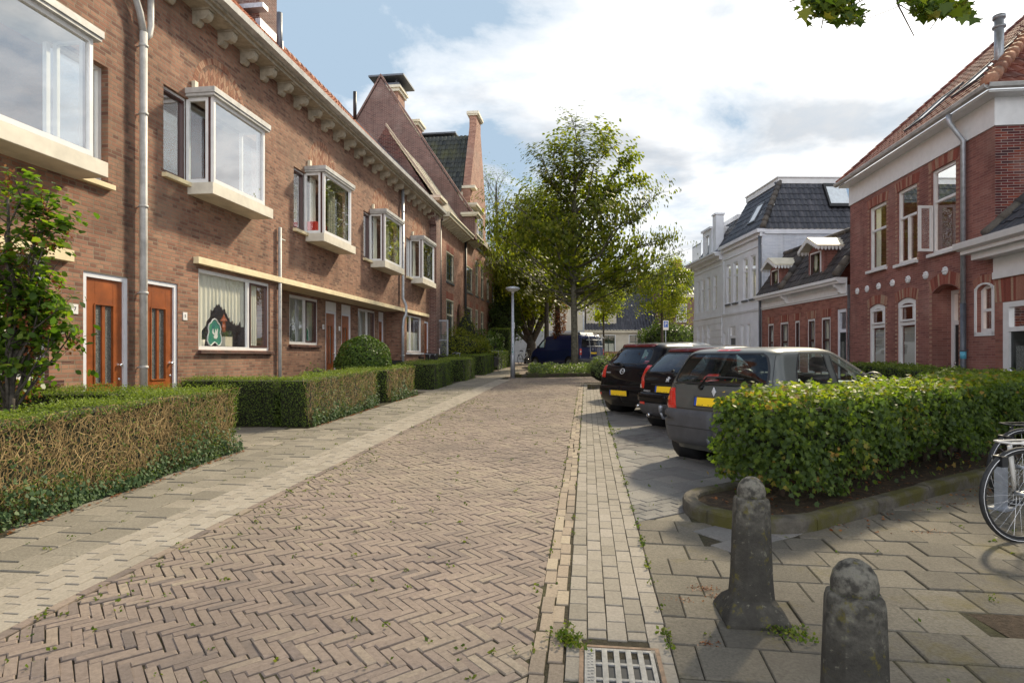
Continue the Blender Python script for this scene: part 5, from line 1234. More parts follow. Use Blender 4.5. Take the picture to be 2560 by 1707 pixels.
class Car:
    def __init__(s, **k): s.__dict__.update(k); s.cache = {}
    def curve(s, z):
        z = round(z, 4)
        if z in s.cache: return s.cache[z]
        hw, xr, xf = interp(s.HW, z), interp(s.XR, z), interp(s.XF, z)
        L = xf-xr; rc = min(s.rc, hw*.75, L*.35); rf = min(s.rf, hw*.75, L*.4); b = min(s.bow, L*.1); bf = min(s.bowf, L*.12)
        P = [(xr+b*(y/hw)**2, y) for y in np.linspace(0, hw-rc, 14)]; x0 = xr+b*((hw-rc)/hw)**2
        ex = 1.15
        P += [(x0+b*.3*(a/1.5708)+rc*(1-math.cos(a)**(1/ex) if False else rc*0+1-math.cos(a)), hw-rc+rc*math.sin(a)) for a in np.linspace(.1, math.pi/2, 12)]
        P = [(p[0], p[1]) for p in P]
        x1 = P[-1][0]; x2 = xf-bf-rf
        P += [(x1+(x2-x1)*f, hw*(1+.012*math.sin(f*math.pi))) for f in np.linspace(.04, 1, 24)]
        P += [(x2+rf*math.sin(a), hw-rf+rf*math.cos(a)) for a in np.linspace(.1, math.pi/2, 12)]
        P += [(xf-bf*(y/hw)**2, y) for y in np.linspace(hw-rf-.01, 0, 12)]
        P = np.array(P); d = np.concatenate([[0], np.cumsum(np.hypot(*np.diff(P, axis=0).T))])
        side = (P[:, 1] > hw*.96); s.cache[z] = (P, d, x1, x2); return s.cache[z]
    def at(s, z, a, off=0):
        P, d, _, _ = s.curve(z); sg = 1 if a >= 0 else -1; a = min(abs(a), d[-1])
        x, y = np.interp(a, d, P[:, 0]), np.interp(a, d, P[:, 1])
        if off:
            e = .012; xa, ya = np.interp(max(a-e, 0), d, P[:, 0]), np.interp(max(a-e, 0), d, P[:, 1]); xb, yb = np.interp(a+e, d, P[:, 0]), np.interp(a+e, d, P[:, 1])
            tx, ty = xb-xa, yb-ya; l = math.hypot(tx, ty) or 1; nx, ny = -ty/l, tx/l
            dz = .01; P2, d2, _, _ = s.curve(z+dz); P3, d3, _, _ = s.curve(z-dz)
            q2 = (np.interp(a*d2[-1]/d[-1], d2, P2[:, 0])-np.interp(a*d3[-1]/d[-1], d3, P3[:, 0]))*nx+(np.interp(a*d2[-1]/d[-1], d2, P2[:, 1])-np.interp(a*d3[-1]/d[-1], d3, P3[:, 1]))*ny
            nz = -q2/(2*dz); nz = max(-1.5, min(1.5, nz)); l = math.sqrt(1+nz*nz); x += nx/l*off; y += ny/l*off; z += nz/l*off
        return (x, sg*y, z)
    def sy(s, z, y):
        P, d, x1, x2 = s.curve(z); n = 26; return float(np.interp(y, P[:n, 1], d[:n]))
    def sx(s, z, x):
        P, d, x1, x2 = s.curve(z); m = P[:, 1] > 0; return float(np.interp(x, np.maximum.accumulate(P[:, 0]), d))
    def syf(s, z, y):
        P, d, x1, x2 = s.curve(z); q = P[-24:][::-1]; return float(np.interp(y, q[:, 1], d[-24:][::-1]))
    def patch(s, name, mat, parent, z0, z1, a0, a1, off=.006, nz=6, na=8, thick=.0, both=False, mir=False):
        m = MB(); m.smooth = True
        for sg in ((1, -1) if both else ((-1,) if mir else (1,))):
            vs = []
            for j in range(nz+1):
                z = z0+(z1-z0)*j/nz; A0 = a0(z) if callable(a0) else a0; A1 = a1(z) if callable(a1) else a1
                for i in range(na+1):
                    e = off if 0 < i < na and 0 < j < nz or thick == 0 else off-thick
                    a = A0+(A1-A0)*i/na; p = s.at(z, abs(a), e); vs.append((p[0], sg*(p[1] if a >= 0 else -p[1]), p[2]))
            fs = [(j*(na+1)+i, j*(na+1)+i+1, (j+1)*(na+1)+i+1, (j+1)*(na+1)+i) for j in range(nz) for i in range(na)]
            if sg == 1: fs = [f[::-1] for f in fs]
            m.add(vs, fs)
        return m.build(name, mat, parent)
def make_wheel(parent, x, y, r, side, w_=.17, spokes=5, rim=M_rim, cover=False):
    M = Matrix.Translation((x, y, r)); s = side
    m = MB(); pr = [(r*.62, -w_/2*.8), (r*.70, -w_/2), (r*.92, -w_/2), (r, -w_/2*.72), (r, w_/2*.72), (r*.92, w_/2), (r*.70, w_/2), (r*.62, w_/2*.8)]
    m.lathe(pr, 28, M, 'y'); tr = MB(); tr.cur = 0
    for k in range(3): m.lathe([(r*1.003, w_*(-.25+.25*k)-.006), (r*1.004, w_*(-.25+.25*k)), (r*1.003, w_*(-.25+.25*k)+.006)], 28, M, 'y')
    t_ = m.build('wheel', M_rub, parent)
    m = MB(); yo = s*w_*.30; m.lathe([(0, yo+s*.02), (r*.16, yo+s*.018), (r*.18, yo), (r*.17, yo-s*.03)], 16, M, 'y')
    m.lathe([(r*.64, yo+s*.03), (r*.58, yo+s*.02), (r*.56, yo-s*.10)], 28, M, 'y')
    for k in range(spokes):
        a = 2*math.pi*k/spokes+.3; c, d = math.cos(a), math.sin(a)
        V = []
        for rr, ww in ((r*.12, .03), (r*.60, .045 if not cover else .09)):
            for q in (-1, 1):
                for yy in (yo-s*.02, yo+s*.012): V.append((x+c*rr-d*q*ww, y+yy, r+d*rr+c*q*ww))
        m.add(V, [(0, 1, 3, 2), (4, 6, 7, 5), (0, 2, 6, 4), (1, 5, 7, 3), (0, 4, 5, 1), (2, 3, 7, 6)])
    m.lathe([(0, yo-s*.09), (r*.5, yo-s*.09)], 16, M, 'y')
    m.build('rim', rim, t_); return t_
def car_body(car, th, mat, rows, nh=dict(A=8, B=26, C=8, D=2, E=16, F=14, G=8)):
    zb, zt = car.zb, car.zt
    def brk(z):
        inw = max(0, 1-abs(z-zb)/.06, 1-abs(z-zt)/.06) if zb-.001 <= z <= zt+.001 else 0
        zz = z; yw = interp(car.YW, z)-.045*inw**2
        a1 = car.sy(z, min(yw, interp(car.HW, z)*.97))
        xs = [interp(c, z) for c in car.SX]
        x1, x2 = car.curve(z)[2:]
        xs[0] = max(xs[0], x1-.02); xs[3] = min(xs[3], x2+.02); xs[0] += .03*inw**2; xs[3] -= .06*inw**2
        if xs[2] > xs[3]-.05: xs[2] = xs[3]-.05
        if xs[1] > xs[2]-.03: xs[1] = xs[2]-.03
        if xs[0] > xs[1]-.03: xs[0] = xs[1]-.03
        ss = [car.sx(z, x) for x in xs]; tot = car.curve(z)[1][-1]
        af = car.syf(z, max(.1, interp(car.HW, z)-car.apill)) 
        return [0, a1, *ss, max(af, ss[3]+.03), tot]
    keys = 'ABCDEFG'; cols = []
    for i, k in enumerate(keys):
        for q in range(nh[k]): cols.append((i, q/nh[k], k))
    cols.append((6, 1.0, 'G')); nC = len(cols)
    vs = []; V = {}
    for j, z in enumerate(rows):
        b = brk(z)
        for i, (p, f, k) in enumerate(cols):
            x, y, z_ = car.at(z, b[p]+(b[p+1]-b[p])*f); vs.append([x, y, z_])
    vs = np.array(vs); side = np.abs(vs[:, 1]) > .70*car.W/2
    for wx_ in (car.wr, car.wf):
        dx, dz = vs[:, 0]-wx_, vs[:, 2]-car.rw; r = np.hypot(dx, dz); m = side & (np.abs(r-car.ra) < .03); k = car.ra/np.maximum(r, 1e-6)
        vs[m, 0] = wx_+dx[m]*k[m]; vs[m, 2] = car.rw+dz[m]*k[m]
    body = MB(); body.smooth = True; glass_f = {'A': [], 'C': [], 'E': [], 'G': []}; n = len(vs)
    body.add([tuple(v) for v in vs]+[(v[0], -v[1], v[2]) for v in vs], [])
    gl = {k: [] for k in glass_f}
    for j in range(len(rows)-1):
        zm = (rows[j]+rows[j+1])/2
        for i in range(nC-1):
            k = cols[i][2]; q = (j*nC+i, j*nC+i+1, (j+1)*nC+i+1, (j+1)*nC+i); c = vs[list(q)].mean(0)
            if any(math.hypot(c[0]-w_, c[2]-car.rw) < car.ra and abs(c[1]) > .7*car.W/2 for w_ in (car.wr, car.wf)): continue
            isg = zb-1e-4 < zm < zt+1e-4 and k in car.glz
            for (qq, o) in ((q[::-1], 0), (tuple(a+n for a in q), 1)):
                if isg: gl[k].append((o, qq))
                else: body.f.append(qq); body.m.append(0); body.sm.append(True)
    top = (len(rows)-1)*nC
    body.smooth = True
    for i in range(nC-1): body.f.append((top+i+1, top+i, top+i+n, top+i+1+n)); body.m.append(0); body.sm.append(True)
    bo = body.build('body', mat, th, uv=False)
    V2 = [tuple(v) for v in vs]+[(v[0], -v[1], v[2]) for v in vs]
    for k, nm in (('A', 'rear_window'), ('C', 'side_window'), ('E', 'door_window'), ('G', 'windscreen')):
        for o in ((0, 1) if k in 'CE' else (None,)):
            fs = [f for (oo, f) in gl[k] if o is None or oo == o]
            if not fs: continue
            used = sorted({v for f in fs for v in f}); mp = {v: i for i, v in enumerate(used)}
            m = MB(); m.smooth = True; m.add([V2[v] for v in used], [tuple(mp[v] for v in f) for f in fs]); m.build(nm, M_carg, th, uv=False)
    # rubber seals around the glass
    def seal(z0, z1, A0, A1, both, w_=.022):
        m = MB(); m.smooth = True
        def strip(pa, pb, nn=14):
            for sg in ((1, -1) if both or True else (1,)):
                vv = []
                for i in range(nn+1):
                    f = i/nn
                    for (z, a) in (pa(f), pb(f)): p = car.at(z, a, .004); vv.append((p[0], sg*p[1], p[2]))
                ff = [(2*i, 2*i+1, 2*i+3, 2*i+2) for i in range(nn)]; m.add(vv, ff if sg == 1 else [f_[::-1] for f_ in ff])
        ang = lambda z: A0(z)
        strip(lambda f: (z0, A0(z0)+(A1(z0)-A0(z0))*f), lambda f: (z0+w_, A0(z0+w_)+(A1(z0+w_)-A0(z0+w_))*f))
        strip(lambda f: (z1-w_*.6, A0(z1)+(A1(z1)-A0(z1))*f), lambda f: (z1+.004, A0(z1)+(A1(z1)-A0(z1))*f))
        strip(lambda f: (z0+(z1-z0)*f, A1(z0+(z1-z0)*f)-w_), lambda f: (z0+(z1-z0)*f, A1(z0+(z1-z0)*f)+.004))
        if both: strip(lambda f: (z0+(z1-z0)*f, A0(z0+(z1-z0)*f)-.004), lambda f: (z0+(z1-z0)*f, A0(z0+(z1-z0)*f)+w_))
        return m
    B = lambda i: (lambda z: brk(z)[i])
    if 'A' in car.glz: m = seal(zb, zt, B(0), B(1), False); m.build('window_seal', M_black, th)
    if 'C' in car.glz: m = seal(zb, zt, B(2), B(3), True); m.build('window_seal', M_black, th)
    m = seal(zb, zt, B(4), B(5), True); m.build('window_seal', M_black, th)
    # inside and underside
    m = MB(); Lm = interp(car.XF, .5); m.box(.25, Lm-.2, -car.W*.36, car.W*.36, .17, .30)
    m.box(.45, interp(car.XF, zb)-.5, -car.W*.40, car.W*.40, .40, zb-.12); m.box(interp(car.XF, zb)-.75, interp(car.XF, zb)-.15, -car.W*.40, car.W*.40, .5, zb-.02)
    for w_ in (car.wr, car.wf):
        for sg in (-1, 1): m.lathe([(car.ra-.004, sg*(car.W*.5-.035)), (car.ra-.01, sg*car.W*.28), (0, sg*car.W*.28)], 22, Matrix.Translation((w_, 0, car.rw)), 'y')
    m.build('underside', M_black, th)
    for (sx_, list_) in ((car.seats, (-.36, .36)),):
        for x in sx_:
            for y in list_:
                m = MB(); m.smooth = True
                m.extr([(x-.05, .45), (x-.20, zb+.08), (x-.12, zb+.11), (x+.05, .5)], 'y', y-.22, y+.22)
                s_ = MB(); s_.smooth = True
                nn, mm = 12, 8; vv = []
                for a in range(mm+1):
                    ph = math.pi*a/mm
                    for b_ in range(nn): t_ = 2*math.pi*b_/nn; vv.append((x-.15+.05*math.sin(ph)**.6*math.cos(t_), y+.125*math.copysign(abs(math.sin(ph)*math.sin(t_))**.75, math.sin(t_)), zb+.22+.095*math.copysign(abs(math.cos(ph))**.7, math.cos(ph))))
                ff = [(a*nn+b_, a*nn+(b_+1) % nn, (a+1)*nn+(b_+1) % nn, (a+1)*nn+b_) for a in range(mm) for b_ in range(nn)]
                se = m.build('seat', M_seat, th); s_.add(vv, ff)
                for q in (-.04, .04): s_.tube([(x-.15, y+q, zb+.05), (x-.15, y+q, zb+.16)], .007, 6)
                s_.build('headrest', M_seat, se)
    m = MB(); m.lathe([(.17, 0), (.185, .012), (.17, .024)], 20, Matrix.Translation((interp(car.XF, zb)-.85, .36, zb-.05)) @ Matrix.Rotation(R(-65), 4, 'Y')); m.build('steering_wheel', M_black, th)
    for w_ in (car.wr, car.wf):
        for sg in (-1, 1): make_wheel(th, w_, sg*(car.W/2-.105), car.rw, sg, spokes=car.spokes, cover=car.cover)
    # door mirrors
    for sg in (-1, 1):
        m = MB(); m.smooth = True; x = interp(car.XF, zb)-.78; y = sg*(interp(car.HW, zb)+.10)
        m.lathe([(0, -.05), (.055, -.045), (.075, -.01), (.07, .03), (0, .032)], 14, Matrix.Translation((x, y, zb+.06)) @ Matrix.Rotation(R(90), 4, 'Y') @ Matrix.Diagonal((1, 1.35, 1, 1)), 'z'); m.box(x-.02, x+.03, min(y, sg*interp(car.HW, zb)), max(y, sg*interp(car.HW, zb)), zb-.01, zb+.03); m.build('mirror', M_black, th)
    return bo, brk
def line(car, th, pts, name='panel_gap', w_=.004, mat=None, off=.0025, both=True):
    m = MB()
    for sg in ((1, -1) if both else (1,)):
        vv = []
        for i, (z, a) in enumerate(pts):
            z2, a2 = pts[min(i+1, len(pts)-1)]; z1, a1 = pts[max(i-1, 0)]; dz, da = z2-z1, a2-a1; l = math.hypot(dz, da) or 1
            for q in (-1, 1): p = car.at(z+q*w_*da/l, a-q*w_*dz/l, off); vv.append((p[0], sg*p[1], p[2]))
        m.add(vv, [(2*i, 2*i+1, 2*i+3, 2*i+2) for i in range(len(pts)-1)])
    return m.build(name, mat or M_black, th)
def rows_for(H, zb, zt, extra=()):
    r = list(np.arange(.18, zb-.02, .028))+list(np.linspace(zb-.012, zb, 1))+[zb+.012, zb+.03, zb+.06]+list(np.linspace(zb+.10, zt-.10, 7))+[zt-.06, zt-.03, zt-.012, zt]
    r += list(np.linspace(zt+.012, H-.004, 9)); r.append(H-.001); r.append(H); return sorted(set(round(x, 4) for x in r))
def car_plate(th, car, z, txt=None, off=0.0):
    x = interp(car.XR, z); dx = (interp(car.XR, z+.055)-interp(car.XR, z-.055)); tilt = math.atan2(dx, .11)
    m = MB(); m.box(-.012, -.002, -.27, .27, -.06, .06); p = m.build('plate_holder', M_black, th)
    m = MB(); m.box(-.016, -.0125, -.255, .225, -.05, .05); m.build('number_plate', M_ply, p)
    m = MB(); m.box(-.0165, -.0125, .225, .258, -.05, .05) ; m.build('plate_strip', M_plb, p)
    m = MB(); r_ = random.Random(int(z*100))
    for k in range(9):
        if k in (2, 5): continue
        y = .19-k*.048; m.box(-.0172, -.016, y-.014, y-.006, -.045, -.031); m.box(-.0172, -.016, y+.006, y+.012, -.045, -.033)
    m.build('plate_marks', M_black, p)
    if txt:
        q = text('plate_text', txt, .095, M_black, p, (-.017, -.01, -.002), (R(90), 0, R(-90)))
    p.location = (x-.004-off, 0, z); p.rotation_euler = (0, tilt, 0); return p
def badge_at(th, car, z, y=0.0):
    x = interp(car.XR, z)+car.bow*(y/.8)**2; dx = (interp(car.XR, z+.04)-interp(car.XR, z-.04)); return x, math.atan2(dx, .08)
def wiper(th, car, z, y0, y1, z1):
    m = MB(); m.smooth = True; a = car.at(z, abs(y0), .035); b = car.at(z1, abs(y1), .03); fx = lambda p, y: (p[0], y, p[2])
    A, B = fx(a, y0), fx(b, y1); Mi = ((A[0]+B[0])/2-.015, (A[1]*.8+B[1]*.2), A[2]*.15+B[2]*.85+.015)
    m.tube([A, Mi, B], [.017, .012, .006], 8); m.tube([fx(car.at(z, abs(y0), .0), y0), A], [.035, .028], 10); m.tube([((Mi[0]+B[0])/2+.01, (Mi[1]*.8+B[1]*.2), B[2]-.006), (B[0]+.02, B[1]+(B[1]-Mi[1])*.15, B[2]-.012)], .008, 6); return m.build('wiper', M_black, th)
def place_car(name, label, wl, th_deg, car, gp='cars parked nose in along the right side'):
    """wl: ground point under the rear left wheel"""
    h = Vector((math.sin(R(th_deg)), math.cos(R(th_deg)), 0)); l = Vector((-h.y, h.x, 0)); o = Vector((wl[0], wl[1], 0))-h*car.wr-l*(car.W/2-.09)
    t_ = thing(name, label, 'car', (o.x, o.y, zg(o.y)), math.atan2(h.y, h.x), gp)
    t_.rotation_euler = (R(0), -SL*h.y, math.atan2(h.y, h.x)); return t_

# --- small grey hatchback (nearest)
cA = Car(W=1.63, H=1.42, rc=.15, rf=.42, bow=.05, bowf=.22, zb=.98, zt=1.345, wr=.52, wf=2.86, rw=.275, ra=.315, apill=.13, spokes=6, cover=True, seats=(1.75,), glz='ACEG',
  HW=[(.18, .70), (.30, .775), (.45, .805), (.62, .812), (.85, .80), (.98, .785), (1.20, .70), (1.345, .635), (1.385, .58), (1.41, .47), (1.42, .30)],
  XR=[(.18, .14), (.30, .075), (.50, .05), (.66, .055), (.85, .085), (.98, .12), (1.20, .22), (1.345, .30), (1.385, .37), (1.41, .52), (1.42, .75)],
  XF=[(.18, 3.30), (.30, 3.41), (.50, 3.43), (.62, 3.38), (.74, 3.20), (.86, 2.90), (.98, 2.66), (1.10, 2.46), (1.25, 2.17), (1.345, 1.95), (1.385, 1.80), (1.41, 1.60), (1.42, 1.3)],
  YW=[(0, .66), (.98, .66), (1.345, .54), (1.42, .2)],
  SX=[[(0, .62), (.9, .62), (.98, .50), (1.345, .72)], [(0, 1.16), (.98, 1.16), (1.345, 1.22)], [(0, 1.27), (.98, 1.27), (1.345, 1.33)], [(0, 2.2), (.98, 2.30), (1.10, 2.14), (1.345, 1.76)]])
tA = place_car('parked_car', 'small dark grey hatchback parked behind the near hedge, nearest of the parked cars', (2.35, 7.91), 58, cA)
car_body(cA, tA, M_pgrey, rows_for(1.42, .98, 1.345))
cA.patch('bumper', M_bump, tA, .24, .665, -.0001, lambda z: cA.sx(z, cA.wr-cA.ra-.02) if z < .55 else cA.sx(z, cA.wr-.1), .035, 10, 26, .03, both=True)
line(cA, tA, [(.46, a) for a in np.linspace(0, .95, 24)], w_=.004, off=.038)
def lampA(par, car, z0, z1, ya, yb, mat=M_redl, name='tail_light', off=.012):
    for mir in (False, True): o = car.patch(name, mat, par, z0, z1, ya, yb, off, 8, 8, .01, mir=mir)
    return o
lampA(tA, cA, .67, .92, lambda z: cA.sy(z, .57+.06*max(0, (z-.67)/.25)), lambda z: cA.sx(z, .26))
lampA(tA, cA, .76, .815, lambda z: cA.sy(z, .69), lambda z: cA.sx(z, .22), M_org, 'indicator', .018)
cA.patch('brake_light', M_redl, tA, 1.372, 1.392, 0, .16, .012, 2, 6, .008, both=True)
line(cA, tA, [(.68, a) for a in np.linspace(0, .60, 12)]+[(z, cA.sy(z, .62)) for z in np.linspace(.70, .93, 8)]+[(z, cA.sy(z, .62+.09*(z-.93)/.05)) for z in (.95, .98)]+[(z, cA.sy(min(z, 1.36), .71-(z-.98)*.28)) for z in np.linspace(1.0, 1.37, 8)])
car_plate(tA, cA, .76 if False else .775); wiper(tA, cA, .945, .20, -.30, 1.06)
x, ti = badge_at(tA, cA, .90); m = MB()
for s in (0, 1): m.extr([(-.0, .055), (.028, .0), (.0, -.055), (-.028, 0)] if s == 0 else [(0, .03), (.013, 0), (0, -.03), (-.013, 0)], 'x', -.012-.004*s, 0) if s == 0 else None
m.build('badge', M_badge, tA).location = (x, 0, .90)
m = MB(); m.extr([(-.03, .63), (-.03, .70), (.03, .71), (.02, .63)], 'x', 0, .01); 
pipe(tA, [(.25, -.35, .24), (.02, -.35, .24)], .022, M_steel, 'exhaust'); mb = MB(); mb.smooth = True; mb.tube([(.3, 0, .30), (.0, 0, .28), (-.02, 0, .36)], .022, 8); mb.build('tow_bar', M_dzinc, tA)

# --- black hatchback in the middle
cB = Car(W=1.65, H=1.43, rc=.20, rf=.45, bow=.09, bowf=.25, zb=.965, zt=1.30, wr=.62, wf=3.06, rw=.285, ra=.33, apill=.13, spokes=7, cover=True, seats=(1.9,), glz='ACEG',
  HW=[(.18, .70), (.30, .785), (.45, .82), (.62, .822), (.85, .81), (.965, .785), (1.15, .71), (1.30, .62), (1.37, .55), (1.415, .43), (1.43, .25)],
  XR=[(.18, .16), (.28, .06), (.42, .01), (.58, .0), (.64, .03), (.80, .05), (.965, .13), (1.15, .30), (1.30, .47), (1.37, .56), (1.415, .72), (1.43, 1.0)],
  XF=[(.18, 3.68), (.30, 3.8), (.50, 3.83), (.62, 3.76), (.74, 3.5), (.86, 3.1), (.965, 2.78), (1.1, 2.50), (1.2, 2.3), (1.30, 2.1), (1.37, 1.9), (1.415, 1.7), (1.43, 1.4)],
  YW=[(0, .60), (.965, .62), (1.30, .50), (1.43, .2)],
  SX=[[(0, .75), (.965, .78), (1.30, .92)], [(0, 1.30), (.965, 1.30), (1.30, 1.36)], [(0, 1.40), (.965, 1.40), (1.30, 1.46)], [(0, 2.3), (.965, 2.42), (1.30, 1.9)]])
tB = place_car('parked_car', 'black hatchback with round exhaust and tow hook, parked just beyond the grey one', (2.69, 10.85), 60, cB)
car_body(cB, tB, M_pblk, rows_for(1.43, .965, 1.30))
cB.patch('bumper', M_pblk, tB, .46, .63, -.0001, lambda z: cB.sx(z, .33), .03, 6, 24, .025, both=True)
cB.patch('bumper_lower', M_bump, tB, .25, .46, -.0001, lambda z: cB.sx(z, .31), .026, 6, 24, .02, both=True)
lampA(tB, cB, .70, .97, lambda z: cB.sy(z, .60 if z < .8 else .60+.10*(z-.8)/.17), lambda z: cB.sx(z, .42+.10*(z-.7)/.27))
lampA(tB, cB, .70, .77, lambda z: cB.sy(z, .67), lambda z: cB.sx(z, .33), M_clr, 'indicator', .017)
for s in (1,): lampA(tB, cB, .43, .475, .52, .66, M_redl, 'fog_light', .034)
cB.patch('spoiler', plain('dark red spoiler lens', (.10, .012, .012), .25, var=.1), tB, 1.315, 1.375, 0, lambda z: cB.sy(z, .5), .03, 3, 10, .02, both=True)
car_plate(tB, cB, .70, None); wiper(tB, cB, .93, -.12, .0, 1.0); line(cB, tB, [(.775, a) for a in np.linspace(0, .40, 10)], w_=.012, off=.012)
line(cB, tB, [(.635, a) for a in np.linspace(0, .62, 12)]+[(z, cB.sy(z, .65)) for z in np.linspace(.66, .95, 8)])
x, ti = badge_at(tB, cB, .865); m = MB()   # standing lion, simplified silhouette
lion = [(-.9, -.9), (-.55, -.9), (-.35, -.35), (0, -.25), (.15, -.9), (.5, -.9), (.35, -.3), (.45, .1), (.95, .35), (.9, .55), (.45, .4), (.55, .75), (.25, .95), (.0, .7), (-.35, .95), (-.5, .7), (-.1, .45), (-.2, .15), (-.5, 0), (-.75, .35), (-.95, .25), (-.65, -.25)]
m.extr([(-p*.045, q*.05) for p, q in lion], 'x', -.014, 0); q = m.build('badge', M_badge, tB); q.location = (x-.0, -.0, .868); q.rotation_euler = (0, ti, 0)
x, ti = badge_at(tB, cB, .635, .45); q = text('lettering', 'PEUGEOT', .045, M_badge, tB, cB.at(.655, .50, .006), (R(90), 0, R(-90-8)))
mb = MB(); mb.tube([(.35, .42, .26), (.0, .42, .255)], .038, 14, False); mb.tube([(.0, .42, .255), (.35, .42, .256)], .032, 14); mb.build('exhaust', M_chrome, tB)
mb = MB(); mb.smooth = True; mb.tube([(.3, 0, .22), (-.06, 0, .24), (-.11, 0, .34)], .02, 8); mb.lathe([(0, .055), (.03, .045), (.036, .02), (.03, -.06), (0, -.06)], 12, Matrix.Translation((-.11, 0, .40))); mb.build('tow_hook', M_steel, tB)

# --- black hatchback farther away
cC = Car(W=1.695, H=1.475, rc=.22, rf=.45, bow=.10, bowf=.25, zb=1.03, zt=1.35, wr=.60, wf=3.09, rw=.30, ra=.345, apill=.13, spokes=5, cover=False, seats=(1.9,), glz='AEG',
  HW=[(.18, .72), (.30, .80), (.50, .84), (.75, .847), (.95, .83), (1.03, .80), (1.2, .72), (1.35, .64), (1.42, .56), (1.46, .43), (1.475, .25)],
  XR=[(.18, .16), (.30, .05), (.45, .0), (.62, .01), (.80, .05), (.95, .10), (1.03, .16), (1.2, .30), (1.35, .42), (1.42, .50), (1.46, .7), (1.475, 1.0)],
  XF=[(.18, 3.72), (.30, 3.85), (.50, 3.885), (.66, 3.80), (.80, 3.5), (.92, 3.1), (1.03, 2.75), (1.15, 2.52), (1.25, 2.32), (1.35, 2.1), (1.42, 1.9), (1.46, 1.65), (1.475, 1.35)],
  YW=[(0, .58), (1.03, .60), (1.35, .50), (1.47, .2)],
  SX=[[(0, .8), (1.03, .9), (1.35, 1.0)], [(0, 1.2), (1.35, 1.22)], [(0, 1.30), (1.03, 1.25), (1.35, 1.28)], [(0, 2.3), (1.03, 2.40), (1.35, 1.9)]])
tC = place_car('parked_car', 'glossy black hatchback with a round winged badge, farthest of the three rear ends', (2.32, 13.15), 60, cC)
car_body(cC, tC, M_pdrk, rows_for(1.475, 1.03, 1.35))
cC.patch('bumper', M_pdrk, tC, .26, .60, -.0001, lambda z: cC.sx(z, .27), .026, 8, 24, .024, both=True)
lampA(tC, cC, .76, 1.02, lambda z: cC.sy(z, .55+.05*(z-.76)/.24), lambda z: cC.sx(z, .36+.16*(z-.76)/.24))
lampA(tC, cC, .80, .86, lambda z: cC.sy(z, .68), lambda z: cC.sx(z, .34), M_clr, 'indicator', .017)
lampA(tC, cC, .40, .45, .62, .72, M_redl, 'reflector', .03)
cC.patch('spoiler', MATS['dark red spoiler lens'], tC, 1.375, 1.425, 0, lambda z: cC.sy(z, .48), .04, 3, 10, .03, both=True)
car_plate(tC, cC, .46, None, .03); wiper(tC, cC, .995, .05, .36, 1.03)
line(cC, tC, [(.60, a) for a in np.linspace(0, .55, 12)]+[(z, cC.sy(z, .60)) for z in np.linspace(.63, 1.0, 8)])
x, ti = badge_at(tC, cC, .90); m = MB(); m.smooth = True; pts = [(0, .055*math.cos(a)*1.12, .055*math.sin(a)) for a in np.linspace(0, 2*math.pi, 29)]; m.tube(pts, .0075, 8, False)
m.tube([(0, -.058, .012), (0, -.03, .018), (0, 0, -.018), (0, .03, .018), (0, .058, .012)], .006, 6); q = m.build('badge', M_badge, tC); q.location = (x-.008, 0, .895); q.rotation_euler = (0, ti, 0)
mb = MB(); mb.tube([(1.0, 0, 1.46), (.85, 0, 1.62)], .004, 5); mb.build('aerial', M_black, tC); text('lettering', 'MAZDA2', .04, M_badge, tC, cC.at(.86, .46, .005), (R(90), 0, R(-97)))
pipe(tC, [(.3, -.45, .23), (.05, -.45, .23)], .03, M_chrome, 'exhaust')

# --- more parked cars behind, copies of the far one with other paint
def recolour(t_, mat):
    for ch in t_.children:
        if ch.name.split('.')[0] in ('body', 'bumper', 'bumper_lower'): ch.data = ch.data.copy(); ch.data.materials[0] = mat
for (wl, mat, label) in (((2.95, 16.2), M_pblk, 'dark car almost hidden beyond the black hatchbacks'),
                         ((4.8, 20.6), M_pwht, 'white car beyond the parked row, only its roof showing'), ((6.0, 23.6), M_pwht, 'second white car roof, in front of the white house')):
    c = copy_tree(tC); h = Vector((math.sin(R(60)), math.cos(R(60)), 0)); l = Vector((-h.y, h.x, 0)); o = Vector((*wl, 0))-h*cC.wr-l*.75; c.location = (o.x, o.y, zg(o.y)); c['label'] = label; recolour(c, mat)
    for ch in list(c.children):
        if ch.name.startswith(('badge', 'lettering')): bpy.data.objects.remove(ch)

# --- navy van
cV = Car(W=1.90, H=1.94, rc=.14, rf=.40, bow=.04, bowf=.22, zb=1.20, zt=1.70, wr=1.0, wf=4.0, rw=.33, ra=.38, apill=.14, spokes=6, cover=False, seats=(3.1,), glz='AEG',
  HW=[(.20, .86), (.35, .93), (.6, .95), (1.0, .95), (1.20, .93), (1.70, .85), (1.82, .80), (1.90, .70), (1.94, .4)],
  XR=[(.20, .10), (.32, .02), (.50, .0), (.65, .05), (1.0, .06), (1.20, .08), (1.70, .16), (1.82, .20), (1.90, .32), (1.94, .7)],
  XF=[(.20, 4.75), (.35, 4.87), (.60, 4.89), (.80, 4.82), (.95, 4.74), (1.08, 4.58), (1.20, 4.36), (1.45, 4.10), (1.70, 3.80), (1.82, 3.62), (1.90, 3.35), (1.94, 2.9)],
  YW=[(0, .78), (1.20, .78), (1.70, .70), (1.94, .3)],
  SX=[[(0, 1.4), (1.94, 1.4)], [(0, 2.0), (1.94, 2.0)], [(0, 3.1), (1.20, 3.08), (1.70, 3.08)], [(0, 4.0), (1.20, 4.02), (1.45, 3.82), (1.70, 3.5)]])
h = Vector((-.60, .80, 0)); yaw = math.atan2(h.y, h.x); rl = Vector((3.78, 33.0, 0)); l = Vector((-h.y, h.x, 0)); o = rl-l*.95
tV = thing('van', 'navy blue panel van with a silver bicycle rack on its tailgate behind the tree', 'van', (o.x, o.y, zg(o.y)), yaw)
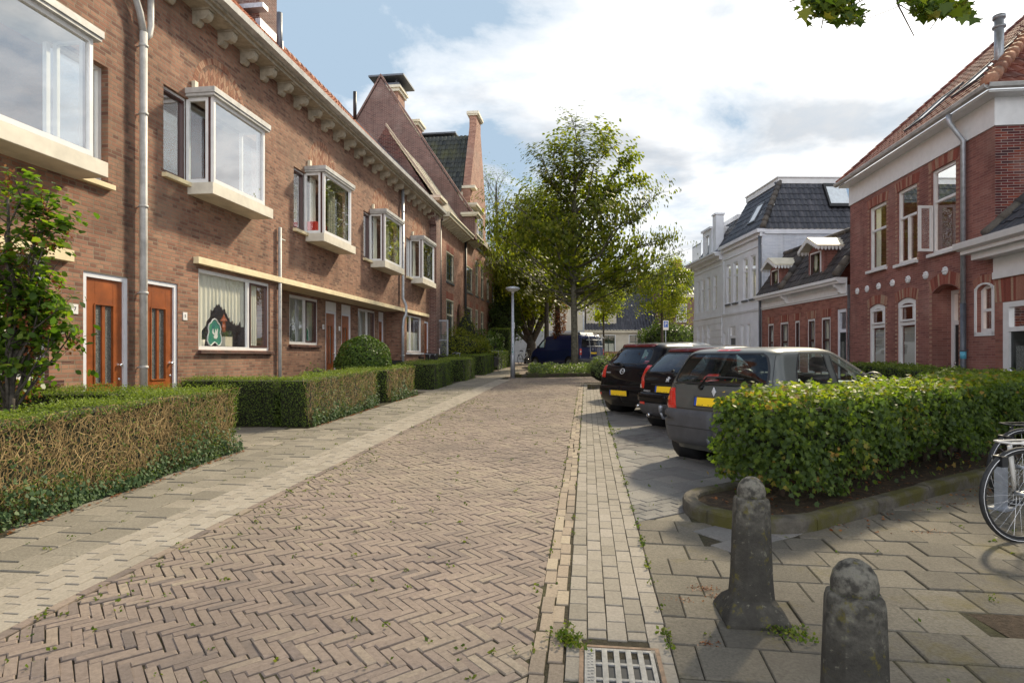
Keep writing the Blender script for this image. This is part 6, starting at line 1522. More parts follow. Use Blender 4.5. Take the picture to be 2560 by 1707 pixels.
rv = [round(float(z), 3) for z in list(np.arange(.2, 1.19, .035))+[1.2, 1.215, 1.24, 1.27]+list(np.linspace(1.32, 1.62, 6))+[1.65, 1.68, 1.70]+list(np.linspace(1.72, 1.935, 9))+[1.94]]
car_body(cV, tV, M_pnavy, rv)
cV.patch('bumper', M_bump, tV, .26, .56, -.0001, lambda z: cV.sx(z, .55), .04, 6, 20, .035, both=True)
lampA(tV, cV, .78, 1.12, lambda z: cV.sy(z, .82), lambda z: cV.sx(z, .16)); lampA(tV, cV, .92, .99, lambda z: cV.sy(z, .84), lambda z: cV.sx(z, .14), M_clr, 'indicator', .018)
car_plate(tV, cV, .88, None, .01); line(cV, tV, [(.62, a) for a in np.linspace(0, .8, 8)]+[(z, cV.sy(z, .80)) for z in np.linspace(.65, 1.85, 10)])
line(cV, tV, [(z, cV.sx(z, 2.80)) for z in np.linspace(.4, 1.8, 12)]); line(cV, tV, [(z, cV.sx(z, 3.95) if z < 1.2 else cV.sx(z, 3.9-(z-1.2)*1.3)) for z in np.linspace(.75, 1.2, 8)]); line(cV, tV, [(1.14, cV.sx(1.14, x)) for x in np.linspace(.6, 2.7, 10)])
x, ti = badge_at(tV, cV, 1.10); m = MB(); m.smooth = True; m.tube([(0, .06*math.cos(a), .06*math.sin(a)) for a in np.linspace(0, 2*math.pi, 25)], .007, 6, False); m.tube([(0, -.04, .035), (0, -.015, -.04), (0, 0, 0), (0, .015, -.04), (0, .04, .035)], .006, 5); q = m.build('badge', M_badge, tV); q.location = (x-.01, 0, 1.10)
m = MB(); m.smooth = True
def rk(z, y, off): p = cV.at(z, abs(y), 0); return (p[0]-off, y, z)
for y in (-.42, .30):
    m.tube([rk(.62, y, .05), rk(.72, y, .12), rk(1.15, y, .12), rk(1.75, y, .10), (.30, y, 1.97)], .022, 8)
m.tube([rk(.62, -.42, .05), rk(.62, .30, .05)], .02, 8)
for z in (1.25, 1.60): m.tube([rk(z, -.62, .15), rk(z, .55, .15)], .024, 8)
for y in (-.35, -.05, .22): m.tube([rk(1.60, y, .15), rk(1.80, y-.05, .45), rk(1.68, y-.05, .6)], .014, 6)
m.build('bicycle_rack', M_steel, tV)
m = MB(); m.box(.9, 2.9, -.70, -.62, 1.95, 2.05); m.box(.9, 2.9, .62, .70, 1.95, 2.05); m.build('roof_rail', M_white, tV); m = MB(); m.extr([(.5, 1.93), (.6, 2.04), (2.9, 2.04), (3.1, 1.93)], 'y', -.5, .5); m.build('roof_hatch', M_dzinc, tV)
# ================================================================== HEDGES
def hedge(name, label, p, q, boxes, h, style, dens=900, lsz=.028, group='clipped hedges in front of the terrace', cat='hedge'):
    """box hedge; p->q gives the street front, boxes are (x0, x1, y0, y1) in that frame"""
    d = Vector((q[0]-p[0], q[1]-p[1], 0)); L = d.length; d.normalize(); rz = math.atan2(d.y, d.x)
    t = thing(name, label, cat, (p[0], p[1], zg(p[1])), 0, group); t.rotation_euler = (0, -SL*d.y, rz)
    Ps, Ns, Ts = [], [], []; core = MB()
    for bi, (x0, x1, y0, y1) in enumerate(boxes):
        n = int(dens*((x1-x0)*(y1-y0)+2*(x1-x0)*h+2*(y1-y0)*h)); P, N, F = box_surface(n, x0, x1, y0, y1, .0, h, ['x-', 'x+', 'y-', 'y+', 'z+'], .022)
        wob = .03*np.sin(P[:, 0]*5.1+P[:, 2]*3)+.02*np.sin(P[:, 0]*11+P[:, 1]*7); P += N/np.linalg.norm(N, axis=1, keepdims=True)*wob[:, None]
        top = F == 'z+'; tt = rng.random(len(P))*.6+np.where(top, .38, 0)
        keepm = np.ones(len(P), bool)
        front = F == 'y-'
        if style in ('dry', 'half'):
            patch = .5+.5*np.sin(P[:, 0]*1.3+.6)+rng.normal(0, .25, len(P)); lim = np.where(P[:, 0] > 5.7, .55, .16) if style == 'dry' else .45
            dry = front & (P[:, 2] < h-.07) & (P[:, 2] > h*(.28 if style == 'dry' else .15)+.1*np.sin(P[:, 0]*2)) ; keepm &= ~(dry & (rng.random(len(P)) > lim))
        Ps.append(P[keepm]); Ns.append(N[keepm]); Ts.append(tt[keepm])
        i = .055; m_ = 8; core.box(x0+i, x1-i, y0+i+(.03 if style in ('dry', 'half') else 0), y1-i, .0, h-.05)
    P = np.concatenate(Ps); N = np.concatenate(Ns); T = np.concatenate(Ts)
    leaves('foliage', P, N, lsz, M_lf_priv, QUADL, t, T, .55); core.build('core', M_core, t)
    if style in ('dry', 'half'):
        x0, x1, y0, y1 = boxes[0]; n = int((x1-x0)*(900 if style == 'dry' else 450)*min(1.0, dens/1500+.35)); m = MB(); r_ = random.Random(5)
        for k in range(n):
            x, z = x0+r_.random()*(x1-x0), r_.random()*h*.92; y = y0+.02+r_.random()*.06; m.tint = r_.random(); L_ = r_.uniform(.06, .22); w_ = r_.uniform(.0018, .004)*(1 if dens > 2000 else 1.7)
            pts = [(x, y, z)]; a = r_.gauss(0, .5)
            for s_ in range(3): a += r_.gauss(0, .5); x += math.sin(a)*L_/3; z += math.cos(a)*L_/3; y += r_.gauss(-.006, .012); pts.append((x, y, min(z, h)))
            vs = []
            for (X, Y, Z) in pts: vs += [(X-w_*math.cos(a), Y, Z+w_*math.sin(a)), (X+w_*math.cos(a), Y-.001, Z-w_*math.sin(a))]
            m.add(vs, [(0, 1, 3, 2), (2, 3, 5, 4), (4, 5, 7, 6)])
        m.build('dry_twigs', M_twig, t, uv=False)
        n = int((x1-x0)*dens*.15); X = x0+rng.random(n)*(x1-x0); Z = np.abs(rng.normal(0, .13, n))*(1+.5*np.sin(X*2.3)); 
        P = np.stack([X, y0-.03-rng.random(n)*.05+.03*np.sin(X*6), Z+.01], 1); leaves('ivy', P, np.tile([0, -1, .3], (n, 1)), lsz*1.75, M_lf_ivy, IVY, t, None, .5)
        n = int((x1-x0)*40); X = x0+rng.random(n)*(x1-x0); P = np.stack([X, y0-.10-rng.random(n)*.06, .012+0*X], 1); leaves('fallen_leaves', P, np.tile([0, 0, 1.], (n, 1)), .035, M_lf_red, QUADL, t, None, .25)
    return t
hedge('hedge', 'nearest left hedge, brown dry twigs on its street side with ivy along its foot', (XH(1.2), 1.2), (-3.75, 8.23), [(0, 7.05, 0, .62), (6.35, 7.05, .62, 2.6)], .86, 'dry', 3600, .022)
hedge('hedge', 'second left hedge, dark green towards the garden path and dry brown towards the pavement', (-3.53, 10.57), (-3.17, 14.2), [(0, 3.65, 0, .62), (0, .65, .62, 2.75)], .84, 'half', 2300, .025)
hedge('hedge', 'short left hedge with a brown street side, just past the second hedge', (-3.03, 14.95), (-2.72, 16.95), [(0, 2.0, 0, 1.2)], .82, 'half', 1500, .03)
hedge('hedge', 'green cube shaped left hedge in front of the round bush', (-2.40, 18.95), (-2.11, 21.3), [(0, 2.4, 0, 1.25)], .82, 'green', 1200, .034)
hedge('hedge', 'small green left hedge beside the parked dark bicycle', (-1.82, 22.9), (-1.52, 25.0), [(0, 2.15, 0, 1.2)], .84, 'green', 1000, .038)
hedge('hedge', 'left hedge below the yellow green shrub, before the bicycle bag', (-1.25, 27.2), (-.92, 30.2), [(0, 3.0, 0, 1.5), (0, .7, 1.5, 3.2)], .9, 'green', 800, .042)
hedge('hedge', 'last left hedge, right behind the street lamp', (-.72, 32.2), (-.2, 36.5), [(0, 4.3, 0, 1.2)], .95, 'green', 600, .05)
hedge('hedge', 'tall narrow ivy covered hedge end at the far corner of the left pavement', (-.15, 37.0), (.15, 40), [(0, 3, 0, 1.2)], 2.3, 'green', 400, .07)
# garden plants behind the nearest hedge
def shrub(name, label, x, y, r, h, n, mat, size, z0=.0, shape=QUADL, flat=1.0, group=None, seed=1, cat='shrub', rough=.10):
    t = thing(name, label, cat, (x, y, zg(y)), 0, group); r_ = np.random.default_rng(seed)
    u = unit(r_.normal(0, 1, (n, 3))); u[:, 2] = np.abs(u[:, 2])*1.0-.35*(r_.random(n) < .35); k_ = rough/.10; rad = 1+.16*k_*np.sin(u[:, 0]*5+seed)*np.sin(u[:, 2]*6+seed)+.12*k_*np.sin(u[:, 1]*7+2)
    rr = rad*(1-np.abs(r_.normal(0, rough, n)))
    P = np.stack([u[:, 0]*r*rr, u[:, 1]*r*rr, z0+h*.5+u[:, 2]*h*.5*rr], 1); P[:, 2] = np.maximum(P[:, 2], .02)
    leaves('foliage', P, u, size, mat, shape, t, None, .6)
    m = MB(); m.smooth = True; vv = []; nn, mm = 14, 9
    for a in range(mm+1):
        ph = math.pi*a/mm
        for b in range(nn): tt = 2*math.pi*b/nn; k = .78+.06*math.sin(b*3+a*2); vv.append((r*k*math.sin(ph)*math.cos(tt), r*k*math.sin(ph)*math.sin(tt), max(.01, z0+h*.5+h*.5*k*math.cos(ph))))
    m.add(vv, [(a*nn+b, a*nn+(b+1) % nn, (a+1)*nn+(b+1) % nn, (a+1)*nn+b) for a in range(mm) for b in range(nn)]); m.build('branches', M_core, t); return t
shrub('round_bush', 'dense clipped globe shaped dark green bush in a terrace front garden', -3.95, 16.1, .74, 1.62, 7500, M_lf_lau, .06, cat='bush', rough=.035)
shrub('low_plant', 'dark low shrub inside the nearest hedge, under the ground floor window', -5.0, 6.6, .7, .75, 2500, M_lf_dark, .05, seed=4)
shrub('shrub', 'yellow green loose shrub against the gabled building', -2.55, 29.5, 1.5, 2.0, 5200, M_lf_gold, .09, seed=5)
shrub('shrub', 'taller thin sapling top sticking out above the yellow green shrub', -2.35, 30.8, .65, 3.1, 700, M_lf_gold, .10, seed=6)
shrub('shrub', 'rounded laurel shrub to the right of the yellow green shrub', -1.9, 34.0, 1.45, 2.1, 4200, M_lf_lau, .12, seed=7)
shrub('shrub', 'tall dark evergreen shrub at the corner of the gabled building', -.55, 42.5, 1.15, 4.8, 3800, M_lf_dark, .16, seed=8)
shrub('shrub', 'white flowered plant peeping over the second left hedge', -4.0, 12.4, .35, 1.0, 500, M_lf_pale, .05, seed=9)
# leafy young tree in front of the near bay window
t = thing('shrub', 'tall leafy shrub with hanging dry seed bunches at the left edge of the picture', 'shrub', (-5.30, 6.35, zg(6.35)))
tg = []; r_ = random.Random(12)
for k in range(22):
    a = r_.uniform(0, 2*math.pi); z = r_.uniform(.8, 3.3); rr = r_.uniform(.25, .66)*(1.1 if z < 2.6 else .8); tg.append((.15+.6*z/3.4*r_.random(), (rr*math.cos(a)+.0, rr*math.sin(a), z), .02))
mb, tips = grow([(0, 0, 0), (.03, .0, .9), (-.02, .05, 1.9), (.0, 0, 3.0)], [.05, .04, .025, .012], tg, 3, .006, 3, .38)
mb.build('branches', M_bark, t)
P = clump(tips, 8, .07); leaves('foliage', P, P-np.array([0, 0, 1.8])+np.array([0, 0, 1.2]), .085, leafmat('young leaf', [(.04, .08, .012), (.07, .13, .02), (.12, .19, .025), (.18, .23, .03)], .5, .35), OVAL, t, None, .7, .5)
q = [tips[i] for i in range(0, len(tips), 7)]; P = np.repeat(np.array(q), 22, 0)+rng.normal(0, 1, (22*len(q), 3))*np.array([.025, .025, .07])-np.array([0, 0, .08]); leaves('seed_bunch', P, rng.normal(0, 1, P.shape), .038, M_lf_red, QUADL, t, None, .8, 1.5)

# right hedge in its kerbed bed
d58 = (DV[0], DV[1])
def al(a, o): return (P0[0]+a*DV[0]+o*NV[0], P0[1]+a*DV[1]+o*NV[1])
t = thing('hedge', 'field maple hedge with bare stems in the kerbed bed beside the small grey car', 'hedge', (*al(0, 0), zg(5)), 0); t.rotation_euler = (0, -SL*DV[1], math.atan2(DV[1], DV[0]))
Lh = 6.9; X0, X1, Y0, Y1, HH = .30, Lh, .22, 1.02, .98
P, N, F = box_surface(26000, X0, X1, Y0, Y1, .12, HH, ['x-', 'x+', 'y-', 'y+', 'z+'], .045)
wob = .03*np.sin(P[:, 0]*3.7+P[:, 2]*4)+.025*np.sin(P[:, 0]*9+P[:, 2]*8); P += N/np.linalg.norm(N, axis=1, keepdims=True)*wob[:, None]
low = P[:, 2] < .33+.10*np.sin(P[:, 0]*2.6+1)-.18*(P[:, 0] < 1.2); km = ~(low & (rng.random(len(P)) > .10)); P, N, F = P[km], N[km], F[km]
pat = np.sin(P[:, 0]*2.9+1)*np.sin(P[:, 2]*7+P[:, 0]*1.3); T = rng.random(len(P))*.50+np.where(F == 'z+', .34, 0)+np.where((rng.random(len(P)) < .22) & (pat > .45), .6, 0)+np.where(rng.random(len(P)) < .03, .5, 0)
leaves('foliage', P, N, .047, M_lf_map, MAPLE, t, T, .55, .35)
k = 5500; P = np.stack([X0+rng.random(k)*(X1-X0), Y0+.05+rng.random(k)*(Y1-Y0-.1), .25+rng.random(k)**.8*(HH-.3)], 1); leaves('inner_foliage', P, rng.normal(0, 1, P.shape), .06, M_lf_map, MAPLE, t, rng.random(k)*.5, .8)
m = MB(); r_ = random.Random(2)
for k in range(18):
    x = .62+k*.37+r_.gauss(0, .06); y = .68+r_.gauss(0, .06); pts = [(x, y, .03), (x+r_.gauss(0, .03), y+r_.gauss(0, .02), .22), (x+r_.gauss(0, .06), y+r_.gauss(0, .05), .45), (x+r_.gauss(0, .1), y+r_.gauss(0, .1), .8)]; m.tube(pts, [.032, .024, .02, .008], 7)
    for j in range(9):
        z = r_.uniform(.18, .75); a = r_.uniform(0, 6.28); L_ = r_.uniform(.15, .36); m.tube([(x, y, z), (x+math.cos(a)*L_*.5, y+math.sin(a)*L_*.4, z+.06), (x+math.cos(a)*L_, y+math.sin(a)*L_*.8, z+.16)], [.008, .006, .003], 4, False)
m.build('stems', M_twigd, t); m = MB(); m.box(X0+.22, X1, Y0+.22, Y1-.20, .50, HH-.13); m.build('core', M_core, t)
# bed soil and kerb
m = MB(); pts = [al(7.6, .04), al(.24, .04)]+[al(.24-.53*math.sin(a), .57-.53*math.cos(a)) for a in np.linspace(.3, math.pi-.3, 8)]+[al(.24, 1.10), al(7.6, 1.10)]
m.poly([(x, y, zg(y)+.065) for x, y in pts][::-1]); o = m.build('bed_soil', tinted('bed soil', [(.06, .042, .028), (.085, .062, .04)], .98, 30, .6, 1.2, extra=((.11, .07, .035), 14, .5, .62, .7), bd=.01), None, kind='structure')
def kerb(name, path, w_, h, mat=M_conc, seg=.9, seed=1):
    """kerb stones following a path, top edges rounded, outer side on the left of the path"""
    m = MB(); r_ = random.Random(seed); P = [Vector((*p, 0)) for p in path]; dist = [0]
    for a, b in zip(P, P[1:]): dist.append(dist[-1]+(b-a).length)
    def at(s):
        s = min(max(s, 0), dist[-1]-1e-6)
        for i in range(len(P)-1):
            if dist[i] <= s <= dist[i+1]: break
        f = (s-dist[i])/(dist[i+1]-dist[i]); return P[i].lerp(P[i+1], f)
    n = max(1, round(dist[-1]/seg)); prof = [(0, -.03), (0, h-.03), (.008, h-.012), (.03, h), (w_-.02, h), (w_, h-.015), (w_, -.03)]
    for k in range(n):
        a, b = dist[-1]*k/n+.004, dist[-1]*(k+1)/n-.004; dz = r_.gauss(0, .004); ss = np.linspace(a, b, max(2, int((b-a)/.1)+1)); vs = []
        for s in ss:
            p = at(s); tg_ = (at(s+.04)-at(s-.04)).normalized(); nn = Vector((tg_.y, -tg_.x, 0))
            for (o_, z) in prof: q = p+nn*o_; vs.append((q.x, q.y, zg(q.y)+z+dz+(r_.gauss(0, .0015) if z > 0 else 0)))
        np_ = len(prof); fs = [(i*np_+j, i*np_+j+1, (i+1)*np_+j+1, (i+1)*np_+j) for i in range(len(ss)-1) for j in range(np_-1)]+[tuple(range(np_))[::-1], tuple(range((len(ss)-1)*np_, len(ss)*np_))]
        m.add(vs, [f[::-1] for f in fs])
    return m.build(name, mat, None, kind='structure')
mk, tk = material('mossy kerb'); tcn = tk.new('ShaderNodeTexCoord').outputs['Object']
n_ = tk.noise(tcn, 7, 7, .7); n2_ = tk.noise(tcn, 120, 4, .6); c = tk.ramp(n_, [(.35, (.07, .062, .05)), (.6, (.14, .125, .10))]); c = tk.mix(tk.ramp(tk.noise(tcn, 2.2, 6, .7), [(.45, 0), (.60, 1)]), c, tk.mix(n2_, (.05, .055, .012), (.12, .10, .02)))
c = tk.mix(tk.math('MULTIPLY', n2_, .5), c, (.04, .035, .03)); finish(tk, c, .95, 0, .2, n2_, 1.0, .006)
path = [al(7.6, 1.16), al(3.5, 1.16), al(.24, 1.16)]+[al(.24-.59*math.sin(a), .57+.59*math.cos(a)) for a in np.linspace(.15, math.pi-.15, 14)]+[al(.24, -.02), al(3.5, -.02), al(7.6, -.02)]
kerb('kerb', path[::-1], .13, .115, mk)
# wait for the outside of the bed: fallen leaves
k = 420; P = [al(rng.random()*6.5, rng.uniform(.1, 1.05)) for _ in range(k)]; P = np.array([(x, y, zg(y)+.075+rng.random()*.01) for x, y in P]); leaves('fallen_leaves', P, np.tile([0, 0, 1.], (k, 1)), .035, M_lf_red, QUADL, None, None, .35, kind='stuff')
k = 190; P = [al(rng.random()*6.0+.3, -.04-abs(rng.normal(0, .14))) for _ in range(k)]; P = np.array([(x, y, zg(y)+.008) for x, y in P]); leaves('fallen_leaves', P, np.tile([0, 0, 1.], (k, 1)), .03, M_lf_red, QUADL, None, None, .3, kind='stuff')
# hedge along the red house
hedge('hedge', 'farther right hedge running towards the red brick house, behind the near hedge', (8.45, 15.2), (7.25, 9.0), [(0, 6.3, 0, .8)], .95, 'green', 1100, .045, group=None)
# grass tufts and weeds
def tuft(x, y, r, n, size, name='weeds', t0=.5, kind='stuff', zoff=.01):
    P = np.stack([x+rng.normal(0, r, n), y+rng.normal(0, r, n), zg(y)+zoff+np.abs(rng.normal(0, .012, n))], 1); N = rng.normal(0, 1, (n, 3)); N[:, 2] = np.abs(N[:, 2])+.3; return P, N
Ps, Ns = [], []
def addt(*a):
    P, N = tuft(*a); Ps.append(P); Ns.append(N)
addt(*G(1415, 1597), .035, 160, .03); addt(*G(1440, 1612), .03, 90, .03); addt(*G(1662, 1590), .02, 40, .025); addt(*G(1532, 1085), .05, 60, .03); addt(*G(1990, 1590), .05, 110, .035); addt(*G(1950, 1580), .05, 90, .03); addt(*G(2060, 1190+100), .04, 30, .03)
addt(*G(1537, 1075), .05, 30, .03)
for k in range(170):   # down the joint beside the gutter
    s = rng.uniform(2.6, 18); X, Y = curve_pt(XR, s, rng.choice([.0, 0, 0, -.5, -.655])); P, N = tuft(X, Y, .012, int(rng.integers(2, 11)), .014); Ps.append(P); Ns.append(N)
for k in range(420):   # in the road joints
    y = rng.uniform(2.2, 16); x = rng.uniform(XL(y), XR(y)-.6); 
    if rng.random() < .35: x = XL(y)+rng.random()*.5
    P, N = tuft(x, y, .014, int(rng.integers(2, 8)), .011, zoff=.0); Ps.append(P); Ns.append(N)
for k in range(160): 
    y = rng.uniform(2.2, 12); x = rng.uniform(XR(y)+.1, XR(y)+4.5); P, N = tuft(x, y, .012, int(rng.integers(2, 7)), .013, zoff=-.003); Ps.append(P); Ns.append(N)
for k in range(200):
    y = rng.uniform(3, 20); x = rng.uniform(XH(y), XL(y)-.5); P, N = tuft(x, y, .014, int(rng.integers(2, 7)), .013, zoff=-.003); Ps.append(P); Ns.append(N)
leaves('weeds', np.concatenate(Ps), np.concatenate(Ns), .022, M_weed, QUADL, None, None, .5, kind='stuff')

# ================================================================== TREES
def tree(label, x, y, trunk, rad, targets, n, spread, size, mat, seed=1, sub=3, sublen=.9, bark=M_bark, shape=QUADL, name='street_tree', group=None, r_end=.012, mult=1):
    t = thing(name, label, 'tree', (x, y, zg(y)), 0, group); mb, tips = grow(trunk, rad, targets, seed, r_end, sub, sublen)
    mb.build('trunk', bark, t); P = clump(tips, max(1, n//len(tips)), spread)
    ctr = np.array([0, 0, trunk[-1][2]*.7]); N = (P-ctr); N[:, 2] += 1.0; leaves('crown', P, N, size, mat, shape, t, None, .7, .3); return t
s285 = 28.5/1510; zb_ = zg(28.5)
def pt(px, py, dy): k = (28.5+dy)/1510; return ((px-1280)*k-2.94, dy, EYE+(890-py)*k-zb_)
r_ = random.Random(21); T1 = []
for (px, py, f) in [(1433, 272, .95), (1516, 300, .9), (1418, 300, .85), (1385, 335, .8), (1520, 345, .8), (1575, 362, .75), (1603, 415, .7), (1648, 447, .62), (1352, 400, .72), (1400, 370, .8), (1600, 510, .6), (1640, 575, .55), (1680, 640, .52), (1590, 640, .5), (1560, 570, .55), (1262, 470, .62), (1290, 520, .6), (1230, 540, .55), (1306, 600, .5), (1450, 420, .75), (1480, 470, .7), (1380, 480, .62), (1340, 540, .55), (1420, 560, .55), (1500, 560, .52), (1540, 480, .66), (1470, 640, .42), (1390, 650, .42), (1510, 660, .42), (1330, 660, .42), (1440, 340, .85), (1550, 430, .7), (1250, 610, .48), (1436, 690, .4), (1560, 680, .4), (1672, 560, .55), (1690, 600, .5), (1625, 470, .6), (1640, 610, .48), (1350, 350, .8)]:
    T1.append((f*.92, pt(px, py+34, r_.uniform(-2.2, 2.2)), .07))
tk_ = [(0, 0, -.1), (.02, 0, 1.2), (.0, .02, 2.6), (-.05, 0, 4.2), (.05, .05, 6.5), (.0, 0, 9), (0, 0, 10.8)]
tree('tall street tree with straight grey trunk in the planted island before the van', 2.94, 28.5, tk_, [.19, .165, .155, .14, .10, .055, .02], T1, 18000, .25, .205, M_lf_tree, 3, 5, 1.05, M_barkg, QUADL)
def ell(n, cx, cy, cz, rx_, ry_, rz_, seed, f0=.35, f1=.95, r0=.06):
    r_ = random.Random(seed); o = []
    for k in range(n):
        a, b = r_.uniform(0, 2*math.pi), math.acos(r_.uniform(-.75, 1)); q = r_.uniform(.6, 1.0)
        z = cz+rz_*math.cos(b)*q; o.append((min(f1, max(f0, f0+(f1-f0)*((z-(cz-rz_))/(2*rz_)))), (cx+rx_*math.sin(b)*math.cos(a)*q, cy+ry_*math.sin(b)*math.sin(a)*q, z), r0))
    return o
def straight(h, r0, lean=0): return [(0, 0, -.1), (lean*.2, 0, h*.2), (lean*.4, .05, h*.45), (lean*.8, 0, h*.75), (lean, 0, h)], [r0, r0*.85, r0*.7, r0*.4, r0*.15]
tp, rd = straight(8.2, .2, -.3)
tree('street tree whose trunk is wrapped in rusty dead creeper, beside the tall street tree', 2.75, 35.0, tp, rd, ell(38, -1.7, 0, 7.1, 3.4, 2.5, 3.8, 5, .42, .95), 19000, .34, .2, M_lf_tree, 5, 3, 1.2)
t_ = [o for o in C.objects if o.get('label', '').startswith('street tree whose trunk')][0]
k = 1500; a = rng.random(k)*6.28; z = rng.uniform(1.7, 4.3, k); rr = .22+.16*rng.random(k)+.12*np.exp(-((z-3.6)/.7)**2); P = np.stack([np.cos(a)*rr, np.sin(a)*rr, z], 1); leaves('dead_creeper', P, P, .13, M_lf_red, QUADL, t_, None, .8, 1.5)
tp, rd = straight(9.0, .2)
tree('street tree with plain trunk, second to the left of the tall street tree', 2.35, 41.0, tp, rd, ell(20, -.3, 0, 7.2, 3.3, 2.8, 3.4, 6, .42, .95), 8000, .4, .24, M_lf_brt, 6, 3, 1.3)
tp, rd = straight(9.5, .3)
tree('many stemmed old tree behind the front of the van', 1.35, 45.0, [(0, 0, -.1), (.05, 0, .8), (.1, 0, 1.4), (.0, 0, 2.2)], [.5, .42, .36, .22], [(.6, (-2.2, 0, 8.0), .24), (.7, (1.7, .3, 8.4), .22), (.8, (-.4, -.5, 9.4), .2), (.75, (.6, .8, 9.0), .18), (.65, (2.6, 0, 6.6), .18), (.65, (-3.2, .3, 6.0), .18)]+ell(12, 0, 0, 7.0, 4.0, 3, 2.6, 8, .8, .99, .08), 9000, .55, .26, M_lf_brt, 7, 4, 1.6)
tree('airy pale tree rising behind the gabled building, left of the street trees', -1.4, 50.0, [(0, 0, -.1), (.1, 0, 4), (.2, 0, 9), (.1, 0, 15)], [.3, .25, .16, .04], ell(30, .6, 0, 11.2, 3.6, 2.5, 6.4, 9, .25, .97, .05), 5200, .42, .17, M_lf_pale, 9, 3, 1.4)
tree('tree with yellow green foliage reaching down to the hedge at the far left corner', -.3, 46.5, *straight(7.5, .18), ell(20, .2, 0, 5.4, 2.6, 2, 3.4, 10, .2, .95), 7000, .36, .2, M_lf_brt, 10, 3, 1.0)
tp, rd = straight(6.4, .10)
tree('slim young street tree with light green crown just right of the van', 6.9, 45.5, tp, rd, ell(16, .3, 0, 4.9, 2.4, 1.8, 2.1, 11, .45, .95, .035), 6500, .26, .16, M_lf_brt, 11, 3, .8)
tp, rd = straight(7.3, .12)
tree('bright yellow green street tree beside the blue parking sign', 9.95, 40.0, tp, rd, ell(22, .1, 0, 4.7, 2.35, 2, 2.3, 12, .30, .95, .04), 8500, .27, .15, M_lf_brt, 12, 3, .8)
shrub('shrub', 'dark dense shrubbery under the bright yellow green tree', 11.0, 43, 1.9, 3.0, 4500, M_lf_dark, .15, seed=15)
shrub('shrub', 'second dark shrub mass beside the white houses', 12.6, 44, 1.6, 2.8, 3000, M_lf_dark, .15, seed=16)
# big tree whose branch tips hang into the top of the picture
t = thing('street_tree', 'large maple outside the frame whose leafy branch tips hang in at the top right', 'tree', (7.6, 6.9, zg(6)))
tips_v = []
def tv(px, py, Y): return ((px-1280)/1510*Y-7.6, Y-6.9, EYE+(890-py)/1510*Y-zg(6))
br = [(tv(2085, -25, 6.6), .7), (tv(2330, -28, 6.4), .7), (tv(2140, -60, 6.5), .72), (tv(2400, -30, 6.6), .68), (tv(2055, -40, 6.8), .72)]
mb, tips = grow([(0, 0, 0), (0, 0, 2.5), (.1, .1, 5), (.3, .3, 7.5), (.4, .4, 11)], [.25, .22, .2, .16, .06], [(f, p, .05) for p, f in br]+[(min(.97, .6+.4*(z-8)/6), (x, y, z), .08) for x, y, z in [(r_.uniform(-3.5, 4.5), r_.uniform(-2.5, 6.0), r_.uniform(10.4, 13.5)) for _ in range(26)]+[(r_.uniform(-.5, 4.5), r_.uniform(3.5, 7.8), r_.uniform(10.7, 12.6)) for _ in range(26)]], 15, .012, 3, 1.0)
mb.build('trunk', M_bark, t)
hi = [p for p in tips if (p[2]+zg(6)-EYE)/(p[1]+6.9) > .62 and p[2] > 6.5]
P = clump(hi, max(1, 30000//len(hi)), .42); vis = (P[:, 2]+zg(6)-EYE)/(P[:, 1]+6.9) > .61; P = P[vis]; leaves('crown', P, P*0+np.array([0, 0, 1.]), .16, M_lf_map, MAPLE, t, None, .6, .4)
P = []
for (px, py, sx_, sy_, n, Y) in ((2075, 18, 34, 20, 115, 6.6), (2105, 42, 20, 12, 40, 6.6), (2148, 22, 8, 18, 12, 6.6), (2060, 2, 26, 8, 40, 6.6), (2345, 16, 34, 16, 90, 6.4), (2395, 24, 22, 14, 44, 6.5), (2320, 25, 14, 10, 22, 6.4), (2200, -18, 60, 10, 40, 6.6), (2300, -4, 30, 8, 26, 6.5)):
    for k in range(n): P.append(tv(px+rng.normal(0, sx_), min(58, py+rng.normal(0, sy_)), Y+rng.normal(0, .12)))
P = np.array(P); leaves('hanging_leaves', P, np.tile([0, -.6, .7], (len(P), 1)), .125, M_lf_map, MAPLE, t, rng.random(len(P))*.8+.1, .5, 1.6)
# island planting
t = thing('planted_island', 'kerbed island with low variegated ground cover under the tall street tree', 'plant bed', (2.2, 27.5, zg(27.5)))
k = 7000; X = rng.uniform(-1.45, 2.9, k); Y = rng.uniform(-1.9, 1.9, k); Y = Y+X*.42; Z = .12+.34*rng.random(k)*(1+.35*np.sin(X*4)*np.sin(Y*3)); P = np.stack([X, Y, Z], 1); leaves('ground_cover', P, np.tile([0, -.4, .8], (k, 1)), .085, M_lf_pale, OVAL, t, None, .7)
m = MB(); m.extr([(-1.55, -2.5), (2.95, -.65), (2.95, 3.1), (-1.55, 1.2)], 'z', -.05, .11); m.build('soil', M_soil, t)
kp = [(.22, 27.4), (.05, 26.4), (.12, 25.7), (.5, 25.35), (1.1, 25.3), (2.7, 26.35), (4.0, 27.2), (5.4, 28.0)]; kerb('kerb', kp[::-1], .12, .13, mk)
shrub('low_plant', 'pale flowering shrub at the end of the parking row, left of the far black hatchback', 3.25, 21.3, .62, .95, 2200, M_lf_pale, .06, seed=22)
m = MB(); m.box(-.6, .6, -.1, .1, -.02, .14); o = m.build('kerb', mk, None, kind='structure'); o.location = (2.95, 19.4, zg(19.4)); o.rotation_euler = (0, 0, R(32))
